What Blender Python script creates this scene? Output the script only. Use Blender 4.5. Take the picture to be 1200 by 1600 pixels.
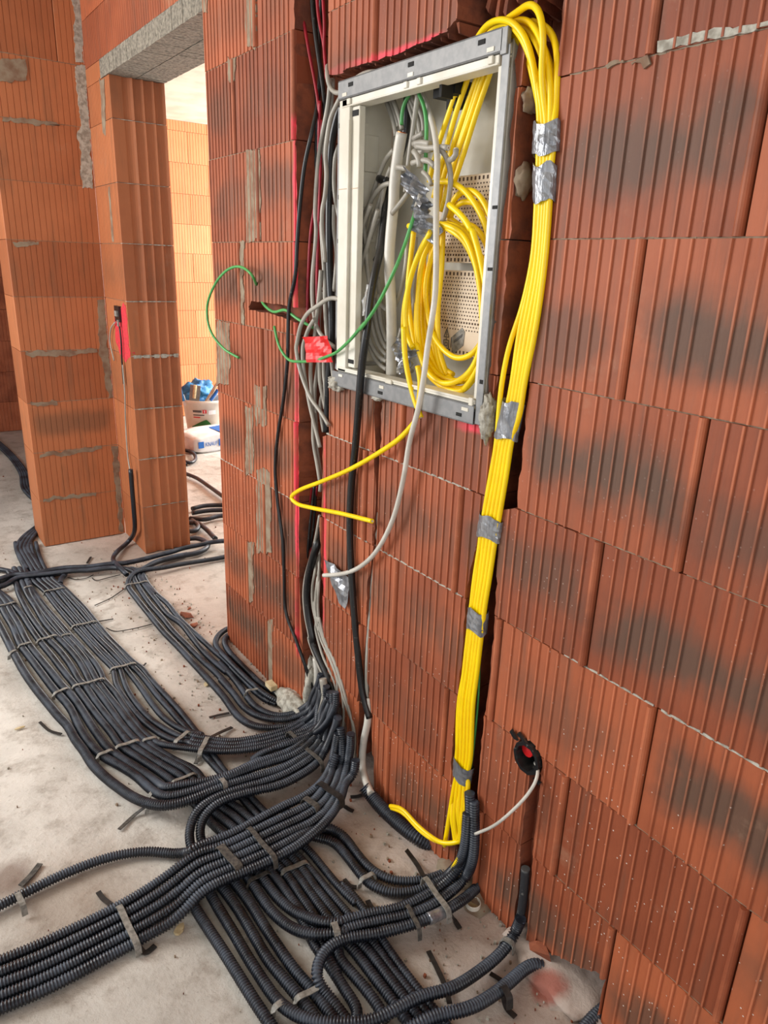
import bpy, bmesh, math, random
from mathutils import Vector, Matrix, noise
import numpy as np
for o in list(bpy.data.objects): bpy.data.objects.remove(o)
SC = bpy.context.scene
COL = SC.collection

# ---------------------------------------------------------------- camera
def make_camera():
    cam = bpy.data.objects.new('camera', bpy.data.cameras.new('camera')); COL.objects.link(cam)
    yaw, pitch, roll = math.radians(35.60545), math.radians(18.88756), math.radians(2.08784)
    fw = Vector((math.sin(yaw)*math.cos(pitch), math.cos(yaw)*math.cos(pitch), -math.sin(pitch)))
    rt = Vector((math.cos(yaw), -math.sin(yaw), 0)); up = rt.cross(fw)
    r2 = math.cos(roll)*rt + math.sin(roll)*up; u2 = -math.sin(roll)*rt + math.cos(roll)*up
    m = Matrix((r2, u2, -fw)).transposed().to_4x4(); m.translation = Vector((-1.0044, 0, 1.44674))
    cam.matrix_world = m
    cam.data.sensor_fit = 'VERTICAL'; cam.data.sensor_height = 36; cam.data.lens = 36*1125.2/1600
    cam.data.clip_start = .02
    SC.camera = cam
make_camera()
# ---------------------------------------------------------------- light and exposure
SC.view_settings.view_transform = 'Standard'; SC.view_settings.look = 'None'
SC.view_settings.exposure = 0.0; SC.view_settings.gamma = 1; SC.view_settings.use_curve_mapping = False
world = bpy.data.worlds.new('daylight'); SC.world = world; world.use_nodes = True
world.node_tree.nodes['Background'].inputs[0].default_value = (.93, .96, 1, 1)
world.node_tree.nodes['Background'].inputs[1].default_value = .95
def area(name, loc, target, sx, sy, power, col=(1, 1, 1)):
    l = bpy.data.lights.new(name, 'AREA'); l.shape = 'RECTANGLE'; l.size = sx; l.size_y = sy; l.energy = power; l.color = col
    o = bpy.data.objects.new(name, l); COL.objects.link(o); o.location = loc
    o.rotation_euler = (Vector(target)-Vector(loc)).to_track_quat('-Z', 'Y').to_euler()
area('window_daylight_room', (-2.7, 3.3, 1.9), (0, 1.2, .9), 1.6, 1.4, 95, (1, .98, .95))
area('added_light_behind', (-1.8, -2.6, 1.8), (0, 1.4, .9), 2.0, 1.4, 26, (1, .98, .95))  # lamp added on the camera side; no window is modelled there
area('window_daylight_next_room', (3.9, 5.2, 1.5), (1.0, 5.9, .9), 2.2, 1.6, 300, (1, .97, .92))

# ---------------------------------------------------------------- materials
def nodes(name):
    m = bpy.data.materials.new(name); m.use_nodes = True
    nt = m.node_tree; b = nt.nodes['Principled BSDF']
    return m, nt, b
def N(nt, t, **kw):
    n = nt.nodes.new(t)
    for k, v in kw.items(): setattr(n, k, v)
    return n
def link(nt, a, b): nt.links.new(a, b)
def math_(nt, op, a, b=None, c=None, clamp=False):
    n = nt.nodes.new('ShaderNodeMath'); n.operation = op; n.use_clamp = clamp
    for i, v in enumerate((a, b, c)):
        if v is None: continue
        if isinstance(v, (int, float)): n.inputs[i].default_value = v
        else: nt.links.new(v, n.inputs[i])
    return n.outputs[0]
def sstep(nt, v, a, b, lo=0., hi=1.):
    n = nt.nodes.new('ShaderNodeMapRange'); n.interpolation_type = 'SMOOTHSTEP'
    nt.links.new(v, n.inputs[0]); n.inputs[1].default_value = a; n.inputs[2].default_value = b
    n.inputs[3].default_value = lo; n.inputs[4].default_value = hi
    return n.outputs[0]
def mixc(nt, f, a, b):
    n = nt.nodes.new('ShaderNodeMix'); n.data_type = 'RGBA'
    if isinstance(f, (int, float)): n.inputs[0].default_value = f
    else: nt.links.new(f, n.inputs[0])
    for i, v in ((6, a), (7, b)):
        if isinstance(v, tuple): n.inputs[i].default_value = (*v, 1)
        else: nt.links.new(v, n.inputs[i])
    return n.outputs[2]
def tex(nt, scale, detail=4, rough=.55, vec=None, stretch=None):
    c = nt.nodes.new('ShaderNodeTexCoord'); v = c.outputs['Object'] if vec is None else vec
    if stretch:
        mp = nt.nodes.new('ShaderNodeMapping'); mp.inputs['Scale'].default_value = stretch; nt.links.new(v, mp.inputs[0]); v = mp.outputs[0]
    n = nt.nodes.new('ShaderNodeTexNoise'); n.inputs['Scale'].default_value = scale; n.inputs['Detail'].default_value = detail
    n.inputs['Roughness'].default_value = rough; nt.links.new(v, n.inputs['Vector'])
    return n.outputs['Fac']
def bump(nt, b, h, strength=.3, dist=.002):
    n = nt.nodes.new('ShaderNodeBump'); n.inputs['Strength'].default_value = strength; n.inputs['Distance'].default_value = dist
    nt.links.new(h, n.inputs['Height']); nt.links.new(n.outputs[0], b.inputs['Normal'])
def srgb(r, g, b):
    f = lambda c: (c/255/12.92) if c/255 <= .04045 else ((c/255+.055)/1.055)**2.4
    return (f(r), f(g), f(b))

def clay(name, c1, c2, dark, paint=False, rough=.62, specks=0.):
    m, nt, b = nodes(name)
    at = N(nt, 'ShaderNodeAttribute', attribute_name='blk'); sep = N(nt, 'ShaderNodeSeparateColor'); link(nt, at.outputs['Color'], sep.inputs[0])
    rnd = N(nt, 'ShaderNodeAttribute', attribute_name='rnd').outputs['Fac']
    ctr = N(nt, 'ShaderNodeAttribute', attribute_name='ctr').outputs['Fac']
    u, v, st = sep.outputs[0], sep.outputs[1], sep.outputs[2]
    n1 = tex(nt, 7, 5); n2 = tex(nt, 2.0, 4, stretch=(14, 14, 1.6)); n3 = tex(nt, 60, 3)
    f = math_(nt, 'ADD', math_(nt, 'MULTIPLY', rnd, .6), math_(nt, 'MULTIPLY', n1, .5))
    base = mixc(nt, sstep(nt, f, .2, .85), c1, c2)
    base = mixc(nt, math_(nt, 'MULTIPLY', sstep(nt, n2, .48, .8), .5), base, dark)
    d = math_(nt, 'ABSOLUTE', math_(nt, 'SUBTRACT', v, ctr))
    d = math_(nt, 'ADD', d, math_(nt, 'MULTIPLY', math_(nt, 'SUBTRACT', n1, .5), .45))
    d = math_(nt, 'ADD', d, math_(nt, 'MULTIPLY', math_(nt, 'SUBTRACT', n2, .5), .35))
    band = sstep(nt, d, .05, .36, .88, 0.)
    eu = math_(nt, 'ADD', math_(nt, 'ABSOLUTE', math_(nt, 'SUBTRACT', u, .5)), math_(nt, 'MULTIPLY', math_(nt, 'SUBTRACT', n1, .5), .4))
    band = math_(nt, 'MULTIPLY', band, sstep(nt, eu, .30, .54, 1., 0.))
    band = math_(nt, 'MULTIPLY', band, st)
    base = mixc(nt, band, base, dark)
    # pale dust and efflorescence blooms
    n4 = tex(nt, 4.5, 6, .7); base = mixc(nt, math_(nt, 'MULTIPLY', sstep(nt, n4, .60, .78), .40), base, srgb(176, 144, 118))
    geo = N(nt, 'ShaderNodeNewGeometry'); sp = N(nt, 'ShaderNodeSeparateXYZ'); link(nt, geo.outputs['Position'], sp.inputs[0])
    if specks:
        vo = N(nt, 'ShaderNodeTexVoronoi'); vo.inputs['Scale'].default_value = 105
        vm = N(nt, 'ShaderNodeVectorMath', operation='MULTIPLY_ADD'); link(nt, N(nt, 'ShaderNodeTexNoise').outputs['Color'], vm.inputs[0]); vm.inputs[1].default_value = (.02, .02, .02); link(nt, geo.outputs['Position'], vm.inputs[2]); link(nt, vm.outputs[0], vo.inputs['Vector'])
        sm = math_(nt, 'LESS_THAN', vo.outputs['Distance'], .15)
        sc_ = N(nt, 'ShaderNodeSeparateColor'); link(nt, vo.outputs['Color'], sc_.inputs[0])
        sm = math_(nt, 'MULTIPLY', sm, math_(nt, 'GREATER_THAN', sc_.outputs[0], .90))
        low = sstep(nt, math_(nt, 'ADD', sp.outputs[2], math_(nt, 'MULTIPLY', n4, .5)), .5, 1.5, specks, .06)
        base = mixc(nt, math_(nt, 'MULTIPLY', sm, low), base, srgb(215, 205, 195))
    ridge = sstep(nt, sp.outputs[0], -.0030, -.0017, 1., 0.)  # lighter ridge tops: worn clay, and the missing highlight put into the colour
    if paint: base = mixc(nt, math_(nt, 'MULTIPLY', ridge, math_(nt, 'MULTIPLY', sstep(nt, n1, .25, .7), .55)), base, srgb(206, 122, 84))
    if paint:
        y, z = sp.outputs[1], sp.outputs[2]
        wob = math_(nt, 'MULTIPLY', math_(nt, 'SUBTRACT', n1, .5), .03)
        def strip(val, c, w, lo, hi, other):
            e = math_(nt, 'ABSOLUTE', math_(nt, 'SUBTRACT', math_(nt, 'ADD', val, wob), c))
            e = sstep(nt, e, w*.5, w*1.6, 1., 0.)
            e = math_(nt, 'MULTIPLY', e, sstep(nt, other, lo-.02, lo+.02)); return math_(nt, 'MULTIPLY', e, sstep(nt, other, hi-.02, hi+.02, 1., 0.))
        p = strip(y, 1.862, .012, .22, 1.80, z)
        p = math_(nt, 'MAXIMUM', p, strip(y, 1.695, .008, .2, .98, z))
        p = math_(nt, 'MAXIMUM', p, strip(z, 1.868, .011, 1.27, 1.70, y))
        p = math_(nt, 'MAXIMUM', p, strip(z, 1.135, .011, 1.07, 1.15, y))
        p = math_(nt, 'MULTIPLY', p, sstep(nt, n3, .2, .6, .45, .95)); p = math_(nt, 'MULTIPLY', p, sstep(nt, sp.outputs[0], .0, .008, 1., 0.))
        p = math_(nt, 'MULTIPLY', p, sstep(nt, tex(nt, 3.1, 3), .38, .52, .25, 1.))
        base = mixc(nt, p, base, srgb(238, 62, 84))
    link(nt, base, b.inputs['Base Color']); b.inputs['Roughness'].default_value = rough
    h = math_(nt, 'ADD', math_(nt, 'MULTIPLY', n3, .6), math_(nt, 'MULTIPLY', tex(nt, 3, 4, stretch=(60, 60, 2)), .5))
    bump(nt, b, h, .35, .0018)
    return m
def simple(name, c, rough=.5, metal=0., var=.0, scale=20, bmp=0., bdist=.001, c2=None, coat=0., stretch=None, spec=.5):
    m, nt, b = nodes(name)
    b.inputs['Roughness'].default_value = rough; b.inputs['Metallic'].default_value = metal
    b.inputs['Specular IOR Level'].default_value = spec
    n = tex(nt, scale, 4, stretch=stretch)
    c2 = c2 or tuple(x*(1-var) for x in c)
    link(nt, mixc(nt, sstep(nt, n, .35, .68), c, c2), b.inputs['Base Color'])
    if coat: b.inputs['Coat Weight'].default_value = coat
    if bmp: bump(nt, b, n, bmp, bdist)
    return m
def dusty(name, c, dust, amount, rough=.42):
    m, nt, b = nodes(name)
    geo = N(nt, 'ShaderNodeNewGeometry'); sp = N(nt, 'ShaderNodeSeparateXYZ'); link(nt, geo.outputs['Normal'], sp.inputs[0])
    up = sstep(nt, sp.outputs[2], -.1, .9)
    c0 = geo.outputs['Position']
    n = tex(nt, 9, 6, .7, vec=c0); n2 = tex(nt, 140, 2, .5, vec=c0)
    f = math_(nt, 'MULTIPLY', math_(nt, 'MULTIPLY', up, sstep(nt, n, .30, .75)), amount)
    sp2 = sstep(nt, n2, .66, .72); f = math_(nt, 'MAXIMUM', f, math_(nt, 'MULTIPLY', sp2, .38))
    link(nt, mixc(nt, f, c, dust), b.inputs['Base Color'])
    link(nt, sstep(nt, f, 0, .6, rough, .8), b.inputs['Roughness'])
    return m
M = {}
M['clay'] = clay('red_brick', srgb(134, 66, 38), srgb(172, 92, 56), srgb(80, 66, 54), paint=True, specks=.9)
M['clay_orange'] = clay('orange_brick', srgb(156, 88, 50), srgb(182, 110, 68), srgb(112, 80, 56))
M['clay_lit'] = clay('lit_orange_brick', srgb(200, 124, 76), srgb(214, 142, 94), srgb(150, 110, 80))  # same brick; overexposed daylight of the next room put into a paler colour
M['clay_cut'] = simple('broken_brick', srgb(146, 80, 52), .85, var=.5, scale=18, bmp=.9, bdist=.006, c2=srgb(104, 58, 42))
M['mortar'] = simple('mortar', srgb(146, 132, 112), .9, scale=22, bmp=.5, bdist=.002, c2=srgb(124, 96, 76))
M['mortar_light'] = simple('pale_mortar', srgb(186, 182, 170), .9, scale=60, bmp=.8, bdist=.003, c2=srgb(140, 134, 122))
M['paint'] = simple('red_spray_paint', srgb(225, 52, 72), .6, scale=70, c2=srgb(190, 60, 60))
M['lintel'] = simple('lintel_concrete', srgb(150, 142, 128), .9, scale=90, bmp=1., bdist=.004, c2=srgb(104, 98, 88))
M['plaster'] = simple('ceiling_plaster', srgb(226, 220, 206), .9, scale=5, c2=srgb(205, 198, 184))
M['galv'] = simple('galvanised_steel', srgb(134, 134, 134), .45, .3, scale=60, c2=srgb(122, 123, 124), bmp=.05)
M['plastic'] = simple('white_plastic', srgb(228, 224, 212), .4, scale=6, c2=srgb(208, 202, 186), spec=.4)
M['beige'] = simple('beige_plastic', srgb(224, 206, 182), .5, scale=6, c2=srgb(210, 190, 164))
M['black_slot'] = simple('black_slot', (.006, .006, .006), .8)
M['conduit'] = dusty('black_conduit', srgb(18, 21, 29), srgb(108, 120, 138), .50, .33)
M['black'] = dusty('black_rubber', srgb(22, 22, 24), srgb(120, 116, 108), .22, .35)
M['black_hose'] = dusty('black_hose', srgb(40, 42, 46), srgb(130, 128, 122), .30, .5)
M['grey'] = simple('grey_cable_sheath', srgb(172, 167, 156), .42, scale=14, c2=srgb(150, 145, 135))
M['white'] = simple('pale_sheath', srgb(212, 208, 198), .4, scale=14, c2=srgb(192, 188, 178))
M['yellow'] = simple('yellow_cable_sheath', srgb(255, 220, 0), .36, scale=14, c2=srgb(250, 208, 0))
M['green'] = simple('green_wire_sheath', srgb(84, 168, 92), .4, scale=20, c2=srgb(70, 150, 80))
M['red'] = simple('red_wire_sheath', srgb(170, 22, 44), .4, scale=20, c2=srgb(140, 20, 38))
M['strap'] = simple('grey_strap', srgb(150, 148, 142), .6, .15, scale=90, c2=srgb(112, 110, 104), bmp=.4)
M['strap_dark'] = simple('dusty_dark_strap', srgb(92, 88, 82), .75, scale=110, c2=srgb(58, 56, 54), bmp=.5)
M['strap_black'] = simple('black_strap', srgb(30, 29, 29), .6, scale=120, c2=srgb(48, 45, 42), bmp=.4)
M['silver'] = simple('silver_tape', srgb(158, 160, 164), .3, .55, scale=60, c2=srgb(118, 120, 125), bmp=.9, bdist=.004, stretch=(1, 1, .35))
M['red_tape'] = simple('red_tape', srgb(226, 24, 26), .42, scale=20, c2=srgb(200, 14, 18))
M['copper'] = simple('copper_conductor', srgb(196, 110, 60), .3, .9)
M['wood'] = simple('pale_wood', srgb(206, 188, 150), .8, scale=40, c2=srgb(180, 160, 120))
M['blue'] = simple('blue_plastic', srgb(60, 140, 196), .5, scale=12, c2=srgb(30, 100, 160), bmp=.6, bdist=.02)
M['ink_blue'] = simple('blue_print', srgb(20, 96, 176), .6)
M['ink_green'] = simple('green_print', srgb(40, 110, 50), .6)
M['ink_red'] = simple('red_print', srgb(206, 40, 50), .6)
M['ink'] = simple('grey_print', srgb(84, 84, 84), .6)
M['paper'] = simple('bag_paper', srgb(226, 226, 224), .7, scale=8, c2=srgb(206, 208, 210), bmp=.5, bdist=.01)
M['kraft'] = simple('brown_paper', srgb(196, 170, 140), .8)
M['cavity_red'] = simple('red_cap', srgb(200, 20, 24), .5)
def floor_mat():
    m, nt, b = nodes('dusty_concrete'); g = N(nt, 'ShaderNodeNewGeometry').outputs['Position']
    n1 = tex(nt, 1.6, 7, .65, vec=g); n2 = tex(nt, 11, 6, .7, vec=g); n3 = tex(nt, 90, 4, .6, vec=g)
    c = mixc(nt, sstep(nt, n1, .34, .66), srgb(176, 172, 165), srgb(212, 208, 201))
    c = mixc(nt, math_(nt, 'MULTIPLY', sstep(nt, n2, .46, .72), .65), c, srgb(134, 122, 110))
    c = mixc(nt, math_(nt, 'MULTIPLY', sstep(nt, n3, .62, .75), .4), c, srgb(110, 98, 88))
    # brick dust next to the walls
    sp = N(nt, 'ShaderNodeSeparateXYZ'); link(nt, g, sp.inputs[0])
    near = sstep(nt, math_(nt, 'ADD', math_(nt, 'ABSOLUTE', sp.outputs[0]), math_(nt, 'MULTIPLY', n2, .35)), .18, .55, 1., 0.)
    c = mixc(nt, math_(nt, 'MULTIPLY', near, .38), c, srgb(168, 126, 104))
    # reddish crushed brick stain at the wall foot
    d = N(nt, 'ShaderNodeVectorMath', operation='DISTANCE'); link(nt, g, d.inputs[0]); d.inputs[1].default_value = (-.03, .69, 0)
    r = sstep(nt, math_(nt, 'ADD', d.outputs['Value'], math_(nt, 'MULTIPLY', n2, .05)), .05, .075, .8, 0.)
    c = mixc(nt, r, c, srgb(150, 70, 52))
    d = N(nt, 'ShaderNodeVectorMath', operation='DISTANCE'); link(nt, g, d.inputs[0]); d.inputs[1].default_value = (-.93, 1.62, 0)
    r = sstep(nt, math_(nt, 'ADD', d.outputs['Value'], math_(nt, 'MULTIPLY', n2, .09)), .07, .13, .7, 0.)
    c = mixc(nt, r, c, srgb(104, 78, 62))
    d = N(nt, 'ShaderNodeVectorMath', operation='DISTANCE'); link(nt, g, d.inputs[0]); d.inputs[1].default_value = (-.80, 1.47, 0)
    r = sstep(nt, math_(nt, 'ADD', d.outputs['Value'], math_(nt, 'MULTIPLY', n2, .25)), .16, .36, .55, 0.)
    c = mixc(nt, r, c, srgb(138, 118, 100))
    link(nt, c, b.inputs['Base Color']); b.inputs['Roughness'].default_value = .9
    h = math_(nt, 'ADD', math_(nt, 'MULTIPLY', n2, 1.), math_(nt, 'MULTIPLY', n3, .45)); bump(nt, b, h, .7, .006)
    return m
M['floor'] = floor_mat()

# ---------------------------------------------------------------- helpers
def tag(o, label=None, cat=None, group=None, kind=None):
    if label: o['label'] = label
    if cat: o['category'] = cat
    if group: o['group'] = group
    if kind: o['kind'] = kind
    return o
def mesh_obj(name, verts, faces, mats, parent=None, smooth=False, fm=None):
    me = bpy.data.meshes.new(name); me.from_pydata([tuple(v) for v in verts], [], faces); me.update()
    for k in (mats if isinstance(mats, (list, tuple)) else [mats]): me.materials.append(M[k])
    if fm: me.polygons.foreach_set('material_index', fm)
    if smooth: me.polygons.foreach_set('use_smooth', [True]*len(me.polygons))
    o = bpy.data.objects.new(name, me); COL.objects.link(o)
    if parent is not None: o.parent = parent
    return o
def empty(name, loc, label, cat, group=None):
    o = bpy.data.objects.new(name, None); COL.objects.link(o); o.location = loc
    bpy.context.view_layer.update()
    return tag(o, label, cat, group)
class Mesh:
    def __init__(s): s.v = []; s.f = []; s.m = []
    def prism(s, base, top, m=0):
        n = len(base); k = len(s.v); s.v += [tuple(p) for p in base]+[tuple(p) for p in top]
        s.f += [tuple(range(k+n-1, k-1, -1)), tuple(range(k+n, k+2*n))]+[(k+i, k+(i+1) % n, k+n+(i+1) % n, k+n+i) for i in range(n)]
        s.m += [m]*(n+2)
    def box(s, x0, x1, y0, y1, z0, z1, m=0):
        s.prism([(x0, y0, z0), (x1, y0, z0), (x1, y1, z0), (x0, y1, z0)], [(x0, y0, z1), (x1, y0, z1), (x1, y1, z1), (x0, y1, z1)], m)
    def tube(s, P, r, seg=8, m=0, squash=1.):
        P = [Vector(p) for p in P]; k0 = len(s.v); up = Vector((.13, .27, 1)).normalized(); nrm = None
        for i, p in enumerate(P):
            t = (P[min(i+1, len(P)-1)]-P[max(i-1, 0)]).normalized()
            nrm = (up-up.dot(t)*t).normalized() if nrm is None else (nrm-nrm.dot(t)*t).normalized()
            b = t.cross(nrm); rr = r[i] if isinstance(r, (list, tuple)) else r
            for j in range(seg):
                a = 2*math.pi*j/seg; s.v.append(tuple(p+rr*(math.cos(a)*nrm+squash*math.sin(a)*b)))
        n = len(P)
        for i in range(n-1):
            for j in range(seg):
                a = k0+i*seg+j; b_ = k0+i*seg+(j+1) % seg; s.f.append((a, b_, b_+seg, a+seg)); s.m.append(m)
        s.f.append(tuple(k0+j for j in range(seg-1, -1, -1))); s.f.append(tuple(k0+(n-1)*seg+j for j in range(seg))); s.m += [m, m]
    def lathe(s, prof, c, seg=24, m=0):
        k0 = len(s.v)
        for r, z in prof:
            for j in range(seg):
                a = 2*math.pi*j/seg; s.v.append((c[0]+r*math.cos(a), c[1]+r*math.sin(a), c[2]+z))
        for i in range(len(prof)-1):
            for j in range(seg):
                a = k0+i*seg+j; b_ = k0+i*seg+(j+1) % seg; s.f.append((a, b_, b_+seg, a+seg)); s.m.append(m)
    def obj(s, name, mats, parent=None, smooth=False):
        o = mesh_obj(name, s.v, s.f, mats, None, smooth, s.m)
        bm = bmesh.new(); bm.from_mesh(o.data); bmesh.ops.recalc_face_normals(bm, faces=bm.faces); bm.to_mesh(o.data); bm.free()
        if parent is not None: o.parent = parent; o.matrix_parent_inverse = parent.matrix_world.inverted()
        return o
def spline(pts, step):
    P = [Vector(p) for p in pts]
    Q = [P[0]]
    for p in P[1:]:
        if (p-Q[-1]).length > 1e-4: Q.append(p)
    P = Q
    if len(P) < 2: return P
    if len(P) == 2: P = [P[0], (P[0]+P[1])/2, P[1]]
    E = [P[0]*2-P[1]]+P+[P[-1]*2-P[-2]]
    out = []
    for i in range(1, len(E)-2):
        p0, p1, p2, p3 = E[i-1:i+3]
        t0 = 0; t1 = t0+max((p1-p0).length, 1e-5)**.5; t2 = t1+max((p2-p1).length, 1e-5)**.5; t3 = t2+max((p3-p2).length, 1e-5)**.5
        n = max(2, int((p2-p1).length/step)+1)
        for k in range(n):
            t = t1+(t2-t1)*k/n
            a1 = (t1-t)/(t1-t0)*p0+(t-t0)/(t1-t0)*p1; a2 = (t2-t)/(t2-t1)*p1+(t-t1)/(t2-t1)*p2; a3 = (t3-t)/(t3-t2)*p2+(t-t2)/(t3-t2)*p3
            b1 = (t2-t)/(t2-t0)*a1+(t-t0)/(t2-t0)*a2; b2 = (t3-t)/(t3-t1)*a2+(t-t1)/(t3-t1)*a3
            out.append((t2-t)/(t2-t1)*b1+(t-t1)/(t2-t1)*b2)
    out.append(P[-1]); return out
def relax(P, it=3):
    for _ in range(it):
        P = [P[0]]+[(P[i-1]+2*P[i]+P[i+1])/4 for i in range(1, len(P)-1)]+[P[-1]]
    return P
def resample(P, step):
    A = np.array([tuple(p) for p in P]); d = np.r_[0, np.cumsum(np.linalg.norm(np.diff(A, axis=0), axis=1))]
    n = max(3, int(d[-1]/step)+1); t = np.linspace(0, d[-1], n)
    return np.stack([np.interp(t, d, A[:, k]) for k in range(3)], 1), t
CAM = np.array((-1.0044, 0, 1.44674))
def fast_tube(name, pts, r, corr, mat, seg=None):
    """round hose along a smooth path; corr = ribbed like installation conduit"""
    P = relax(spline(pts, .01), 10 if corr else 4)
    dist = min((Vector(CAM)-p).length for p in P)
    if corr:
        pitch = .0066 if dist < 2.4 else .0072
        A, t = resample(P, pitch/4)
        ph = np.arange(len(A)) % 4; rad = np.where((ph == 0) | (ph == 1), r, r*.77)
        seg = seg or (12 if dist < 2.6 else 10)
    else:
        A, t = resample(P, .008 if dist < 2.6 else .02); rad = np.full(len(A), r); seg = seg or 10
        if mat in ('conduit',):
            rad = r*(1+.006*np.sin(t*61)) 
    T = np.gradient(A, axis=0); T /= np.linalg.norm(T, axis=1)[:, None]+1e-9
    ref = np.array([.11, .23, 1.0]); nr = ref-ref.dot(T[0])*T[0]; nr /= np.linalg.norm(nr)
    NN = np.zeros_like(A)
    for i in range(len(A)):
        nr = nr-nr.dot(T[i])*T[i]; nr /= np.linalg.norm(nr)+1e-9; NN[i] = nr
    B = np.cross(T, NN)
    a = np.arange(seg)*2*math.pi/seg
    V = A[:, None, :]+rad[:, None, None]*(np.cos(a)[None, :, None]*NN[:, None, :]+np.sin(a)[None, :, None]*B[:, None, :])
    n = len(A); V = V.reshape(-1, 3)
    i, j = np.meshgrid(np.arange(n-1), np.arange(seg), indexing='ij'); j2 = (j+1) % seg
    F = np.stack([i*seg+j, i*seg+j2, (i+1)*seg+j2, (i+1)*seg+j], -1).reshape(-1, 4)
    me = bpy.data.meshes.new(name)
    nf = len(F); loops = np.concatenate([F.reshape(-1), np.arange(seg)[::-1], (n-1)*seg+np.arange(seg)])
    me.vertices.add(len(V)); me.vertices.foreach_set('co', V.reshape(-1))
    me.loops.add(len(loops)); me.loops.foreach_set('vertex_index', loops.astype(np.int32))
    me.polygons.add(nf+2)
    starts = np.concatenate([np.arange(nf)*4, [nf*4, nf*4+seg]]).astype(np.int32)
    me.polygons.foreach_set('loop_start', starts)
    me.polygons.foreach_set('loop_total', np.concatenate([np.full(nf, 4), [seg, seg]]).astype(np.int32))
    sm = np.ones(nf+2, bool); sm[-2:] = False; me.polygons.foreach_set('use_smooth', sm)
    me.update(calc_edges=True); me.materials.append(M[mat])
    o = bpy.data.objects.new(name, me); COL.objects.link(o)
    return o
def blob(name, c, r, mat, seed=0, amp=.35, freq=3., sub=3, parent=None, floor=None):
    bm = bmesh.new(); bmesh.ops.create_icosphere(bm, subdivisions=sub, radius=1)
    for v in bm.verts:
        p = v.co.copy(); k = 1+amp*noise.noise(p*freq+Vector((seed*7.1, seed*3.3, 0)))+amp*.5*noise.noise(p*freq*2.7+Vector((seed, 0, 5)))
        v.co = Vector((p.x*r[0]*k+c[0], p.y*r[1]*k+c[1], p.z*r[2]*k+c[2]))
        if floor is not None and v.co.z < floor: v.co.z = floor
    me = bpy.data.meshes.new(name); bm.to_mesh(me); bm.free(); me.materials.append(M[mat])
    me.polygons.foreach_set('use_smooth', [True]*len(me.polygons))
    o = bpy.data.objects.new(name, me); COL.objects.link(o)
    if parent is not None: o.parent = parent; o.matrix_parent_inverse = parent.matrix_world.inverted()
    return o
def frange(a, b, s):
    n = max(1, int(round((b-a)/s))); return [a+(b-a)*i/n for i in range(n+1)]

# ================================================================ STRUCTURE
H = .25
def ridge_profile(s0, s1, rng, style):
    """face outline of one hollow block: (along, outward)"""
    p = []; a, b = s0+.0012, s1-.0012
    if style == 'ridged':
        p += [(a, -.004), (a+.001, .0015)]
        for k in range(6): t = math.pi*(k+.5)/6; p.append((a+.0075-.0065*math.cos(t), .0005+.0085*math.sin(t)))
        p += [(a+.015, 0)]
        s = a+.034; k = 0; skip = rng.choice([5, 6, 7, 8])
        while s < b-.012:
            w = .0022
            p += [(s-w*1.3, 0), (s-w*.7, .0034), (s+w*.7, .0034), (s+w*1.3, 0)]
            s += .0245 if k != skip else .036
            k += 1
        p += [(b-.002, 0), (b, -.003)]
    else:
        p += [(a, -.003), (a+.002, 0)]
        s = a+.022
        while s < b-.01:
            p += [(s-.0016, 0), (s-.0008, -.0026), (s+.0008, -.0026), (s+.0016, 0)]
            s += .0255+rng.uniform(-.0015, .0015)
        p += [(b-.002, 0), (b, -.003)]
    return p
def wall_shell(courses, tf, style, rng, depth, table=None, bed_light=()):
    """courses: list of (z0, z1, [joint positions]); returns Mesh, block table"""
    me = Mesh(); tab = []
    for ci, (z0, z1, js) in enumerate(courses):
        for bi in range(len(js)-1):
            a, b = js[bi], js[bi+1]
            off = rng.uniform(-.001, .001)
            pr = ridge_profile(a, b, rng, style)
            zb, zt = z0+.0012, z1-.0012
            o2 = off+rng.uniform(-.0003, .0003)
            base = [tf(s, d+off, zb) for s, d in pr]+[tf(b-.0012, -depth, zb), tf(a+.0012, -depth, zb)]
            top = [tf(s, d+o2, zt) for s, d in pr]+[tf(b-.0012, -depth, zt), tf(a+.0012, -depth, zt)]
            me.prism(base, top, 0)
            st, ct = (table or {}).get((ci, bi), (rng.choice([0, .15, .35, .6, .8]), rng.uniform(.35, .6)))
            tab.append((z0, z1, a, b, st, ct, rng.random()))
    return me, tab
def block_attrs(o, tab, sfun):
    me = o.data; n = len(me.polygons)
    blk = np.zeros((len(me.loops), 4), np.float32); blk[:, 3] = 1; rn = np.zeros(n, np.float32); ct = np.full(n, .5, np.float32)
    for p in me.polygons:
        c = p.center; s = sfun(c); hit = None
        for t in tab:
            if t[0]-1e-3 <= c.z <= t[1]+1e-3 and t[2]-1e-3 <= s <= t[3]+1e-3: hit = t; break
        if not hit: continue
        rn[p.index] = hit[6]; ct[p.index] = hit[5]
        for li in p.loop_indices:
            v = me.vertices[me.loops[li].vertex_index].co
            blk[li, 0] = (sfun(v)-hit[2])/(hit[3]-hit[2]); blk[li, 1] = (v.z-hit[0])/(hit[1]-hit[0]); blk[li, 2] = hit[4]
    a = me.attributes.new('blk', 'FLOAT_COLOR', 'CORNER'); a.data.foreach_set('color', blk.reshape(-1))
    a = me.attributes.new('rnd', 'FLOAT', 'FACE'); a.data.foreach_set('value', rn)
    a = me.attributes.new('ctr', 'FLOAT', 'FACE'); a.data.foreach_set('value', ct)
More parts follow.
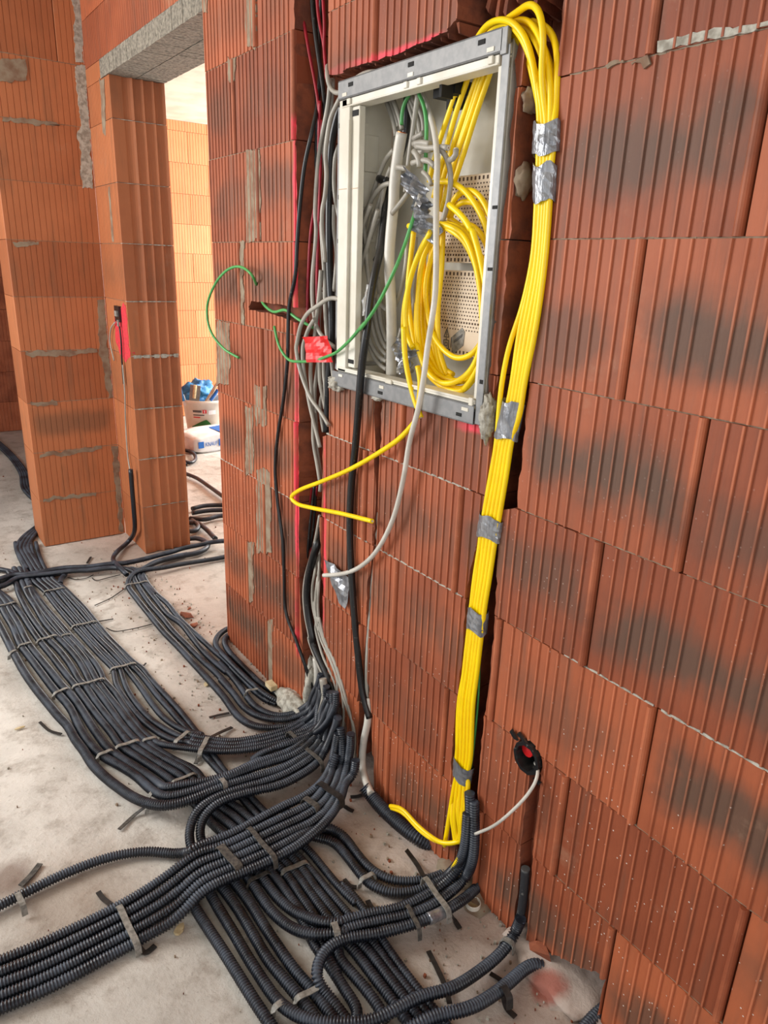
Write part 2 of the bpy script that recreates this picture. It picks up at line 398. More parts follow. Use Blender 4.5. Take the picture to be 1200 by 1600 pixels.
def bed_joint(me, tf, s0, s1, z, out, rng, m, hh=.004):
    """squeezed mortar line along a course"""
    S = frange(s0, s1, .012); n = len(S)
    up = [hh*rng.uniform(.2, 1.) for _ in S]; dn = [hh*rng.uniform(.2, 1.) for _ in S]
    for i in range(n-1):
        o0 = out*rng.uniform(.5, 1)
        me.prism([tf(S[i], -.05, z-dn[i]), tf(S[i+1], -.05, z-dn[i+1]), tf(S[i+1], o0, z-dn[i+1]), tf(S[i], o0, z-dn[i])],
                 [tf(S[i], -.05, z+up[i]), tf(S[i+1], -.05, z+up[i+1]), tf(S[i+1], o0, z+up[i+1]), tf(S[i], o0, z+up[i])], m)
def patch(me, poly, tf, out, rng, m, jag=.003):
    sd = rng.random()*50
    """irregular smear of mortar on a face: dense ragged outline, few mm thick"""
    P = []
    for i in range(len(poly)):
        a, b = Vector(poly[i]), Vector(poly[(i+1) % len(poly)]); k = max(1, int((b-a).length/.008))
        for j in range(k):
            q = a.lerp(b, j/k); P.append((q.x+rng.uniform(-jag, jag)*.6+noise.noise(Vector((q.x*30+sd, q.y*22, 0)))*jag*2.6, q.y+rng.uniform(-jag, jag)*.6+noise.noise(Vector((q.x*30, q.y*22, sd)))*jag*3))
    me.prism([tf(s, -.02, z) for s, z in P], [tf(s, out, z) for s, z in P], m)
rng = random.Random(11)
tf_main = lambda s, d, z: (-d, s, z)
ev = [-1.28, -.907, -.534, -.161, .212, .5835, .9575, 1.3305, 1.7035, 2.0765, 2.456]
od = [-1.128, -.755, -.384, -.011, .3665, .7375, 1.108, 1.481, 1.854, 2.227, 2.456]
courses = []
for k in range(9):
    courses.append((k*H, (k+1)*H, list(ev if k % 2 == 0 else od)))
courses[7] = (courses[7][0], courses[7][1], [-1.128, -.755, -.35, .02, .395, .768, 1.14, 1.49, 1.86, 2.232, 2.456])
courses.append((2.25, 2.6, list(od)))
TB = {}
def setb(c, d):
    for i, sc in d.items(): TB[(c, i)] = sc
# (course, block index counted from the near end): scorch strength, height of band
setb(7, {4: (.15, .5), 5: (.35, .5), 6: (.4, .4), 7: (.5, .35), 8: (.3, .5), 9: (.5, .5)})
setb(6, {3: (.3, .3), 4: (.15, .8), 5: (.85, .5), 6: (.5, .5), 7: (.4, .5), 8: (.6, .6), 9: (.5, .5)})
setb(5, {3: (.2, .3), 4: (.95, .45), 5: (.65, .32), 6: (.3, .5), 8: (.8, .5), 9: (.75, .5)})
setb(4, {3: (.6, .3), 4: (.6, .35), 5: (.95, .5), 6: (.3, .4), 8: (.6, .4), 9: (.2, .5)})
setb(3, {3: (.9, .4), 4: (.9, .42), 5: (.7, .55), 6: (.5, .5), 7: (.5, .4), 8: (.7, .5), 9: (.7, .4)})
setb(2, {3: (.9, .6), 4: (.95, .55), 5: (.45, .5), 6: (.6, .5), 7: (.6, .5), 8: (.7, .45), 9: (.1, .5)})
setb(1, {3: (.6, .5), 4: (.0, .5), 5: (.25, .5), 6: (.3, .4), 7: (.3, .5), 8: (.75, .5), 9: (.6, .5)})
setb(0, {3: (.5, .5), 4: (.85, .45), 5: (.85, .4), 6: (.7, .5), 7: (.4, .4), 8: (.6, .6), 9: (.85, .6)})
def build_main_wall():
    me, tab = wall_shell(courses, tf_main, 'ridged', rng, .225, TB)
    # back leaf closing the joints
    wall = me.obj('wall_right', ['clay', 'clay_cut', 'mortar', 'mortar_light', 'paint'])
    def cutter(poly, depth, jag=.004, x0=-.03, dense=.02, seed=1):
        r = random.Random(seed); P = []
        for i in range(len(poly)):
            a, b = Vector(poly[i]), Vector(poly[(i+1) % len(poly)]); k = max(1, int((b-a).length/dense))
            for j in range(k):
                q = a.lerp(b, j/k); P.append(Vector((q.x+r.uniform(-jag, jag), q.y+r.uniform(-jag, jag))))
        c = Mesh(); c.prism([(x0, p.x, p.y) for p in P], [(depth, p.x+r.uniform(-jag, jag)*.5, p.y) for p in P], 1)
        return c.obj('cut', ['clay', 'clay_cut'])
    cuts = [
     cutter([(1.861, 2.7), (1.861, 2.0), (1.855, 1.62), (1.85, 1.33), (1.849, 1.05), (1.853, .5), (1.83, .27), (1.81, .1), (1.80, -.05), (1.44, -.05), (1.50, .064), (1.63, .19), (1.70, .34), (1.712, .76), (1.708, .99), (1.672, 1.0), (1.68, 1.15), (1.697, 1.9), (1.699, 2.7)], .11, .0025, seed=3),
     cutter([(1.056, 1.148), (1.70, 1.142), (1.71, 1.50), (1.699, 1.869), (1.547, 1.867), (1.46, 1.864), (1.386, 1.866), (1.31, 1.868), (1.25, 1.872), (1.19, 1.90), (1.056, 1.90)], .165, .006, x0=-.031, seed=5),
     cutter([(.96, 2.7), (.957, 1.75), (.945, 1.5), (.952, 1.26), (.951, .999), (.99, .985), (.985, .76), (.979, .74), (.988, .39), (.972, .18), (.965, -.06), (1.03, -.06), (1.04, .10), (1.083, .328), (1.076, .477), (1.075, .775), (1.056, .888), (1.038, 1.0), (1.036, 1.16), (1.040, 1.30), (1.034, 1.50), (1.040, 1.70), (1.036, 1.80), (1.06, 1.85), (1.22, 1.868), (1.225, 1.93), (1.16, 1.97), (1.15, 2.2), (1.13, 2.7)], .10, .003, x0=-.032, seed=6),
     cutter([(1.462, 1.16), (1.455, 1.04), (1.441, .868), (1.446, .737), (1.462, .658), (1.471, .439), (1.495, .217), (1.49, .0), (1.40, -.05), (1.41, .1), (1.44, .25), (1.456, .446), (1.444, .665), (1.426, .80), (1.425, .90), (1.430, 1.16)], .055, .003, x0=-.033, seed=8),
     cutter([(2.177, 1.300), (2.159, 1.327), (2.066, 1.329), (1.84, 1.327), (1.84, 1.285), (1.93, 1.292), (2.02, 1.299)], .05, .0015, x0=-.034, seed=9),
     cutter([(2.119, 1.32), (2.128, 1.32), (2.1255, 1.465), (2.121, 1.465)], .03, .001, x0=-.035, seed=10),
     cutter([(.846+.038*math.cos(a), .478+.040*math.sin(a)) for a in [i*math.pi/8 for i in range(16)]], .075, .0015, x0=-.036, seed=12),
     cutter([(.838, .46), (.840, .30), (.832, .12), (.835, -.05), (.78, -.05), (.797, .12), (.806, .30), (.808, .46)], .035, .002, x0=-.037, seed=13),
     cutter([(.587, .118), (.61, .112), (.65, .085), (.70, .062), (.76, .03), (.80, .02), (.80, -.06), (.5865, -.06)], .30, .002, x0=-.038, seed=14)]
    for c in cuts:
        md = wall.modifiers.new('cut', 'BOOLEAN'); md.operation = 'DIFFERENCE'; md.object = c; md.solver = 'MANIFOLD'
    dg = bpy.context.evaluated_depsgraph_get(); dg.update()
    nm = bpy.data.meshes.new_from_object(wall.evaluated_get(dg)); wall.modifiers.clear()
    old = wall.data; wall.data = nm; bpy.data.meshes.remove(old); nm.name = 'wall_right'
    for c in cuts: d = c.data; bpy.data.objects.remove(c); bpy.data.meshes.remove(d)
    names = [m.name for m in nm.materials]
    block_attrs(wall, tab, lambda v: v.y)
    # add joints, smears and back leaf as further shells
    ex = Mesh()
    for k in range(1, 10):
        z = k*H
        spans = [(-1.0, .575), (.59, .79), (.845, .94), (1.09, 1.42), (1.475, 1.69), (1.87, 2.45)]
        if 1.13 < z < 1.93: spans = [(-1.0, .93), (1.875, 2.45)]
        if k == 2: spans = [(-1.0, .80), (.885, .96), (1.09, 1.44), (1.49, 1.69), (1.87, 2.45)]
        for a, b in spans:
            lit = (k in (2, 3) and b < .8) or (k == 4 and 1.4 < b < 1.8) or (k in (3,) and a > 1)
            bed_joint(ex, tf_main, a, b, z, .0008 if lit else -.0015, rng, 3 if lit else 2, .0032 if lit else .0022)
    for i, p in enumerate(MAIN_MORTAR): patch(ex, p, tf_main, .0032, rng, 3 if i == 11 else 2, .0045 if i < 11 else .003)
    for y in frange(.975, 1.19, .031):
        for z0, z1 in ((1.872, 1.97), (1.99, 2.11), (2.13, 2.26)):
            if rng.random() < .8:
                w = .004; x0 = .018+rng.random()*.03; a = z0+rng.random()*.03; b = z1-rng.random()*.03
                ex.prism([(x0, y-w, a), (.11, y-w, z0), (.11, y+w, z0), (x0, y+w, a+.01)], [(x0+rng.random()*.02, y-w, b), (.11, y-w, z1), (.11, y+w, z1), (x0+.01, y+w, b-.01)], 1)
    for y in frange(1.23, 1.68, .028):
        h = rng.uniform(.006, .016)
        ex.prism([(.004+rng.random()*.012, y-.004, 1.875-h), (.12, y-.004, 1.862), (.12, y+.004, 1.862), (.006+rng.random()*.012, y+.004, 1.875-h*.7)], [(.006, y-.004, 1.886), (.12, y-.004, 1.886), (.12, y+.004, 1.886), (.006, y+.004, 1.886)], 1)
    ex.box(.222, .236, -1.28, 2.455, -.05, 2.6, 0)
    o = ex.obj('extra', ['clay', 'clay_cut', 'mortar', 'mortar_light', 'paint'])
    bm = bmesh.new(); bm.from_mesh(nm); n0 = len(bm.faces); bm.from_mesh(o.data); bm.faces.ensure_lookup_table()
    bm.to_mesh(nm); bm.free(); d = o.data; bpy.data.objects.remove(o); bpy.data.meshes.remove(d)
    # keep material order of the merged shells
    idx = [p.material_index for p in nm.polygons]
    want = ['red_brick', 'broken_brick', 'mortar', 'pale_mortar', 'red_spray_paint']
    cur = names + [w for w in want if w not in names]
    remap = {i: want.index(n) for i, n in enumerate(names) if n in want}
    new = [remap.get(v, 0) if i < n0 else v for i, v in enumerate(idx)]
    nm.materials.clear()
    for k in ('clay', 'clay_cut', 'mortar', 'mortar_light', 'paint'): nm.materials.append(M[k])
    nm.polygons.foreach_set('material_index', new)
    tag(wall, kind='structure')
MAIN_MORTAR=[[(2.2717, 2.0092), (2.2223, 2.0006), (2.2275, 1.9346), (2.2776, 1.9422)], [(2.1596, 1.7559), (2.0663, 1.7472), (2.0777, 1.5055), (2.1755, 1.5061)], [(2.2228, 1.4989), (2.1945, 1.4988), (2.211, 1.2517), (2.2407, 1.2493)], [(2.1353, 2.1378), (2.0758, 2.1242), (2.0823, 1.999), (2.1434, 2.0102)], [(2.1354, 1.0718), (2.0567, 1.0834), (2.0618, 0.9564), (2.1424, 0.9409)], [(2.2136, 0.9858), (2.1539, 0.9961), (2.167, 0.7576), (2.2293, 0.7417)], [(2.1409, 0.7821), (2.0355, 0.8084), (2.0458, 0.5194), (2.1565, 0.4804)], [(2.2291, 0.4942), (2.1807, 0.5107), (2.1938, 0.2739), (2.2441, 0.2527)], [(2.0906, 0.2496), (2.0399, 0.2721), (2.0487, 0.0113), (2.1014, -0.017)], [(2.4313, 1.2423), (2.3221, 1.2509), (2.3398, 1.0418), (2.4535, 1.0251)], [(2.4508, 2.2099), (2.4064, 2.1998), (2.412, 2.1517), (2.4569, 2.1613)], [(0.7635, 1.7502), (0.7638, 1.763), (0.7331, 1.7658), (0.6833, 1.7615), (0.6371, 1.7582), (0.5541, 1.7529), (0.5524, 1.7452), (0.6025, 1.7477), (0.6714, 1.7487), (0.7103, 1.7515), (0.7456, 1.7501)], [(0.811, 1.7486), (0.7812, 1.7517), (0.7745, 1.7391), (0.7824, 1.7338), (0.7907, 1.7426), (0.807, 1.7454)], [(0.859, 1.7517), (0.8191, 1.7492), (0.8218, 1.7446), (0.8516, 1.7444)]]
STUB_MORTAR=[[(-0.4462, 2.2113), (-0.2467, 2.2392), (-0.2466, 2.1516), (-0.3086, 2.1423), (-0.4563, 2.1345)], [(-0.0249, 2.5711), (0.013, 2.579), (-0.0067, 2.2634), (-0.04, 2.258)], [(-0.0445, 2.2398), (0.0005, 2.252), (-0.0037, 2.0008), (-0.0131, 1.7451), (-0.0628, 1.7383), (-0.059, 1.8071), (-0.0616, 1.9543), (-0.0394, 2.0096), (-0.0445, 2.1)], [(-0.3899, 1.0026), (-0.0663, 1.004), (-0.0618, 0.9848), (-0.25, 0.9731), (-0.3923, 0.9816)], [(-0.0387, 1.2388), (-0.0045, 1.245), (-0.0092, 1.0148), (-0.0035, 0.7478), (-0.0267, 0.7395), (-0.0427, 0.9202), (-0.0511, 1.0003)], [(-0.3841, 0.4953), (-0.08, 0.501), (-0.0815, 0.4839), (-0.272, 0.472), (-0.386, 0.479)], [(-0.035, 0.4925), (-0.002, 0.4923), (-0.0116, 0.0047), (-0.032, 0.0085), (-0.0337, 0.2735)], [(-0.3977, 0.2649), (-0.1346, 0.2562), (-0.1362, 0.2386), (-0.3966, 0.2476)], [(-0.3955, 0.7571), (-0.273, 0.7544), (-0.2753, 0.7321), (-0.3948, 0.7382)], [(-0.3869, 1.4899), (-0.2786, 1.4947), (-0.2805, 1.4779), (-0.3835, 1.4736)], [(-0.3632, 2.0022), (-0.1684, 2.0067), (-0.129, 1.996), (-0.224, 1.9844), (-0.3651, 1.9871)]]
TUBES=[
('corrugated_conduit','conduit','dusty black conduit forming the outermost left edge of the wide floor bundle, taped in places','black conduits strapped in the wide bundle on the floor at left','conduit',0.0145,1,[(-0.8572,4.5588,0.0155),(-0.8262,4.0709,0.0155),(-0.7963,3.6209,0.0155),(-0.7657,3.2709,0.014),(-0.749,3.0406,0.014),(-0.7406,2.8496,0.014),(-0.7375,2.7558,0.014),(-0.7279,2.5792,0.014),(-0.7145,2.4439,0.014),(-0.6991,2.3339,0.014),(-0.6826,2.2209,0.014),(-0.6713,2.165,0.014),(-0.6682,2.0773,0.014),(-0.6589,2.0048,0.014),(-0.6547,1.9316,0.014),(-0.6368,1.8466,0.014),(-0.6155,1.767,0.02),(-0.5963,1.698,0.03),(-0.5504,1.6141,0.045),(-0.4966,1.5905,0.05),(-0.4217,1.5856,0.055),(-0.3571,1.5818,0.055),(-0.292,1.5743,0.055),(-0.2267,1.5632,0.055),(-0.1667,1.5661,0.06),(-0.1078,1.5816,0.06),(-0.0581,1.6138,0.06),(-0.045,1.6128,0.1394),(-0.045,1.5619,0.216)]),
('corrugated_conduit','conduit','black conduit second from the outer left of the wide floor bundle, swinging to the wall','black conduits strapped in the wide bundle on the floor at left','conduit',0.0135,1,[(-0.8105,4.6483,0.0145),(-0.7885,4.1449,0.0145),(-0.7604,3.7082,0.0145),(-0.7249,3.3524,0.0135),(-0.7146,3.2126,0.0135),(-0.7119,3.0991,0.0135),(-0.7045,2.9633,0.0135),(-0.7046,2.7937,0.0135),(-0.6896,2.6506,0.0135),(-0.6756,2.5177,0.0135),(-0.6606,2.3833,0.0135),(-0.6491,2.3214,0.0135),(-0.6414,2.2465,0.0135),(-0.6424,2.1556,0.0135),(-0.6383,2.0592,0.0135),(-0.6215,1.9604,0.0135),(-0.5899,1.8844,0.0135),(-0.5625,1.8131,0.0135),(-0.548,1.7168,0.025),(-0.5367,1.661,0.04),(-0.5308,1.6344,0.05),(-0.4749,1.614,0.055),(-0.4134,1.6054,0.06),(-0.3502,1.6072,0.06),(-0.2759,1.6079,0.06),(-0.2041,1.5978,0.06),(-0.1535,1.5904,0.065),(-0.0956,1.6123,0.065),(-0.0468,1.6426,0.065),(-0.035,1.639,0.1472),(-0.035,1.6043,0.2092)]),
('corrugated_conduit','conduit','black conduit third from left in the wide floor bundle, splashed with white plaster','black conduits strapped in the wide bundle on the floor at left','conduit',0.0135,1,[(-0.86,4.6391,0.0145),(-0.7997,4.1284,0.0145),(-0.7415,3.6882,0.0145),(-0.7061,3.3412,0.0135),(-0.6924,3.2283,0.0135),(-0.6879,3.0983,0.0135),(-0.6812,2.9619,0.0135),(-0.6785,2.801,0.0135),(-0.6645,2.6677,0.0135),(-0.6474,2.5305,0.0135),(-0.6324,2.3985,0.0135),(-0.6259,2.3709,0.0135),(-0.6149,2.2734,0.0135),(-0.6098,2.1761,0.0135),(-0.6049,2.0844,0.0135),(-0.5939,1.979,0.0135),(-0.5644,1.8819,0.0135),(-0.536,1.8028,0.0135),(-0.5188,1.7169,0.025),(-0.5179,1.672,0.05),(-0.4624,1.6475,0.055),(-0.3941,1.6202,0.06),(-0.3493,1.609,0.065),(-0.2916,1.6143,0.065),(-0.2253,1.6133,0.065),(-0.1635,1.6091,0.065),(-0.1,1.6322,0.065),(-0.0471,1.6607,0.065),(-0.03,1.6659,0.1515),(-0.03,1.6394,0.209)]),
('corrugated_conduit','conduit','black conduit in the wide floor bundle, first of four running straight under both crossing bundles','black conduits strapped in the wide bundle on the floor at left','conduit',0.0122,1,[(-1.0032,4.6591,0.0132),(-0.8899,4.1619,0.0132),(-0.7894,3.7375,0.0132),(-0.7093,3.3921,0.0125),(-0.6902,3.3113,0.0125),(-0.6768,3.2656,0.0125),(-0.6664,3.1717,0.0125),(-0.6541,3.0666,0.0125),(-0.6488,2.9574,0.0125),(-0.6371,2.7896,0.0125),(-0.6224,2.6549,0.0125),(-0.6087,2.5085,0.0125),(-0.5959,2.3919,0.0125),(-0.5951,2.3771,0.0125),(-0.586,2.2571,0.0125),(-0.575,2.1394,0.0125),(-0.5644,2.0449,0.0125),(-0.5607,1.9743,0.0125),(-0.536,1.9006,0.0125),(-0.5078,1.82,0.0125),(-0.4827,1.7375,0.0125),(-0.4739,1.6934,0.0125),(-0.4591,1.6053,0.0125),(-0.4494,1.5118,0.0125),(-0.39,1.272,0.0125),(-0.3872,1.2217,0.0125),(-0.3897,1.142,0.0125),(-0.4013,1.0514,0.0125),(-0.3996,0.9895,0.0125),(-0.3996,0.9523,0.0125),(-0.4014,0.9137,0.0125),(-0.4022,0.8612,0.0125),(-0.4361,0.8436,0.0125),(-0.7507,0.6729,0.0132),(-1.1388,0.4744,0.0132),(-1.5855,0.2522,0.0132)]),
('corrugated_conduit','conduit','black conduit in the wide floor bundle, second of four running straight under both crossing bundles','black conduits strapped in the wide bundle on the floor at left','conduit',0.0122,1,[(-0.6289,3.5769,0.0125),(-0.6212,3.3876,0.0125),(-0.6282,3.3127,0.0125),(-0.6301,3.1788,0.0125),(-0.6275,3.0506,0.0125),(-0.6185,2.9134,0.0125),(-0.608,2.7958,0.0125),(-0.5881,2.6673,0.0125),(-0.5774,2.5305,0.0125),(-0.5733,2.3971,0.0125),(-0.5695,2.3948,0.0125),(-0.5622,2.269,0.0125),(-0.5519,2.1498,0.0125),(-0.5404,2.0454,0.0125),(-0.5339,1.9723,0.0125),(-0.5083,1.8902,0.0125),(-0.4806,1.8095,0.0125),(-0.451,1.7303,0.0125),(-0.4526,1.6798,0.0125),(-0.4384,1.592,0.0125),(-0.4207,1.5196,0.0125),(-0.3632,1.2601,0.0125),(-0.3642,1.1963,0.0125),(-0.3644,1.1304,0.0125),(-0.3673,1.0701,0.0125),(-0.3629,0.9997,0.0125),(-0.3743,0.9991,0.0125),(-0.3689,0.9496,0.0125),(-0.3629,0.8805,0.0125),(-0.3641,0.8203,0.0125)]),
('corrugated_conduit','conduit','black conduit in the wide floor bundle, third of four running straight under both crossing bundles','black conduits strapped in the wide bundle on the floor at left','conduit',0.0122,1,[(-0.5985,3.5945,0.0125),(-0.597,3.3733,0.0125),(-0.5999,3.2498,0.0125),(-0.5937,3.0997,0.0125),(-0.5902,2.9479,0.0125),(-0.5763,2.8128,0.0125),(-0.5609,2.7079,0.0125),(-0.5453,2.5531,0.0125),(-0.5464,2.4098,0.0125),(-0.5476,2.3958,0.0125),(-0.5364,2.271,0.0125),(-0.529,2.1438,0.0125),(-0.523,2.0502,0.0125),(-0.5102,1.9724,0.0125),(-0.485,1.8898,0.0125),(-0.4556,1.8144,0.0125),(-0.4274,1.7418,0.0125),(-0.4348,1.6684,0.0125),(-0.4154,1.5842,0.0125),(-0.3936,1.5222,0.0125),(-0.343,1.2526,0.0125),(-0.341,1.1864,0.0125),(-0.3406,1.1298,0.0125),(-0.3402,1.0759,0.0125),(-0.3378,0.9964,0.0125),(-0.3366,0.9921,0.0125),(-0.3341,0.9156,0.0125),(-0.3318,0.8444,0.0125),(-0.3316,0.7889,0.0125),(-0.3261,0.4473,0.0132),(-0.3308,-0.0051,0.0132),(-0.328,-0.5024,0.0132)]),
('corrugated_conduit','conduit','black conduit in the wide floor bundle, fourth of four running straight under both crossing bundles','black conduits strapped in the wide bundle on the floor at left','conduit',0.0122,1,[(-0.5782,3.5825,0.0125),(-0.5749,3.3927,0.0125),(-0.5814,3.2086,0.0125),(-0.5757,3.0748,0.0125),(-0.564,2.9321,0.0125),(-0.551,2.7974,0.0125),(-0.5362,2.6928,0.0125),(-0.5238,2.5292,0.0125),(-0.5241,2.4109,0.0125),(-0.5244,2.4011,0.0125),(-0.5176,2.2776,0.0125),(-0.5082,2.1735,0.0125),(-0.5013,2.0687,0.0125),(-0.4896,1.9746,0.0125),(-0.4654,1.8774,0.0125),(-0.4364,1.8022,0.0125),(-0.4075,1.7426,0.0125),(-0.4075,1.6809,0.0125),(-0.3886,1.5954,0.0125),(-0.3677,1.526,0.0125),(-0.3228,1.2534,0.0125),(-0.3246,1.1863,0.0125),(-0.3208,1.1218,0.0125),(-0.3187,1.0714,0.0125),(-0.3194,1.0066,0.0125),(-0.3123,0.9882,0.0125),(-0.3088,0.8989,0.0125),(-0.3083,0.834,0.0125),(-0.307,0.7677,0.0125),(-0.2926,0.4097,0.0132),(-0.2986,-0.0378,0.0132),(-0.2722,-0.5333,0.0132)]),
('corrugated_conduit','conduit','black conduit of the wide floor bundle bending right as the lowest run to the wall','black conduits strapped in the wide bundle on the floor at left','conduit',0.0108,1,[(-0.5578,3.5706,0.0125),(-0.5705,3.3415,0.0125),(-0.5661,3.207,0.0125),(-0.5564,3.0702,0.0125),(-0.5438,2.9463,0.0125),(-0.5286,2.7899,0.0125),(-0.5155,2.6802,0.0125),(-0.5043,2.5714,0.0125),(-0.4985,2.5029,0.0125),(-0.5024,2.3924,0.0125),(-0.5043,2.3936,0.0125),(-0.4912,2.2797,0.0125),(-0.4897,2.1793,0.0125),(-0.4847,2.0828,0.0125),(-0.4767,1.9896,0.0125),(-0.4682,1.9534,0.0125),(-0.4605,1.9141,0.02),(-0.4292,1.8637,0.03),(-0.3895,1.8176,0.035),(-0.397,1.8245,0.035),(-0.3449,1.7763,0.035),(-0.2901,1.7352,0.037),(-0.2296,1.7065,0.04),(-0.1607,1.6929,0.04),(-0.0961,1.6873,0.04),(-0.0339,1.7026,0.04),(-0.03,1.6354,0.1174),(-0.03,1.6391,0.188),(-0.03,1.6265,0.237)]),
('corrugated_conduit','conduit','slim black conduit in the wide floor bundle, first from left of three curving right','black conduits strapped in the wide bundle on the floor at left','conduit',0.0102,1,[(-0.5356,3.9498,0.011),(-0.5484,3.8339,0.011),(-0.5545,3.5906,0.011),(-0.552,3.4159,0.011),(-0.5279,3.2568,0.011),(-0.5211,3.1317,0.011),(-0.5092,2.9691,0.011),(-0.4972,2.8432,0.011),(-0.4827,2.6986,0.011),(-0.4691,2.5639,0.011),(-0.454,2.4469,0.011),(-0.455,2.4267,0.011),(-0.4734,2.3283,0.011),(-0.4738,2.2346,0.011),(-0.4679,2.1251,0.011),(-0.4559,2.0426,0.011),(-0.4355,1.9661,0.011),(-0.4131,1.8991,0.02),(-0.377,1.8514,0.03),(-0.3897,1.8439,0.035),(-0.3372,1.7952,0.035),(-0.2831,1.751,0.037),(-0.2218,1.7229,0.04),(-0.1553,1.7034,0.045),(-0.0942,1.7004,0.045),(-0.0338,1.7221,0.045),(-0.025,1.6714,0.1107),(-0.025,1.6568,0.1977),(-0.025,1.6484,0.2393)]),
('corrugated_conduit','conduit','slim black conduit in the wide floor bundle, second from left of three curving right','black conduits strapped in the wide bundle on the floor at left','conduit',0.0102,1,[(-0.5133,3.9371,0.011),(-0.5268,3.8214,0.011),(-0.5311,3.595,0.011),(-0.5273,3.4014,0.011),(-0.506,3.2594,0.011),(-0.4998,3.1338,0.011),(-0.4859,2.9825,0.011),(-0.4751,2.8426,0.011),(-0.4634,2.6988,0.011),(-0.4484,2.5623,0.011),(-0.4338,2.4449,0.011),(-0.433,2.4235,0.011),(-0.4503,2.2852,0.011),(-0.4483,2.1473,0.011),(-0.4341,2.0453,0.011),(-0.4073,1.964,0.011),(-0.3897,1.9072,0.02),(-0.3534,1.8591,0.03),(-0.3826,1.8629,0.035),(-0.3302,1.8123,0.035),(-0.2764,1.7665,0.037),(-0.2139,1.7396,0.04),(-0.1507,1.7226,0.045),(-0.0891,1.7199,0.045),(-0.026,1.7457,0.045),(-0.02,1.7112,0.1441),(-0.02,1.6745,0.2023),(-0.02,1.6659,0.2388)]),
('corrugated_conduit','conduit','slim black conduit in the wide floor bundle, third from left of three curving right','black conduits strapped in the wide bundle on the floor at left','conduit',0.0102,1,[(-0.4911,3.9243,0.011),(-0.504,3.8083,0.011),(-0.5105,3.5829,0.011),(-0.505,3.3882,0.011),(-0.4839,3.262,0.011),(-0.4737,3.133,0.011),(-0.4634,2.9689,0.011),(-0.4528,2.842,0.011),(-0.4397,2.6964,0.011),(-0.4234,2.5582,0.011),(-0.4135,2.4429,0.011),(-0.4134,2.4114,0.011),(-0.4079,2.278,0.011),(-0.4064,2.1565,0.011),(-0.3992,2.0483,0.011),(-0.3763,1.9683,0.011),(-0.3605,1.9183,0.02),(-0.3301,1.865,0.03),(-0.3732,1.8879,0.035),(-0.3231,1.8297,0.035),(-0.2695,1.7821,0.037),(-0.2058,1.7565,0.04),(-0.142,1.7396,0.045),(-0.0857,1.7361,0.045),(-0.0263,1.7651,0.045),(-0.015,1.7391,0.1378),(-0.015,1.7016,0.1967),(-0.015,1.6882,0.2413)]),
('corrugated_conduit','conduit','slim black conduit second from the right edge of the wide floor bundle, running straight on','black conduits strapped in the wide bundle on the floor at left','conduit',0.0102,1,[(-0.4688,3.9115,0.011),(-0.4823,3.7957,0.011),(-0.4924,3.5723,0.011),(-0.4877,3.378,0.011),(-0.4655,3.259,0.011),(-0.452,3.135,0.011),(-0.438,2.9675,0.011),(-0.431,2.8485,0.011),(-0.42,2.6965,0.011),(-0.4057,2.57,0.011),(-0.395,2.4422,0.011),(-0.3872,2.4057,0.011),(-0.3787,2.2988,0.011),(-0.3746,2.1728,0.011),(-0.3659,2.0698,0.011),(-0.3619,2.0082,0.011),(-0.3546,1.9467,0.011),(-0.3588,1.8038,0.011),(-0.3514,1.7171,0.011),(-0.3438,1.6051,0.011),(-0.3358,1.4939,0.011),(-0.3043,1.246,0.011),(-0.3011,1.1834,0.011),(-0.2986,1.1243,0.011),(-0.2949,1.0768,0.011),(-0.2898,0.981,0.011),(-0.2899,0.8879,0.011),(-0.2882,0.8326,0.011),(-0.2867,0.7605,0.011),(-0.2769,0.4066,0.0112),(-0.2699,-0.0416,0.0112),(-0.2626,-0.5375,0.0112)]),
('corrugated_conduit','conduit','slim black conduit along the right edge of the wide floor bundle','black conduits strapped in the wide bundle on the floor at left','conduit',0.0102,1,[(-0.4465,3.8986,0.011),(-0.463,3.7447,0.011),(-0.4749,3.544,0.011),(-0.4679,3.3663,0.011),(-0.4495,3.2575,0.011),(-0.4331,3.1238,0.011),(-0.42,2.9989,0.011),(-0.4127,2.8506,0.011),(-0.4031,2.6862,0.011),(-0.3893,2.56,0.011),(-0.3764,2.4414,0.011),(-0.3648,2.4023,0.011),(-0.3607,2.2976,0.011),(-0.351,2.1765,0.011),(-0.3419,2.0634,0.011),(-0.3383,1.9445,0.011),(-0.3359,1.7892,0.011),(-0.3371,1.6843,0.011),(-0.3223,1.5914,0.011),(-0.3126,1.4858,0.011),(-0.2774,1.2925,0.011),(-0.2754,1.2273,0.011),(-0.2728,1.1597,0.011),(-0.2631,1.0809,0.011),(-0.2624,1.1636,0.011),(-0.2564,1.0819,0.011),(-0.2679,0.9728,0.011),(-0.2715,0.8983,0.011),(-0.2714,0.8268,0.011),(-0.2697,0.7492,0.011),(-0.2603,0.4074,0.0112),(-0.2485,-0.042,0.0112),(-0.2341,-0.5407,0.0112)]),
('corrugated_conduit','conduit','black conduit at far left rounding the brick stub wall end, first from the left','black conduits snaking round the end of the brick stub wall','conduit',0.011,1,[(-0.3562,7.7397,0.012),(-0.335,7.2481,0.012),(-0.3189,6.7825,0.012),(-0.3069,6.4396,0.012),(-0.2925,6.1138,0.012),(-0.2762,5.7429,0.012),(-0.2865,5.2979,0.012),(-0.3322,4.9278,0.012),(-0.3172,4.6182,0.012),(-0.2954,4.4213,0.012),(-0.3655,4.205,0.012),(-0.4921,4.0078,0.012),(-0.5437,3.862,0.012),(-0.5484,3.733,0.012),(-0.5468,3.5477,0.012)]),
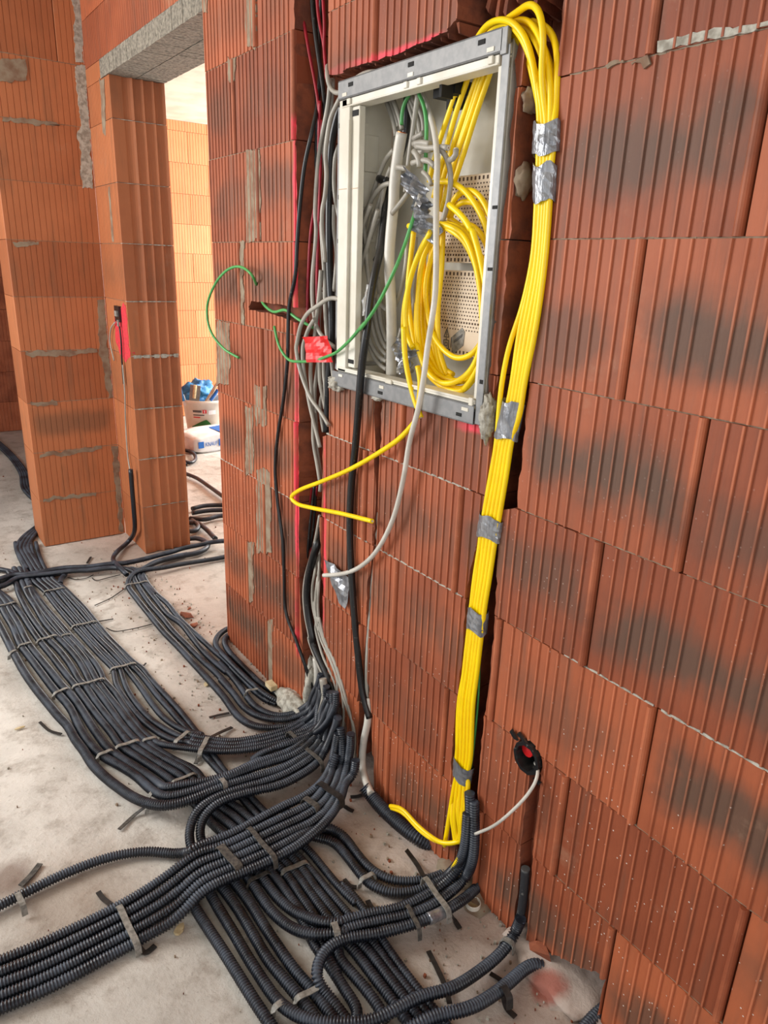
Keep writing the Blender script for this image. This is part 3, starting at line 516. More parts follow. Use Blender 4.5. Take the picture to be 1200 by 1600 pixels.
('corrugated_conduit','conduit','black conduit at far left rounding the brick stub wall end, second from the left','black conduits snaking round the end of the brick stub wall','conduit',0.011,1,[(-0.3659,7.724,0.012),(-0.33,7.2349,0.012),(-0.3098,6.7782,0.012),(-0.2965,6.4344,0.012),(-0.2801,6.1075,0.012),(-0.2644,5.7368,0.012),(-0.2733,5.2909,0.012),(-0.3167,4.9194,0.012),(-0.3084,4.6133,0.012),(-0.2906,4.4187,0.012),(-0.3565,4.1999,0.012),(-0.4768,3.999,0.012),(-0.5274,3.8525,0.012),(-0.5309,3.7229,0.012),(-0.5293,3.5374,0.012)]),
('corrugated_conduit','conduit','black conduit at far left rounding the brick stub wall end, third from the left','black conduits snaking round the end of the brick stub wall','conduit',0.011,1,[(-0.3612,7.7202,0.012),(-0.3395,7.2339,0.012),(-0.2988,6.7884,0.012),(-0.2862,6.4292,0.012),(-0.2677,6.1011,0.012),(-0.2526,5.7307,0.012),(-0.2601,5.2839,0.012),(-0.3013,4.911,0.012),(-0.2996,4.6085,0.012),(-0.2859,4.416,0.012),(-0.3475,4.1948,0.012),(-0.4615,3.9903,0.012),(-0.511,3.8431,0.012),(-0.5134,3.7127,0.012),(-0.5117,3.5271,0.012)]),
('corrugated_conduit','conduit','black conduit at far left rounding the brick stub wall end, fourth from the left','black conduits snaking round the end of the brick stub wall','conduit',0.011,1,[(-0.3543,7.7125,0.012),(-0.3181,7.2134,0.012),(-0.3017,6.7788,0.012),(-0.2758,6.4241,0.012),(-0.2553,6.0948,0.012),(-0.2408,5.7246,0.012),(-0.2468,5.2768,0.012),(-0.2858,4.9026,0.012),(-0.2907,4.6036,0.012),(-0.2811,4.4134,0.012),(-0.3385,4.1897,0.012),(-0.4461,3.9815,0.012),(-0.4946,3.8336,0.012),(-0.4959,3.7025,0.012),(-0.4941,3.5168,0.012)]),
('corrugated_conduit','conduit','topmost black conduit crossing the floor in front of the grooved door pier','black conduits crossing the floor from the photo left edge to the doorway','conduit',0.0125,0,[(-1.8268,4.1268,0.0135),(-1.389,3.8718,0.0135),(-1.005,3.6296,0.0135),(-0.7081,3.4548,0.035),(-0.6792,3.4377,0.035),(-0.6224,3.4624,0.035),(-0.5728,3.4365,0.035),(-0.4913,3.4314,0.035),(-0.4077,3.4261,0.035),(-0.3022,3.382,0.035),(-0.2051,3.3668,0.035),(-0.1569,3.3441,0.035),(-0.0704,3.3438,0.035),(0.0309,3.3613,0.035),(0.0996,3.3707,0.035),(0.1505,3.3882,0.035),(0.2436,3.3929,0.035),(0.3274,3.3975,0.035),(0.4313,3.3594,0.035),(0.7092,3.2477,0.0135),(1.0905,3.109,0.0135)]),
('corrugated_conduit','conduit','black conduit crossing the floor just below the topmost crossing one','black conduits crossing the floor from the photo left edge to the doorway','conduit',0.0125,0,[(-1.8463,4.0489,0.0135),(-1.405,3.7794,0.0135),(-1.0263,3.5547,0.0135),(-0.7193,3.3779,0.03),(-0.691,3.3611,0.03),(-0.6574,3.3777,0.03),(-0.6125,3.4277,0.03),(-0.5646,3.4245,0.03),(-0.4703,3.3995,0.03),(-0.3828,3.3861,0.03),(-0.31,3.3522,0.03),(-0.215,3.3319,0.03),(-0.1811,3.3031,0.03),(-0.1495,3.2668,0.03),(-0.1246,3.233,0.014),(-0.127,3.0911,0.014),(-0.1223,2.9615,0.014)]),
('corrugated_conduit','conduit','black conduit entering at the photo left edge and ducking under the crossing pair','black conduits crossing the floor from the photo left edge to the doorway','conduit',0.0125,0,[(-1.6582,4.4977,0.0135),(-1.276,4.1624,0.0135),(-0.9515,3.8749,0.0135),(-0.6863,3.633,0.014),(-0.6572,3.6071,0.014),(-0.6205,3.5593,0.014),(-0.5944,3.4837,0.014),(-0.5667,3.3922,0.014)]),
('corrugated_conduit','conduit','black conduit crossing from the photo left edge, lowest of the crossing group','black conduits crossing the floor from the photo left edge to the doorway','conduit',0.0115,0,[(-1.8715,4.0321,0.0125),(-1.4287,3.8175,0.0125),(-1.0215,3.6218,0.0125),(-0.709,3.4681,0.014),(-0.6795,3.4539,0.014),(-0.6328,3.481,0.014),(-0.5944,3.4837,0.014),(-0.5488,3.4315,0.014),(-0.4683,3.4179,0.014),(-0.4013,3.4131,0.014),(-0.4346,3.3641,0.014),(-0.4536,3.3008,0.014)]),
('corrugated_conduit','conduit','black conduit coming down the inner corner beside the grooved door pier',None,'conduit',0.0115,0,[(-0.03,3.539,0.4439),(-0.03,3.5399,0.3325),(-0.03,3.5408,0.2188),(-0.03,3.5509,0.1231),(-0.0331,3.6667,0.02),(-0.1358,3.5363,0.02),(-0.171,3.4658,0.02),(-0.1904,3.2802,0.045),(-0.177,3.2105,0.03)]),
('corrugated_conduit','conduit','smooth black conduit at left edge of the narrower doorway bundle, turning sharply','black conduits in the narrower bundle running from the doorway along the main brick wall','conduit',0.0125,1,[(1.1113,3.3556,0.0135),(0.7208,3.2971,0.0135),(0.4264,3.2426,0.0135),(0.3196,3.2245,0.0135),(0.1978,3.2265,0.016),(0.0814,3.2309,0.02),(-0.0042,3.2218,0.025),(-0.0774,3.2245,0.03),(-0.1328,3.2219,0.03),(-0.173,3.1859,0.02),(-0.1992,3.1189,0.0135),(-0.206,2.9671,0.0135),(-0.2071,2.7542,0.0135),(-0.2063,2.598,0.0135),(-0.1979,2.4607,0.0135),(-0.1941,2.335,0.0135),(-0.1892,2.1967,0.0135),(-0.1866,2.042,0.0135),(-0.1911,1.9778,0.0135),(-0.1917,1.904,0.016),(-0.1735,1.8399,0.02),(-0.1328,1.7929,0.025),(-0.0678,1.7625,0.03),(-0.03,1.7317,0.0637),(-0.03,1.6704,0.1435),(-0.03,1.6529,0.2121)]),
('corrugated_conduit','conduit','smooth black conduit second from left in the narrower doorway bundle','black conduits in the narrower bundle running from the doorway along the main brick wall','conduit',0.0115,1,[(-0.066,3.2624,0.02),(-0.1031,3.2835,0.0135),(-0.146,3.2123,0.0135),(-0.1642,3.066,0.0135),(-0.1737,2.874,0.0135),(-0.1711,2.7324,0.0135),(-0.173,2.6029,0.0135),(-0.1657,2.4644,0.0135),(-0.1577,2.3127,0.0135),(-0.1486,2.2121,0.0135),(-0.1461,2.0916,0.0135),(-0.1522,2.1721,0.0135),(-0.1498,2.0467,0.0135),(-0.1541,1.9753,0.0135),(-0.1449,1.9008,0.018),(-0.1137,1.8421,0.022),(-0.0701,1.7993,0.03),(-0.02,1.7594,0.0664),(-0.02,1.7018,0.1439),(-0.02,1.6837,0.2026)]),
('corrugated_conduit','conduit','smooth black conduit third from left in the narrower doorway bundle','black conduits in the narrower bundle running from the doorway along the main brick wall','conduit',0.0115,1,[(0.1669,3.3566,0.0135),(0.071,3.3494,0.0135),(0.0014,3.3149,0.02),(-0.0653,3.2622,0.03),(-0.1066,3.2505,0.02),(-0.1234,3.2076,0.0135),(-0.1353,3.0649,0.0135),(-0.1387,2.9119,0.0135),(-0.1407,2.7413,0.0135),(-0.1237,2.6504,0.0135),(-0.1266,2.5125,0.0135),(-0.1299,2.396,0.0135),(-0.1258,2.3039,0.0135),(-0.1132,2.1902,0.0135),(-0.1124,2.2812,0.0135),(-0.1083,2.1803,0.0135),(-0.1128,2.0789,0.0135),(-0.1209,1.9754,0.0135),(-0.117,1.9135,0.018),(-0.0919,1.8529,0.022),(-0.049,1.8183,0.03),(-0.01,1.7673,0.0866),(-0.01,1.7099,0.1633),(-0.01,1.6965,0.2192)]),
('corrugated_conduit','conduit','smooth black conduit fourth from left in the narrower doorway bundle, vanishing beside the mortar lump','black conduits in the narrower bundle running from the doorway along the main brick wall','conduit',0.011,1,[(-0.1337,3.3021,0.02),(-0.0973,3.2623,0.0135),(-0.1083,3.173,0.0135),(-0.1168,3.0863,0.0135),(-0.1172,2.9597,0.0135),(-0.1087,2.8496,0.0135),(-0.1133,2.7249,0.0135),(-0.1074,2.5631,0.0135),(-0.0991,2.4474,0.0135),(-0.0912,2.3381,0.0135),(-0.0848,2.2678,0.0135),(-0.0852,2.1626,0.0135),(-0.0874,2.2283,0.0135),(-0.0832,2.1061,0.0135),(-0.0753,2.0004,0.0135),(-0.0649,1.9404,0.0135)]),
('corrugated_conduit','conduit','black conduit looping round the wall corner, outer of the pair hugging the brick wall foot','black conduits in the narrower bundle running from the doorway along the main brick wall','conduit',0.0115,1,[(0.0685,2.4436,0.0135),(0.0556,2.5027,0.0135),(0.0244,2.5087,0.0135),(-0.0278,2.4771,0.0135),(-0.0598,2.4354,0.0135),(-0.0762,2.3804,0.0135),(-0.0743,2.3165,0.0135),(-0.079,2.2107,0.0135),(-0.0782,2.0687,0.0135),(-0.0795,2.1271,0.0135),(-0.0805,2.0255,0.0135),(-0.0695,1.9539,0.0135),(-0.0516,1.9217,0.0135)]),
('corrugated_conduit','conduit','black conduit looping round the wall corner, inner of the pair hugging the brick wall foot','black conduits in the narrower bundle running from the doorway along the main brick wall','conduit',0.0115,1,[(0.0463,2.395,0.0135),(0.0289,2.4551,0.0135),(0.0027,2.4585,0.0135),(-0.0302,2.4174,0.0135),(-0.0464,2.3448,0.0135),(-0.0484,2.2564,0.0135),(-0.0462,2.1592,0.0135),(-0.0443,2.077,0.0135),(-0.0479,2.1192,0.0135),(-0.037,2.0318,0.0135),(-0.0182,1.9648,0.0135),(-0.0046,1.924,0.0135)]),
('corrugated_conduit','conduit','black conduit squeezed between the straight runs and the brick wall foot','black conduits in the narrower bundle running from the doorway along the main brick wall','conduit',0.01,1,[(-0.0908,2.3019,0.035),(-0.0877,2.1988,0.035),(-0.0844,2.0896,0.035),(-0.0772,1.9953,0.035),(-0.067,1.9353,0.035),(-0.0433,1.9155,0.02)]),
('corrugated_conduit','conduit','short black conduit stub poking out of the pale mortar at the wall foot',None,'conduit',0.0095,1,[(-0.0159,1.8859,0.03),(-0.0029,1.8727,0.03),(0.0142,1.8515,0.03),(0.0314,1.8409,0.03)]),
('corrugated_conduit','conduit','black conduit hooking in a tight turn out of the crossing, outer of the two hooks','black conduits of the middle band sweeping from the straight runs up to the wall','conduit',0.0125,1,[(-0.5225,1.4107,0.014),(-0.531,1.4438,0.02),(-0.5277,1.4771,0.03),(-0.511,1.5093,0.04),(-0.4891,1.5335,0.05),(-0.453,1.5502,0.055),(-0.3988,1.5569,0.055),(-0.3477,1.5526,0.055),(-0.2841,1.5425,0.055),(-0.22,1.539,0.055),(-0.1689,1.5438,0.06),(-0.1034,1.5623,0.06),(-0.0502,1.6001,0.06),(-0.05,1.5698,0.1719),(-0.05,1.5454,0.2272)]),
('corrugated_conduit','conduit','black conduit hooking in a tight turn out of the crossing, inner of the two hooks','black conduits of the middle band sweeping from the straight runs up to the wall','conduit',0.0125,1,[(-0.4988,1.4303,0.014),(-0.5017,1.4607,0.02),(-0.497,1.4818,0.03),(-0.4816,1.5095,0.04),(-0.4513,1.529,0.05),(-0.4081,1.5351,0.055),(-0.3576,1.5305,0.055),(-0.3085,1.5204,0.055),(-0.252,1.5045,0.055),(-0.1963,1.5112,0.055),(-0.1292,1.5261,0.055),(-0.0796,1.559,0.055),(-0.06,1.5193,0.1746),(-0.06,1.5117,0.2046)]),
('corrugated_conduit','conduit','black conduit emerging from beneath the middle band beside a torn orange spot','black conduits of the middle band sweeping from the straight runs up to the wall','conduit',0.011,1,[(-0.3585,1.6433,0.03),(-0.3262,1.6425,0.04),(-0.2758,1.6496,0.04),(-0.2138,1.6573,0.04),(-0.1498,1.6645,0.04),(-0.0918,1.6757,0.04),(-0.0299,1.7,0.04),(-0.03,1.6567,0.1513),(-0.03,1.6261,0.2163)]),
('corrugated_conduit','conduit','thick black conduit passing over the middle band toward the wall, with dark tape','black conduits of the middle band sweeping from the straight runs up to the wall','conduit',0.0125,1,[(-0.2544,1.6753,0.03),(-0.2267,1.6605,0.055),(-0.1905,1.6433,0.07),(-0.1335,1.6368,0.07),(-0.0659,1.6464,0.07),(-0.05,1.6105,0.1289),(-0.05,1.5873,0.1773),(-0.05,1.5623,0.2227)]),
('corrugated_conduit','conduit','black conduit rising between floor bundles and wall groove, nearest the wall groove','black conduits rising at the wall groove','conduit',0.011,1,[(-0.1184,1.7073,0.045),(-0.0795,1.7009,0.045),(-0.03,1.6931,0.0586),(-0.03,1.6382,0.1297),(-0.03,1.6123,0.1872),(-0.03,1.6087,0.2259)]),
('corrugated_conduit','conduit','black conduit rising between floor bundles and wall groove, just outside it','black conduits rising at the wall groove','conduit',0.011,1,[(-0.1128,1.6922,0.045),(-0.074,1.6857,0.045),(-0.0456,1.642,0.0911),(-0.0456,1.5892,0.1641),(-0.0456,1.5644,0.22),(-0.0456,1.5653,0.2552)]),
('corrugated_conduit','conduit','black conduit rising between floor bundles and wall groove, outermost','black conduits rising at the wall groove','conduit',0.011,1,[(-0.1068,1.6761,0.045),(-0.0682,1.6694,0.045),(-0.0624,1.5883,0.1254),(-0.0624,1.5378,0.2004),(-0.0624,1.514,0.2545),(-0.0624,1.5196,0.2861)]),
('corrugated_conduit','conduit','single black conduit arching left from the black-taped knot to the photo left edge',None,'conduit',0.0125,1,[(-2.2797,1.3739,0.0135),(-1.7807,1.4233,0.0135),(-1.3255,1.4881,0.0135),(-0.9876,1.5302,0.014),(-0.959,1.5337,0.014),(-0.9035,1.5406,0.014),(-0.8457,1.5477,0.014),(-0.7865,1.5497,0.014),(-0.7264,1.5461,0.014),(-0.6676,1.5311,0.014),(-0.6116,1.5029,0.014),(-0.5679,1.4633,0.014),(-0.5377,1.4342,0.03),(-0.5606,1.4053,0.06),(-0.5316,1.411,0.062),(-0.4946,1.4059,0.062),(-0.4561,1.4025,0.062),(-0.4142,1.4047,0.062),(-0.3469,1.4132,0.062),(-0.2768,1.421,0.062),(-0.2314,1.4206,0.062),(-0.1853,1.4276,0.065),(-0.1293,1.4576,0.065),(-0.0813,1.5044,0.065),(-0.07,1.4943,0.163)]),
('corrugated_conduit','conduit','thick black conduit in the diagonal bundle at photo bottom left, topmost of five','black conduits of the thick diagonal bundle across the photo bottom left','conduit',0.0128,1,[(-2.3266,1.413,0.0138),(-1.8266,1.3924,0.0138),(-1.389,1.3923,0.0138),(-1.0295,1.3813,0.014),(-0.9813,1.3801,0.014),(-0.9151,1.3756,0.014),(-0.8446,1.3768,0.014),(-0.77,1.3798,0.014),(-0.7146,1.3846,0.014),(-0.6689,1.3892,0.018),(-0.6228,1.3893,0.03),(-0.5791,1.3911,0.045),(-0.5394,1.3912,0.058),(-0.5192,1.3864,0.062),(-0.4868,1.3769,0.062),(-0.4484,1.3737,0.062),(-0.4015,1.3782,0.062),(-0.3626,1.3808,0.062),(-0.3189,1.3823,0.062),(-0.2745,1.3829,0.062),(-0.2239,1.3843,0.064),(-0.1558,1.4209,0.064),(-0.1011,1.4715,0.064),(-0.1002,1.4753,0.064),(-0.075,1.4886,0.0992)]),
('corrugated_conduit','conduit','thick black conduit in the diagonal bundle at photo bottom left, second from top of five','black conduits of the thick diagonal bundle across the photo bottom left','conduit',0.0128,1,[(-2.3418,1.387,0.0138),(-1.8284,1.3836,0.0138),(-1.3792,1.3607,0.0138),(-1.033,1.3518,0.014),(-0.9857,1.3502,0.014),(-0.9207,1.3451,0.014),(-0.8515,1.3459,0.014),(-0.778,1.3494,0.014),(-0.7237,1.3535,0.014),(-0.6791,1.357,0.018),(-0.6347,1.3546,0.03),(-0.5924,1.3546,0.045),(-0.5516,1.3596,0.058),(-0.531,1.3568,0.062),(-0.4977,1.3509,0.062),(-0.4598,1.3479,0.062),(-0.4144,1.3506,0.062),(-0.3767,1.3519,0.062),(-0.3336,1.3535,0.062),(-0.2896,1.3546,0.062),(-0.2439,1.3567,0.062),(-0.1894,1.3717,0.062),(-0.1351,1.4069,0.062),(-0.1011,1.4408,0.062),(-0.0613,1.4849,0.062),(-0.06,1.4807,0.1266),(-0.06,1.4946,0.1794)]),
('corrugated_conduit','conduit','thick black conduit in the diagonal bundle at photo bottom left, middle of five','black conduits of the thick diagonal bundle across the photo bottom left','conduit',0.0128,1,[(-2.3332,1.3783,0.0138),(-1.8406,1.3584,0.0138),(-1.3825,1.3483,0.0138),(-1.0364,1.3232,0.014),(-0.9899,1.3211,0.014),(-0.926,1.3155,0.014),(-0.8581,1.316,0.014),(-0.7857,1.3201,0.014),(-0.7325,1.3234,0.014),(-0.689,1.3259,0.018),(-0.6461,1.3212,0.03),(-0.6051,1.3196,0.045),(-0.5634,1.329,0.058),(-0.5423,1.3283,0.062),(-0.5083,1.3256,0.062),(-0.4708,1.3229,0.062),(-0.4269,1.3238,0.062),(-0.3903,1.3239,0.062),(-0.3479,1.3255,0.062),(-0.3043,1.3272,0.062),(-0.2624,1.3238,0.062),(-0.2031,1.3404,0.062),(-0.1436,1.3769,0.062),(-0.0849,1.4305,0.062),(-0.05,1.4666,0.0798),(-0.05,1.4562,0.1279),(-0.05,1.4557,0.1791)]),
('corrugated_conduit','conduit','thick black conduit in the diagonal bundle at photo bottom left, second from bottom of five','black conduits of the thick diagonal bundle across the photo bottom left','conduit',0.0128,1,[(-2.3419,1.3612,0.0138),(-1.8412,1.3394,0.0138),(-1.3919,1.3101,0.0138),(-1.0397,1.2955,0.014),(-0.994,1.2931,0.014),(-0.9313,1.287,0.014),(-0.8645,1.2872,0.014),(-0.7932,1.2916,0.014),(-0.741,1.2944,0.014),(-0.6985,1.2959,0.018),(-0.6571,1.2889,0.03),(-0.6174,1.286,0.045),(-0.5748,1.2995,0.058),(-0.5534,1.3006,0.062),(-0.5185,1.3011,0.062),(-0.4816,1.2985,0.062),(-0.439,1.2978,0.062),(-0.4035,1.2967,0.062),(-0.3617,1.2984,0.062),(-0.3185,1.3006,0.062),(-0.2805,1.307,0.06),(-0.2474,1.3109,0.05),(-0.2046,1.3218,0.03),(-0.1774,1.2899,0.014),(-0.1797,1.242,0.014)]),
('corrugated_conduit','conduit','thick black conduit in the diagonal bundle at photo bottom left, bottom of five','black conduits of the thick diagonal bundle across the photo bottom left','conduit',0.0128,1,[(-2.3441,1.3442,0.0138),(-1.8399,1.3233,0.0138),(-1.3867,1.2811,0.0138),(-1.0428,1.2687,0.014),(-0.998,1.2659,0.014),(-0.9363,1.2593,0.014),(-0.8706,1.2592,0.014),(-0.8004,1.2641,0.014),(-0.7492,1.2662,0.014),(-0.7077,1.2669,0.018),(-0.6677,1.2579,0.03),(-0.6292,1.2536,0.045),(-0.5858,1.271,0.058),(-0.564,1.2738,0.062),(-0.5285,1.2772,0.062),(-0.492,1.2749,0.062),(-0.4507,1.2726,0.062),(-0.4163,1.2704,0.062),(-0.3751,1.2721,0.062),(-0.3323,1.2748,0.062),(-0.2834,1.2863,0.062),(-0.2284,1.3051,0.062),(-0.1739,1.3349,0.062),(-0.1315,1.3691,0.062),(-0.0907,1.415,0.062),(-0.0582,1.421,0.062),(-0.05,1.4276,0.1081)]),
('corrugated_conduit','conduit','leftmost thick black conduit of those running to the photo bottom, lying along bare concrete','black corrugated conduits running side by side to the photo bottom edge','conduit',0.0128,1,[(-0.5943,1.3866,0.014),(-0.5889,1.3305,0.014),(-0.5866,1.2788,0.014),(-0.582,1.2091,0.014),(-0.5763,1.1383,0.014),(-0.5724,1.0688,0.014),(-0.5687,1.0036,0.014),(-0.564,0.9451,0.014),(-0.559,0.9032,0.014),(-0.5115,0.5504,0.0138),(-0.4705,0.1075,0.0138),(-0.401,-0.3956,0.0138)]),
('corrugated_conduit','conduit','thick black conduit turning right at photo bottom and climbing below the junction box','black corrugated conduits running side by side to the photo bottom edge','conduit',0.0128,1,[(-0.5469,1.3721,0.014),(-0.5422,1.3262,0.014),(-0.5423,1.2798,0.014),(-0.5411,1.2296,0.014),(-0.5391,1.1672,0.014),(-0.5387,1.105,0.014),(-0.5356,1.0446,0.014),(-0.5325,0.995,0.014),(-0.5293,0.9608,0.02),(-0.5178,0.9186,0.03),(-0.4984,0.881,0.04),(-0.4515,0.8427,0.045),(-0.4141,0.8203,0.045),(-0.3818,0.8111,0.045),(-0.3384,0.8094,0.045),(-0.2806,0.8038,0.04),(-0.2291,0.7875,0.035),(-0.165,0.7896,0.025),(-0.1011,0.7947,0.02),(-0.0506,0.8029,0.02),(-0.012,0.8145,0.0291),(-0.012,0.8049,0.0772)]),
('corrugated_conduit','conduit','smooth dark tube end rising into the wall slot below the junction box',None,'black_hose',0.01,0,[(0,0.8204,0.0311),(0,0.8157,0.0777),(0,0.8147,0.1083),(0,0.8158,0.154),(0,0.8186,0.2021)]),
('corrugated_conduit','conduit','thick black conduit, left of the close pair between bare concrete strips at photo bottom','black corrugated conduits running side by side to the photo bottom edge','conduit',0.0128,1,[(-0.5189,1.365,0.014),(-0.513,1.3231,0.014),(-0.509,1.2785,0.014),(-0.5045,1.2203,0.014),(-0.5044,1.14,0.014),(-0.5044,1.0654,0.014),(-0.4967,1.0108,0.014),(-0.4893,0.9588,0.014),(-0.4838,0.9065,0.014),(-0.4805,0.865,0.014),(-0.4563,0.5128,0.0138),(-0.4104,0.0663,0.0138),(-0.3703,-0.4375,0.0138)]),
('corrugated_conduit','conduit','thick black conduit, right of the close pair between bare concrete strips at photo bottom','black corrugated conduits running side by side to the photo bottom edge','conduit',0.0128,1,[(-0.4888,1.3622,0.014),(-0.4833,1.32,0.014),(-0.478,1.2791,0.014),(-0.4742,1.2203,0.014),(-0.4736,1.1428,0.014),(-0.4713,1.0738,0.014),(-0.4676,1.012,0.014),(-0.4592,0.9622,0.014),(-0.4544,0.9092,0.014),(-0.4498,0.8588,0.014),(-0.4213,0.5133,0.0138),(-0.3694,0.0611,0.0138),(-0.3371,-0.4434,0.0138)]),
('corrugated_conduit','conduit','thick black conduit curving to the right wall, outer side of the bend','black corrugated conduits running side by side to the photo bottom edge','conduit',0.0128,1,[(-0.4477,1.3468,0.014),(-0.4471,1.3128,0.014),(-0.4453,1.2737,0.014),(-0.4459,1.2271,0.014),(-0.4415,1.1694,0.014),(-0.429,1.112,0.02),(-0.408,1.0598,0.035),(-0.3706,1.0259,0.045),(-0.33,1.0097,0.045),(-0.3514,1.0203,0.045),(-0.2818,1.0028,0.045),(-0.2155,0.9773,0.045),(-0.1565,0.9629,0.045),(-0.0936,0.9656,0.045),(-0.0199,0.9815,0.045),(-0.02,0.9614,0.1118),(-0.02,0.961,0.1726),(-0.02,0.9672,0.227),(-0.02,0.9745,0.2797)]),
('corrugated_conduit','conduit','thick black conduit curving to the right wall, inner side of the bend','black corrugated conduits running side by side to the photo bottom edge','conduit',0.0128,1,[(-0.4238,1.337,0.014),(-0.4204,1.3011,0.014),(-0.4161,1.2682,0.014),(-0.4148,1.2146,0.014),(-0.4039,1.1595,0.014),(-0.3856,1.1067,0.025),(-0.3624,1.0525,0.045),(-0.3261,1.0348,0.045),(-0.3385,1.0411,0.045),(-0.2683,1.0228,0.045),(-0.2058,0.9984,0.045),(-0.1568,0.9932,0.045),(-0.083,0.9937,0.045),(-0.02,0.9957,0.0738),(-0.02,0.9769,0.1599),(-0.02,0.9815,0.2279),(-0.02,0.9913,0.2907)]),
('corrugated_conduit','conduit','thick black conduit bending back in a U near photo bottom centre, joined by silver tape','black corrugated conduits running side by side to the photo bottom edge','conduit',0.0128,1,[(-0.3658,-0.4845,0.0138),(-0.3806,0.026,0.0138),(-0.4108,0.4623,0.0138),(-0.4305,0.818,0.014),(-0.4327,0.8582,0.014),(-0.436,0.9045,0.014),(-0.4412,0.9409,0.02),(-0.4508,0.9522,0.04),(-0.4416,0.9694,0.045),(-0.419,0.9916,0.045),(-0.3916,1.0035,0.045),(-0.3585,1.0015,0.045),(-0.3237,0.9889,0.045),(-0.2997,0.9761,0.045),(-0.2321,0.9546,0.045),(-0.1891,0.9434,0.045),(-0.1422,0.9359,0.045),(-0.0726,0.9384,0.04),(-0.0311,0.9486,0.03),(0.0091,0.9601,0.025)]),
('corrugated_conduit','conduit','black corrugated conduit disappearing beneath the curving pair in the lower band','black corrugated conduits running side by side to the photo bottom edge','conduit',0.0115,1,[(-0.3953,1.3539,0.0135),(-0.3912,1.3108,0.0135),(-0.3904,1.2711,0.0135),(-0.3887,1.2189,0.0135),(-0.386,1.1633,0.0135),(-0.3836,1.1032,0.0135),(-0.3841,1.048,0.0135),(-0.3927,1.001,0.0135),(-0.3965,0.9574,0.0135)]),
('corrugated_conduit','conduit','lowest right thick black conduit curving out of the wall foot at photo bottom right',None,'conduit',0.0135,1,[(-1.5995,1.2163,0.0145),(-1.1157,1.0475,0.0145),(-0.6924,0.9006,0.0145),(-0.3694,0.7788,0.02),(-0.3312,0.765,0.04),(-0.2864,0.7572,0.04),(-0.2322,0.7337,0.04),(-0.1613,0.7315,0.03),(-0.0942,0.7394,0.02),(-0.0384,0.7459,0.016),(-0.0155,0.7377,0.016),(0.0008,0.7268,0),(0.0093,0.7125,-0.03)]),
('corrugated_conduit','conduit','outer of two black conduits dipping from the diagonal bundle then bending right',None,'conduit',0.0125,1,[(-0.2791,1.4313,0.014),(-0.2597,1.3527,0.014),(-0.2344,1.3108,0.014),(-0.2112,1.2874,0.014),(-0.2067,1.2393,0.014),(-0.2082,1.1697,0.014),(-0.207,1.1168,0.014),(-0.179,1.0663,0.014),(-0.1368,1.041,0.014),(-0.0897,1.0296,0.016),(-0.0405,1.0275,0.02),(-0.03,0.9877,0.1076),(-0.03,0.98,0.1866),(-0.03,0.9819,0.2442)]),
('corrugated_conduit','conduit','inner of two black conduits dipping from the diagonal bundle then bending right',None,'conduit',0.012,1,[(-0.2648,1.4589,0.014),(-0.2455,1.3784,0.014),(-0.2181,1.3388,0.014),(-0.1863,1.3079,0.014),(-0.1788,1.254,0.014),(-0.1819,1.1913,0.014),(-0.1777,1.1423,0.014),(-0.1561,1.0984,0.014),(-0.1171,1.0672,0.014),(-0.0631,1.0469,0.014),(-0.0157,1.041,0.014)]),
('corrugated_conduit','conduit','fat black conduit lying at wall foot with a white tube entering it',None,'conduit',0.019,1,[(-0.0515,1.3783,0.05),(-0.0442,1.3555,0.035),(-0.0408,1.3097,0.025),(-0.0329,1.225,0.022),(-0.0226,1.1665,0.02),(0.0053,1.1483,0)]),
('corrugated_conduit','conduit','dark conduit down in the broken hole at the wall foot, bottom right corner',None,'conduit',0.0125,1,[(-1.352,0.3289,0.0135),(-0.8629,0.4254,0.0135),(-0.4124,0.5092,0.0135),(-0.0748,0.5813,0.012),(-0.0122,0.5936,0.012),(0.0374,0.593,0.012),(0.0829,0.5878,0.012)]),
('corrugated_conduit','conduit','black conduit curving across the next room floor below the bag','loose black conduits in the next room','conduit',0.0135,0,[(0.6786,4.753,0.02),(0.7043,4.6186,0.02),(0.7043,4.39,0.02),(0.6984,4.1292,0.02),(0.6931,3.8899,0.02)]),
('corrugated_conduit','conduit','black conduit topmost of the heap seen through the doorway','loose black conduits in the next room','conduit',0.0135,0,[(0.4414,4.0067,0.02),(0.516,4.0256,0.02),(0.5893,4.0037,0.02),(0.6907,3.9475,0.02),(0.9615,3.7952,0.0145),(1.293,3.617,0.0145)]),
('corrugated_conduit','conduit','black conduit just under the topmost of the doorway heap','loose black conduits in the next room','conduit',0.0135,0,[(0.4132,3.9324,0.02),(0.5175,3.9279,0.02),(0.6544,3.8653,0.02),(0.9348,3.7503,0.0145),(1.2897,3.5832,0.0145)]),
('corrugated_conduit','conduit','black conduit third down in the doorway heap','loose black conduits in the next room','conduit',0.0135,0,[(0.3686,3.8489,0.02),(0.4358,3.7899,0.02),(0.5209,3.8063,0.02),(0.6194,3.7861,0.02),(0.9218,3.7203,0.0145),(1.31,3.6522,0.0145)]),
('corrugated_conduit','conduit','black conduit short curved end curling down in the doorway heap','loose black conduits in the next room','conduit',0.0135,0,[(0.3219,3.7915,0.02),(0.3738,3.7622,0.02),(0.3825,3.6561,0.02),(0.3721,3.5079,0.02),(0.3695,3.4723,0.02)]),
('corrugated_conduit','conduit','black conduit small loop tucked behind the grooved pier','loose black conduits in the next room','conduit',0.0135,0,[(0.2587,3.6871,0.02),(0.3131,3.6367,0.02),(0.3647,3.7062,0.02),(0.366,3.8082,0.02)]),
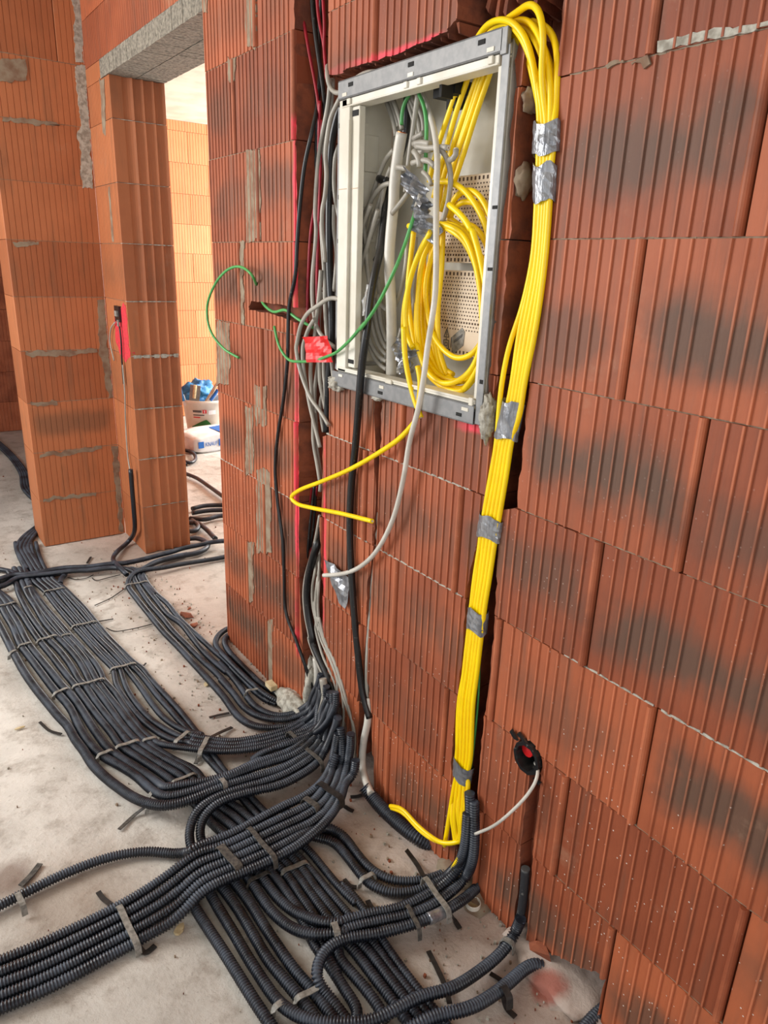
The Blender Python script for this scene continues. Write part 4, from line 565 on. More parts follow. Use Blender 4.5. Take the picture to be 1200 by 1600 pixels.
('corrugated_conduit','conduit','black conduit looping back beneath the crossing conduits','loose black conduits in the next room','conduit',0.0135,0,[(0.2021,3.5318,0.02),(0.275,3.5374,0.02),(0.3086,3.4706,0.02),(0.2941,3.39,0.02),(0.2187,3.331,0.02),(0.0973,3.3355,0.02),(-0.0197,3.3085,0.02),(-0.1046,3.2375,0.02)]),
('corrugated_conduit','conduit','black conduit small coil beside the paper bag','loose black conduits in the next room','conduit',0.0135,0,[(0.7863,5.0875,0.02),(0.8059,5.0088,0.02),(0.873,5.0773,0.02),(0.933,5.3006,0.02),(0.8991,5.394,0.02),(0.802,5.2207,0.02),(0.7579,4.9668,0.02)]),
('yellow_cable','cable','yellow cable of the taped bundle, arching out lowest over the cabinet corner','yellow cables taped in the bundle right of the cabinet','yellow',0.0058,0,[(0.02,1.191,1.8498),(0.01,1.1584,1.8628),(-0.01,1.096,1.8592),(-0.02,1.0451,1.8399),(-0.015,1.0213,1.8143),(-0.01,0.9998,1.7639),(-0.005,0.9885,1.7183),(-0.006,0.98,1.6845),(-0.006,0.976,1.6349),(-0.006,0.9725,1.6196),(-0.006,0.9656,1.5603),(-0.006,0.9646,1.4502),(-0.006,0.9817,1.3369),(-0.006,0.9888,1.2408),(-0.006,0.9987,1.1771),(-0.006,1.0121,1.1322),(-0.006,1.0241,1.0539),(-0.006,1.0349,0.961),(-0.006,1.0393,0.9124),(-0.006,1.0432,0.8194),(-0.006,1.0477,0.7408),(-0.006,1.0486,0.6884),(-0.006,1.056,0.5753),(-0.006,1.0659,0.4846),(-0.006,1.0559,0.3299),(-0.006,1.0544,0.2845),(-0.006,1.0574,0.2707),(-0.015,1.0634,0.1183),(-0.015,1.0682,0.0709)]),
('yellow_cable','cable','yellow cable of the taped bundle, second in the arch over the cabinet corner','yellow cables taped in the bundle right of the cabinet','yellow',0.0058,0,[(0.02,1.1675,1.8473),(0.01,1.1264,1.8601),(-0.005,1.0729,1.847),(-0.015,1.0302,1.8177),(-0.01,1.0075,1.7793),(-0.005,0.9856,1.7269),(-0.006,0.9718,1.6836),(-0.006,0.9677,1.6342),(-0.006,0.9656,1.6191),(-0.006,0.9591,1.56),(-0.006,0.9576,1.4504),(-0.006,0.9723,1.3377),(-0.006,0.9811,1.242),(-0.006,0.9878,1.1791),(-0.006,1.0027,1.1342),(-0.006,1.0115,1.0571),(-0.006,1.0236,0.9644),(-0.006,1.0282,0.916),(-0.006,1.0318,0.8237),(-0.006,1.0384,0.7448),(-0.006,1.0403,0.6921),(-0.006,1.0466,0.5802),(-0.006,1.0529,0.492),(-0.006,1.0443,0.3375),(-0.006,1.0441,0.2916),(-0.006,1.0466,0.2782),(-0.015,1.0401,0.1875),(-0.015,1.0271,0.132),(-0.015,1.0179,0.121)]),
('yellow_cable','cable','yellow cable of the taped bundle, arching highest above the others at the cabinet corner','yellow cables taped in the bundle right of the cabinet','yellow',0.0058,0,[(0.02,1.1073,1.869),(0,1.0574,1.8672),(-0.02,1.012,1.862),(-0.03,0.9794,1.8405),(-0.03,0.9667,1.8063),(-0.02,0.9732,1.758),(-0.01,0.9711,1.7152),(-0.006,0.9636,1.6826),(-0.006,0.9594,1.6334),(-0.006,0.9588,1.6185),(-0.006,0.9526,1.5597),(-0.006,0.9493,1.4506),(-0.006,0.9631,1.3386),(-0.006,0.9723,1.2432),(-0.006,0.9793,1.1807),(-0.006,0.9934,1.1361),(-0.006,1.002,1.0595),(-0.006,1.0124,0.9678),(-0.006,1.0173,0.9196),(-0.006,1.0231,0.8271),(-0.006,1.0296,0.7486),(-0.006,1.0309,0.6965),(-0.006,1.0346,0.5865),(-0.006,1.0405,0.4991),(-0.006,1.0339,0.3444),(-0.006,1.0364,0.2969),(-0.006,1.0367,0.2851),(-0.015,1.0235,0.2),(-0.015,1.0088,0.161),(-0.015,0.9985,0.1474),(-0.035,0.9894,0.1144),(-0.035,1.0145,0.0528)]),
('yellow_cable','cable','yellow cable of the taped bundle, fourth across the arch, under the highest one','yellow cables taped in the bundle right of the cabinet','yellow',0.0058,0,[(0.02,1.0886,1.8633),(0,1.0317,1.8443),(-0.01,0.9948,1.8153),(-0.01,0.9746,1.7772),(-0.006,0.9625,1.7323),(-0.006,0.9555,1.6817),(-0.006,0.9513,1.6327),(-0.006,0.952,1.618),(-0.006,0.9461,1.5594),(-0.006,0.9423,1.4508),(-0.006,0.9528,1.3395),(-0.006,0.9638,1.2445),(-0.006,0.97,1.1824),(-0.006,0.9843,1.138),(-0.006,0.9917,1.0621),(-0.006,1.0014,0.9712),(-0.006,1.0066,0.9232),(-0.006,1.0124,0.8312),(-0.006,1.0199,0.7527),(-0.006,1.0206,0.7012),(-0.006,1.0263,0.5908),(-0.006,1.0306,0.5047),(-0.006,1.0224,0.352),(-0.006,1.0282,0.3026),(-0.006,1.0246,0.2935),(-0.015,1.0142,0.2283),(-0.015,0.9976,0.1553),(-0.015,1.0223,0.1197),(-0.035,1.0473,0.1056),(-0.035,1.0978,0.0864),(-0.035,1.1571,0.0785),(-0.035,1.2203,0.0814),(-0.035,1.2736,0.0525)]),
('yellow_cable','cable','yellow cable of the taped bundle, on the right-hand edge of the bundle','yellow cables taped in the bundle right of the cabinet','yellow',0.0058,0,[(0.03,1.0568,1.8559),(0.02,1.017,1.8398),(0.01,0.9859,1.8188),(0,0.9613,1.7851),(0,0.9552,1.7408),(0,0.9521,1.7051),(-0.006,0.9475,1.6807),(-0.006,0.9432,1.632),(-0.006,0.9453,1.6175),(-0.006,0.9397,1.5592),(-0.006,0.9368,1.4509),(-0.006,0.9436,1.3403),(-0.006,0.9571,1.2455),(-0.006,0.9619,1.1839),(-0.006,0.9752,1.1399),(-0.006,0.9817,1.0646),(-0.006,0.9905,0.9745),(-0.006,0.9959,0.9267),(-0.006,1.0026,0.835),(-0.006,1.0097,0.7571),(-0.006,1.0117,0.7053),(-0.006,1.0155,0.5964),(-0.006,1.0195,0.5111),(-0.006,1.0123,0.3587),(-0.006,1.0189,0.3089),(-0.006,1.0126,0.3019),(-0.015,1.0061,0.2342),(-0.015,1.0006,0.1673),(-0.015,1.0059,0.1342)]),
('yellow_cable','cable','yellow cable of the taped bundle, tucked behind the left edge of the bundle','yellow cables taped in the bundle right of the cabinet','yellow',0.0058,0,[(0.03,1.1562,1.8517),(0.02,1.1208,1.8552),(0.01,1.0747,1.8343),(0.01,1.0444,1.8033),(0.006,1.0075,1.7388),(0.006,0.9883,1.687),(0.006,0.9842,1.6368),(0.006,0.9812,1.6214),(0.006,0.9745,1.5615),(0.006,0.9729,1.4504),(0.006,0.988,1.3361),(0.006,0.9974,1.2388),(0.006,1.0059,1.1747),(0.006,1.0203,1.1293),(0.006,1.0297,1.0509),(0.006,1.0426,0.9566),(0.006,1.0471,0.9075),(0.006,1.0521,0.8132),(0.006,1.0583,0.7332),(0.006,1.0585,0.6805),(0.006,1.0642,0.5672),(0.006,1.0725,0.4766),(0.006,1.0647,0.319),(0.006,1.0631,0.2733),(0.006,1.0656,0.2562),(-0.015,1.051,0.1793),(-0.015,1.0378,0.1383),(-0.015,1.0308,0.1144)]),
('yellow_cable','cable','yellow cable of the taped bundle, tucked behind the middle of the bundle','yellow cables taped in the bundle right of the cabinet','yellow',0.0058,0,[(0.03,1.0898,1.8636),(0.02,1.0438,1.8319),(0.01,1.0067,1.7948),(0.006,0.9795,1.7454),(0.006,0.9769,1.6857),(0.006,0.9727,1.6358),(0.006,0.9717,1.6207),(0.006,0.9654,1.5611),(0.006,0.9634,1.4506),(0.006,0.9757,1.3372),(0.006,0.9868,1.2404),(0.006,0.9929,1.1771),(0.006,1.0073,1.132),(0.006,1.0152,1.0546),(0.006,1.027,0.9614),(0.006,1.0318,0.9126),(0.006,1.0356,0.8196),(0.006,1.0434,0.7396),(0.006,1.0432,0.6875),(0.006,1.0516,0.5737),(0.006,1.0572,0.4853),(0.006,1.0475,0.3304),(0.006,1.0497,0.2825),(0.006,1.0447,0.2707),(-0.015,1.0321,0.215),(-0.015,1.0155,0.1412),(-0.015,1.0557,0.087),(-0.035,1.0833,0.0865),(-0.035,1.1463,0.0714),(-0.035,1.2144,0.074),(-0.035,1.2678,0.0503)]),
('yellow_cable','cable','yellow cable of the taped bundle, tucked behind the right side of the bundle','yellow cables taped in the bundle right of the cabinet','yellow',0.0058,0,[(0.03,1.0808,1.8627),(0.02,1.0387,1.8362),(0.01,1.0024,1.8028),(0.006,0.9699,1.7528),(0.006,0.9633,1.6841),(0.006,0.959,1.6346),(0.006,0.9603,1.6198),(0.006,0.9545,1.5607),(0.006,0.9512,1.4509),(0.006,0.9591,1.3387),(0.006,0.9723,1.2425),(0.006,0.9776,1.1799),(0.006,0.9919,1.1352),(0.006,0.9995,1.0585),(0.006,1.0084,0.967),(0.006,1.0137,0.9186),(0.006,1.0205,0.8254),(0.006,1.0282,0.7461),(0.006,1.0292,0.6939),(0.006,1.0333,0.5833),(0.006,1.0358,0.4975),(0.006,1.0311,0.3412),(0.006,1.0365,0.2916),(0.006,1.0325,0.2792),(-0.015,1.0153,0.2061),(-0.015,1.0114,0.1444),(-0.015,1.0138,0.1243)]),
('yellow_cable','cable','yellow cable straying left out of the taped bundle between the second and third tape',None,'yellow',0.0052,0,[(-0.008,0.9753,1.6808),(-0.008,0.9723,1.6174),(-0.008,0.9668,1.5457),(-0.008,0.9642,1.4718),(-0.008,0.9792,1.383),(-0.008,1.0032,1.3114),(-0.008,1.0148,1.2371),(-0.008,1.0159,1.1741),(-0.008,1.0151,1.1227),(-0.008,1.0217,1.0548),(-0.008,1.0327,0.969),(-0.008,1.0381,0.8957),(-0.008,1.0457,0.8189),(-0.008,1.0498,0.7247),(-0.008,1.0567,0.5249),(-0.008,1.057,0.33)]),
('green_wire','wire','thin green wire running down behind the right side of the yellow bundle',None,'green',0.0025,0,[(0.01,1.0265,0.7302),(0.01,1.0279,0.634),(0.01,1.0212,0.5383),(0.01,1.0207,0.4179),(0.01,1.024,0.326)]),
('yellow_cable','cable','yellow cable dropping steeply through the upper right cabinet interior, leftmost of six','yellow cables dropping from the cabinet top','yellow',0.0056,0,[(0.04,1.2455,1.8165),(0.05,1.2634,1.8032),(0.05,1.2927,1.751),(0.05,1.3208,1.6972),(0.05,1.3399,1.653),(0.05,1.3488,1.6201)]),
('yellow_cable','cable','yellow cable dropping steeply through the upper right cabinet interior, second from left of six','yellow cables dropping from the cabinet top','yellow',0.0056,0,[(0.04,1.2249,1.8132),(0.05,1.2424,1.7999),(0.05,1.2708,1.7482),(0.05,1.2947,1.6882),(0.05,1.3153,1.6379),(0.05,1.3311,1.5886)]),
('yellow_cable','cable','yellow cable dropping steeply through the upper right cabinet interior, third from left of six','yellow cables dropping from the cabinet top','yellow',0.0056,0,[(0.04,1.1958,1.8155),(0.05,1.2127,1.8026),(0.05,1.2442,1.7448),(0.05,1.2774,1.6801),(0.05,1.3025,1.6238),(0.05,1.3145,1.5675)]),
('yellow_cable','cable','yellow cable dropping steeply through the upper right cabinet interior, fourth from left of six','yellow cables dropping from the cabinet top','yellow',0.0056,0,[(0.04,1.1863,1.8167),(0.05,1.203,1.8039),(0.05,1.2285,1.7428),(0.05,1.2627,1.6693),(0.05,1.2867,1.6063),(0.05,1.301,1.5602)]),
('yellow_cable','cable','yellow cable dropping steeply through the upper right cabinet interior, fifth from left of six','yellow cables dropping from the cabinet top','yellow',0.0056,0,[(0.04,1.1768,1.8165),(0.05,1.1933,1.8038),(0.05,1.2189,1.7475),(0.05,1.2524,1.6841),(0.05,1.2787,1.6223),(0.05,1.2894,1.5766)]),
('yellow_cable','cable','yellow cable dropping steeply through the upper right cabinet interior, rightmost of six','yellow cables dropping from the cabinet top','yellow',0.0056,0,[(0.04,1.1602,1.815),(0.05,1.1764,1.8025),(0.05,1.208,1.7402),(0.05,1.24,1.6672),(0.05,1.2653,1.6149)]),
('yellow_cable','cable','outermost loop of the yellow coil in the cabinet','yellow cables coiled in the cabinet','yellow',0.0062,0,[(0.02,1.3144,1.5264),(0.02,1.2684,1.5322),(0.02,1.2128,1.5278),(0.02,1.1569,1.4949),(0.02,1.1243,1.4311),(0.02,1.1093,1.3665),(0.02,1.1015,1.3002),(0.02,1.1186,1.2466),(0.02,1.1463,1.2071),(0.02,1.1784,1.1949),(0.02,1.2496,1.2047),(0.02,1.2951,1.2308),(0.02,1.3227,1.2961),(0.02,1.3306,1.37),(0.02,1.3208,1.4604),(0.02,1.2945,1.5022)]),
('yellow_cable','cable','yellow cable sweeping over the coil top from its cut end left of the green wire','yellow cables coiled in the cabinet','yellow',0.0062,0,[(0.01,1.3627,1.5302),(0.01,1.2905,1.5335),(0.01,1.2336,1.5293),(0.01,1.1782,1.5106),(0.01,1.1428,1.469),(0.01,1.1157,1.4086),(0.01,1.1021,1.334),(0.01,1.1064,1.283),(0.01,1.1284,1.2458),(0.01,1.1745,1.2162),(0.01,1.2257,1.2087),(0.01,1.276,1.23),(0.01,1.3148,1.2821)]),
('yellow_cable','cable','yellow cable bowing down the left side of the coil into silver tape','yellow cables coiled in the cabinet','yellow',0.0062,0,[(0,1.2708,1.5178),(0,1.3189,1.4563),(0,1.3438,1.3911),(0,1.3471,1.3319),(0,1.3366,1.2953),(0,1.3137,1.2731)]),
('yellow_cable','cable','yellow cable on the left of the coil ending in a cut tip','yellow cables coiled in the cabinet','yellow',0.0062,0,[(0.03,1.2574,1.5259),(0.03,1.3084,1.5165),(0.03,1.3501,1.471),(0.03,1.3798,1.4046),(0.03,1.3943,1.351),(0.03,1.3942,1.3125)]),
('yellow_cable','cable','yellow inner loop crossing in front of the lower perforated plate','yellow cables coiled in the cabinet','yellow',0.0062,0,[(0.04,1.301,1.4928),(0.04,1.3211,1.4503),(0.04,1.3302,1.3995),(0.04,1.3183,1.3485),(0.04,1.296,1.3056),(0.04,1.2632,1.279),(0.04,1.2088,1.2612),(0.04,1.1551,1.2781),(0.04,1.1363,1.2995)]),
('yellow_cable','cable','yellow cable hanging down the middle, left of the perforated plates','yellow cables coiled in the cabinet','yellow',0.0062,0,[(0.05,1.2926,1.5208),(0.05,1.29,1.4442),(0.05,1.2946,1.3538),(0.05,1.2806,1.2693),(0.05,1.2485,1.2183)]),
('yellow_cable','cable','yellow cable hanging beside the middle one left of the plates','yellow cables coiled in the cabinet','yellow',0.0062,0,[(0.05,1.3039,1.5175),(0.05,1.3133,1.4257),(0.05,1.3097,1.3528),(0.05,1.2849,1.2498),(0.05,1.2624,1.2183)]),
('yellow_cable','cable','yellow cable curving behind the hanging white cable into the coil bottom','yellow cables coiled in the cabinet','yellow',0.0062,0,[(0.05,1.3282,1.4897),(0.05,1.3316,1.4251),(0.05,1.3407,1.3507),(0.05,1.3174,1.2653),(0.05,1.2763,1.2241),(0.05,1.2271,1.2118)]),
('yellow_cable','cable','yellow cable between the left edge and the hanging white cable, sweeping along the coil bottom','yellow cables coiled in the cabinet','yellow',0.0062,0,[(0.04,1.3481,1.4785),(0.04,1.3464,1.3987),(0.04,1.3415,1.3243),(0.04,1.3275,1.2722),(0.04,1.3023,1.2366),(0.04,1.2509,1.2128),(0.04,1.1813,1.2152)]),
('yellow_cable','cable','yellow cable forming the lowest sweep at the cabinet floor','yellow cables coiled in the cabinet','yellow',0.0062,0,[(0.03,1.3449,1.3692),(0.03,1.3435,1.3129),(0.03,1.3157,1.247),(0.03,1.2752,1.2138),(0.03,1.2138,1.1999),(0.03,1.163,1.2039),(0.03,1.1287,1.2376)]),
('yellow_cable','cable','yellow cable arching over the upper perforated plate toward its right edge','yellow cables coiled in the cabinet','yellow',0.0062,0,[(0.03,1.3172,1.6147),(0.03,1.2662,1.6158),(0.03,1.2105,1.5972),(0.03,1.16,1.5572),(0.03,1.1307,1.5189),(0.03,1.1171,1.4874),(0.03,1.122,1.4459)]),
('yellow_cable','cable','yellow cable looping high over the upper perforated plate','yellow cables coiled in the cabinet','yellow',0.0062,0,[(0.04,1.2717,1.5485),(0.04,1.2576,1.5745),(0.04,1.2272,1.5951),(0.04,1.1905,1.5944),(0.04,1.1521,1.567),(0.04,1.1289,1.5288),(0.04,1.123,1.4878)]),
('yellow_cable','cable','yellow cable making a small arch inside the high loop','yellow cables coiled in the cabinet','yellow',0.0062,0,[(0.05,1.2813,1.5223),(0.05,1.2578,1.5686),(0.05,1.2155,1.5767),(0.05,1.1729,1.5653),(0.05,1.1427,1.5423)]),
('yellow_cable','cable','bright yellow cable curving down the right side of the coil','yellow cables coiled in the cabinet','yellow',0.0062,0,[(0,1.2171,1.5668),(0,1.1921,1.5548),(0,1.1589,1.5334),(0,1.1359,1.5081),(0,1.1482,1.5285),(0,1.1177,1.4784),(0,1.0908,1.416),(0,1.0798,1.3846),(0,1.0817,1.3392)]),
('yellow_cable','cable','yellow cable crossing the upper plate to the right frame','yellow cables coiled in the cabinet','yellow',0.0062,0,[(0.05,1.2722,1.5458),(0.05,1.2317,1.5282),(0.05,1.1925,1.5111),(0.05,1.1897,1.4865),(0.05,1.14,1.4574)]),
('yellow_cable','cable','yellow cable hanging out over the cabinet bottom rail with a cut tip','yellow cables coiled in the cabinet','yellow',0.0062,0,[(-0.02,1.3255,1.3191),(-0.02,1.3167,1.2602),(-0.02,1.2981,1.2096),(-0.02,1.2745,1.1673),(-0.02,1.2463,1.1292)]),
('yellow_cable','cable','long yellow cable spilling from the cabinet, bent back in a sharp V','yellow cables coiled in the cabinet','yellow',0.0062,0,[(-0.025,1.2614,1.241),(-0.025,1.2478,1.2095),(-0.025,1.2511,1.1601),(-0.025,1.2535,1.129),(-0.025,1.2677,1.1089),(-0.025,1.2829,1.0968),(-0.025,1.2686,1.1097),(-0.025,1.3107,1.0714),(-0.025,1.3946,1.0168),(-0.025,1.5275,0.9409),(-0.025,1.6813,0.8656),(-0.025,1.8062,0.8063),(-0.025,1.8563,0.7702),(-0.025,1.8199,0.7624),(-0.025,1.7293,0.7756),(-0.025,1.5659,0.8073),(-0.025,1.4174,0.8316)]),
('yellow_cable','cable','yellow loop just inside the lowest sweep of the coil','yellow cables coiled in the cabinet','yellow',0.0062,0,[(0.045,1.3496,1.493),(0.045,1.3478,1.3987),(0.045,1.3581,1.3305),(0.045,1.3434,1.2703),(0.045,1.3078,1.228),(0.045,1.2443,1.2059),(0.045,1.1763,1.2194),(0.045,1.1422,1.2564)]),
('yellow_cable','cable','yellow strand deepest in the vertical middle of the coil','yellow cables coiled in the cabinet','yellow',0.0062,0,[(0.055,1.317,1.5283),(0.055,1.3335,1.4792),(0.055,1.3356,1.3994),(0.055,1.3218,1.3143),(0.055,1.2838,1.2383),(0.055,1.2341,1.2219)]),
('yellow_cable','cable','yellow strand doubling the outer right side of the coil','yellow cables coiled in the cabinet','yellow',0.0062,0,[(0.015,1.2364,1.5247),(0.015,1.183,1.5013),(0.015,1.1357,1.4468),(0.015,1.1115,1.3894),(0.015,1.0989,1.3375),(0.015,1.1017,1.2834),(0.015,1.1223,1.2358),(0.015,1.1511,1.2031)]),
('yellow_cable','cable','yellow strand peeking over the upper plate near the right frame','yellow cables coiled in the cabinet','yellow',0.0062,0,[(0.05,1.248,1.5268),(0.05,1.2054,1.5326),(0.05,1.1609,1.506),(0.05,1.1366,1.4705)]),
('yellow_cable','cable','yellow cable running down just right of the green wire','yellow cables coiled in the cabinet','yellow',0.0062,0,[(0.04,1.3829,1.5216),(0.04,1.3909,1.46),(0.04,1.3959,1.3965),(0.04,1.3808,1.3289),(0.04,1.3564,1.2691)]),
('white_cable','cable','long pale cable hanging out of the cabinet, curving left to a taped end',None,'white',0.0062,0,[(0.06,1.4033,1.8006),(0.05,1.3752,1.7789),(0.04,1.3453,1.7503),(0.02,1.2982,1.7014),(0,1.2615,1.6464),(-0.01,1.2471,1.5912),(-0.03,1.216,1.5171),(-0.04,1.1974,1.4501),(-0.045,1.1892,1.3948),(-0.05,1.1904,1.3381),(-0.05,1.1988,1.289),(-0.05,1.2042,1.2387),(-0.05,1.2107,1.1972),(-0.05,1.2199,1.1543),(-0.04,1.2579,1.0742),(-0.03,1.2885,0.9748),(-0.025,1.3308,0.8603),(-0.02,1.4058,0.7488),(-0.018,1.4965,0.6678),(-0.018,1.5832,0.6196),(-0.018,1.6679,0.5839)]),
('pale_pipe','pipe','pale grey pipe with cut open top standing in the cabinet middle',None,'white',0.0125,0,[(0.03,1.4296,1.7239),(0.03,1.436,1.7018),(0.03,1.4465,1.6544),(0.03,1.4513,1.6152),(0.03,1.4508,1.5851),(0.03,1.4561,1.5343),(0.03,1.4604,1.4822),(0.03,1.4594,1.4468),(0.03,1.449,1.3825),(0.03,1.4419,1.3169),(0.03,1.4375,1.2497),(0.03,1.4358,1.1924)]),
('black_hose','hose','black hose hanging from inside the cabinet, over its bottom rail and down the brick face',None,'black',0.0095,0,[(0.07,1.4672,1.8055),(0.07,1.4698,1.7678),(0.07,1.4717,1.7195),(0.07,1.5001,1.6723),(0.07,1.5318,1.6231),(0.05,1.5132,1.5578),(0.03,1.4961,1.4864),(0,1.4682,1.4458),(-0.02,1.4593,1.3816),(-0.03,1.4541,1.3167),(-0.035,1.4596,1.2608),(-0.035,1.4695,1.2028),(-0.035,1.4739,1.1556),(-0.02,1.5096,1.0182),(-0.015,1.5366,0.8727),(-0.013,1.5377,0.7259),(-0.013,1.5152,0.5619),(-0.012,1.4919,0.4325),(-0.01,1.4629,0.3023),(-0.006,1.4294,0.2311)]),
('green_wire','wire','green wire arching from cabinet top down left beside the grey pipe',None,'green',0.0042,0,[(0.04,1.4179,1.7998),(0.04,1.4311,1.7907),(0.04,1.4426,1.7793),(0.04,1.4474,1.7611),(0.04,1.4446,1.7419)]),
('green_wire','wire','green wire dropping from the cabinet top between grey cables',None,'green',0.0042,0,[(0.03,1.3772,1.7943),(0.03,1.3627,1.778),(0.03,1.3494,1.7566),(0.03,1.3421,1.7289),(0.03,1.3403,1.6924),(0.03,1.3384,1.6369)]),
('green_wire','wire','long green wire drooping out of the cabinet through the red flag tape',None,'green',0.004,0,[(0.01,1.323,1.5931),(0,1.3244,1.5642),(-0.02,1.311,1.5361),(-0.03,1.3212,1.4881),(-0.05,1.3125,1.4572),(-0.06,1.3276,1.4176),(-0.06,1.3686,1.3674),(-0.06,1.409,1.3293),(-0.055,1.4555,1.2984),(-0.05,1.4317,1.3238),(-0.045,1.4956,1.2807),(-0.035,1.5546,1.2515),(-0.03,1.599,1.2311),(-0.03,1.6493,1.2153),(-0.03,1.693,1.2019),(-0.03,1.7859,1.1868),(-0.03,1.8568,1.1843),(-0.03,1.9124,1.2166),(-0.02,1.9596,1.2665)]),
('green_wire','wire','green wire making a big loop left of the brick corner in front of the doorway',None,'green',0.0042,0,[(0,2.1167,1.378),(-0.03,2.0818,1.4063),(-0.03,2.1659,1.4284),(-0.04,2.2344,1.4181),(-0.05,2.3212,1.3692),(-0.05,2.3978,1.2892),(-0.05,2.3784,1.2201),(-0.03,2.3194,1.1662),(-0.012,2.2359,1.1436)]),
('green_wire','wire','green wire sagging out of the horizontal brick slot toward the wall groove',None,'green',0.0042,0,[(0.015,2.1215,1.3355),(-0.005,2.048,1.3186),(-0.005,1.9928,1.3049),(-0.005,1.9165,1.3168),(-0.005,1.859,1.2997),(0.02,1.8007,1.2759)]),
('grey_cable','cable','printed grey cable slanting down from the cabinet top beside the black tube','pale grey cables of the cabinet tangle','grey',0.0055,0,[(0.03,1.377,1.7907),(0.03,1.3817,1.7662),(0.03,1.3885,1.725),(0.03,1.3985,1.6755),(0.03,1.404,1.6319),(0.03,1.4072,1.6029)]),
('grey_cable','cable','grey cable at far left of those entering the cabinet top','pale grey cables of the cabinet tangle','grey',0.0055,0,[(0.06,1.5408,1.8087),(0.06,1.5137,1.772),(0.06,1.4965,1.7406),(0.06,1.4937,1.7266)]),
('grey_cable','cable','grey cable second from left entering the cabinet top','pale grey cables of the cabinet tangle','grey',0.0055,0,[(0.06,1.5142,1.8088),(0.06,1.4937,1.7811),(0.06,1.4772,1.7559),(0.06,1.4704,1.7377)]),
('grey_cable','cable','grey cable between the two left ones at the cabinet top','pale grey cables of the cabinet tangle','grey',0.005,0,[(0.065,1.5327,1.8102),(0.065,1.5077,1.7758),(0.065,1.4908,1.7464)]),
('grey_cable','cable','grey cable slanting right behind the green wire','pale grey cables of the cabinet tangle','grey',0.0055,0,[(0.07,1.4578,1.7986),(0.07,1.4342,1.7671),(0.07,1.4177,1.7368),(0.07,1.4119,1.7077)]),
('grey_cable','cable','grey cable crossing behind the right green wire','pale grey cables of the cabinet tangle','grey',0.0055,0,[(0.07,1.4509,1.8014),(0.07,1.4206,1.771),(0.07,1.405,1.7485),(0.07,1.4024,1.7181)]),
('grey_cable','cable','dim grey cable deepest behind the top crossing','pale grey cables of the cabinet tangle','grey',0.0055,0,[(0.07,1.4646,1.7938),(0.07,1.4481,1.7651),(0.07,1.4318,1.7384),(0.07,1.415,1.7042)]),
('grey_cable','cable','grey cable bowing out right over the yellow cables to silver tape','pale grey cables of the cabinet tangle','grey',0.0055,0,[(0.02,1.2885,1.6809),(0.02,1.2671,1.6683),(0.02,1.2483,1.6473),(0.02,1.2395,1.62),(0.02,1.242,1.5843),(0.02,1.249,1.5609),(0.02,1.2592,1.5372)]),
('grey_cable','cable','short grey cut end pointing left at the silver tape knot','pale grey cables of the cabinet tangle','grey',0.0058,0,[(0.01,1.4158,1.6521),(0.01,1.3978,1.6497),(0.01,1.3764,1.6453)]),
('grey_cable','cable','grey cut end pointing down left from the tape knot','pale grey cables of the cabinet tangle','grey',0.0058,0,[(0.01,1.4278,1.5583),(0.01,1.3996,1.5755),(0.01,1.3677,1.5992)]),
('grey_cable','cable','grey cut end curling up over the yellow cables','pale grey cables of the cabinet tangle','grey',0.0058,0,[(0.01,1.2172,1.6696),(0.01,1.2152,1.6591),(0.01,1.2204,1.6518),(0.01,1.2351,1.6508)]),
('grey_cable','cable','grey cut end facing outward right of the green wire','pale grey cables of the cabinet tangle','grey',0.0058,0,[(0.015,1.2866,1.6426),(0.015,1.3003,1.6527),(0.015,1.3202,1.6589),(0.015,1.3466,1.6583),(0.015,1.3667,1.6563)]),
('grey_cable','cable','grey cut end pointing right across the yellow cables','pale grey cables of the cabinet tangle','grey',0.0058,0,[(0.02,1.2541,1.6759),(0.02,1.2775,1.6799),(0.02,1.3155,1.6808),(0.02,1.3624,1.6898)]),
('grey_cable','cable','topmost short horizontal grey cable in the tangle','pale grey cables of the cabinet tangle','grey',0.006,0,[(0.02,1.3146,1.6888),(0.02,1.3461,1.6955),(0.02,1.3712,1.6943)]),
('grey_cable','cable','lower short horizontal grey cable in the tangle','pale grey cables of the cabinet tangle','grey',0.006,0,[(0.03,1.3184,1.6803),(0.03,1.3445,1.68),(0.03,1.3745,1.6771)]),
('grey_cable','cable','short grey cable slanting up right above the tangle','pale grey cables of the cabinet tangle','grey',0.0058,0,[(0.03,1.3507,1.7144),(0.03,1.3671,1.7116),(0.03,1.3854,1.7071)]),
('grey_cable','cable','grey cable bending down into the silver tape knot','pale grey cables of the cabinet tangle','grey',0.006,0,[(0.01,1.3567,1.6781),(0.01,1.3427,1.6704),(0.01,1.3339,1.6568),(0.01,1.334,1.6449)]),
('grey_cable','cable','thin tan cable end curling round the tape knot','pale grey cables of the cabinet tangle','grey',0.0045,0,[(0,1.2773,1.6073),(0,1.2832,1.6194),(0,1.2951,1.6274),(0,1.3086,1.6338)]),
('grey_cable','cable','olive tinted cable sheath with the long green wire coming out','pale grey cables of the cabinet tangle','grey',0.0062,0,[(0,1.31,1.5917),(0,1.3187,1.5772),(0,1.3242,1.5661)]),
('grey_cable','cable','grey cable fanning left out of the tangle, outermost','pale grey cables of the cabinet tangle','grey',0.0055,0,[(0.05,1.4853,1.697),(0.05,1.5187,1.68),(0.05,1.5369,1.6569),(0.05,1.5555,1.6291),(0.05,1.5741,1.5919),(0.05,1.5931,1.5492),(0.05,1.6117,1.4824),(0.05,1.6234,1.4441)]),
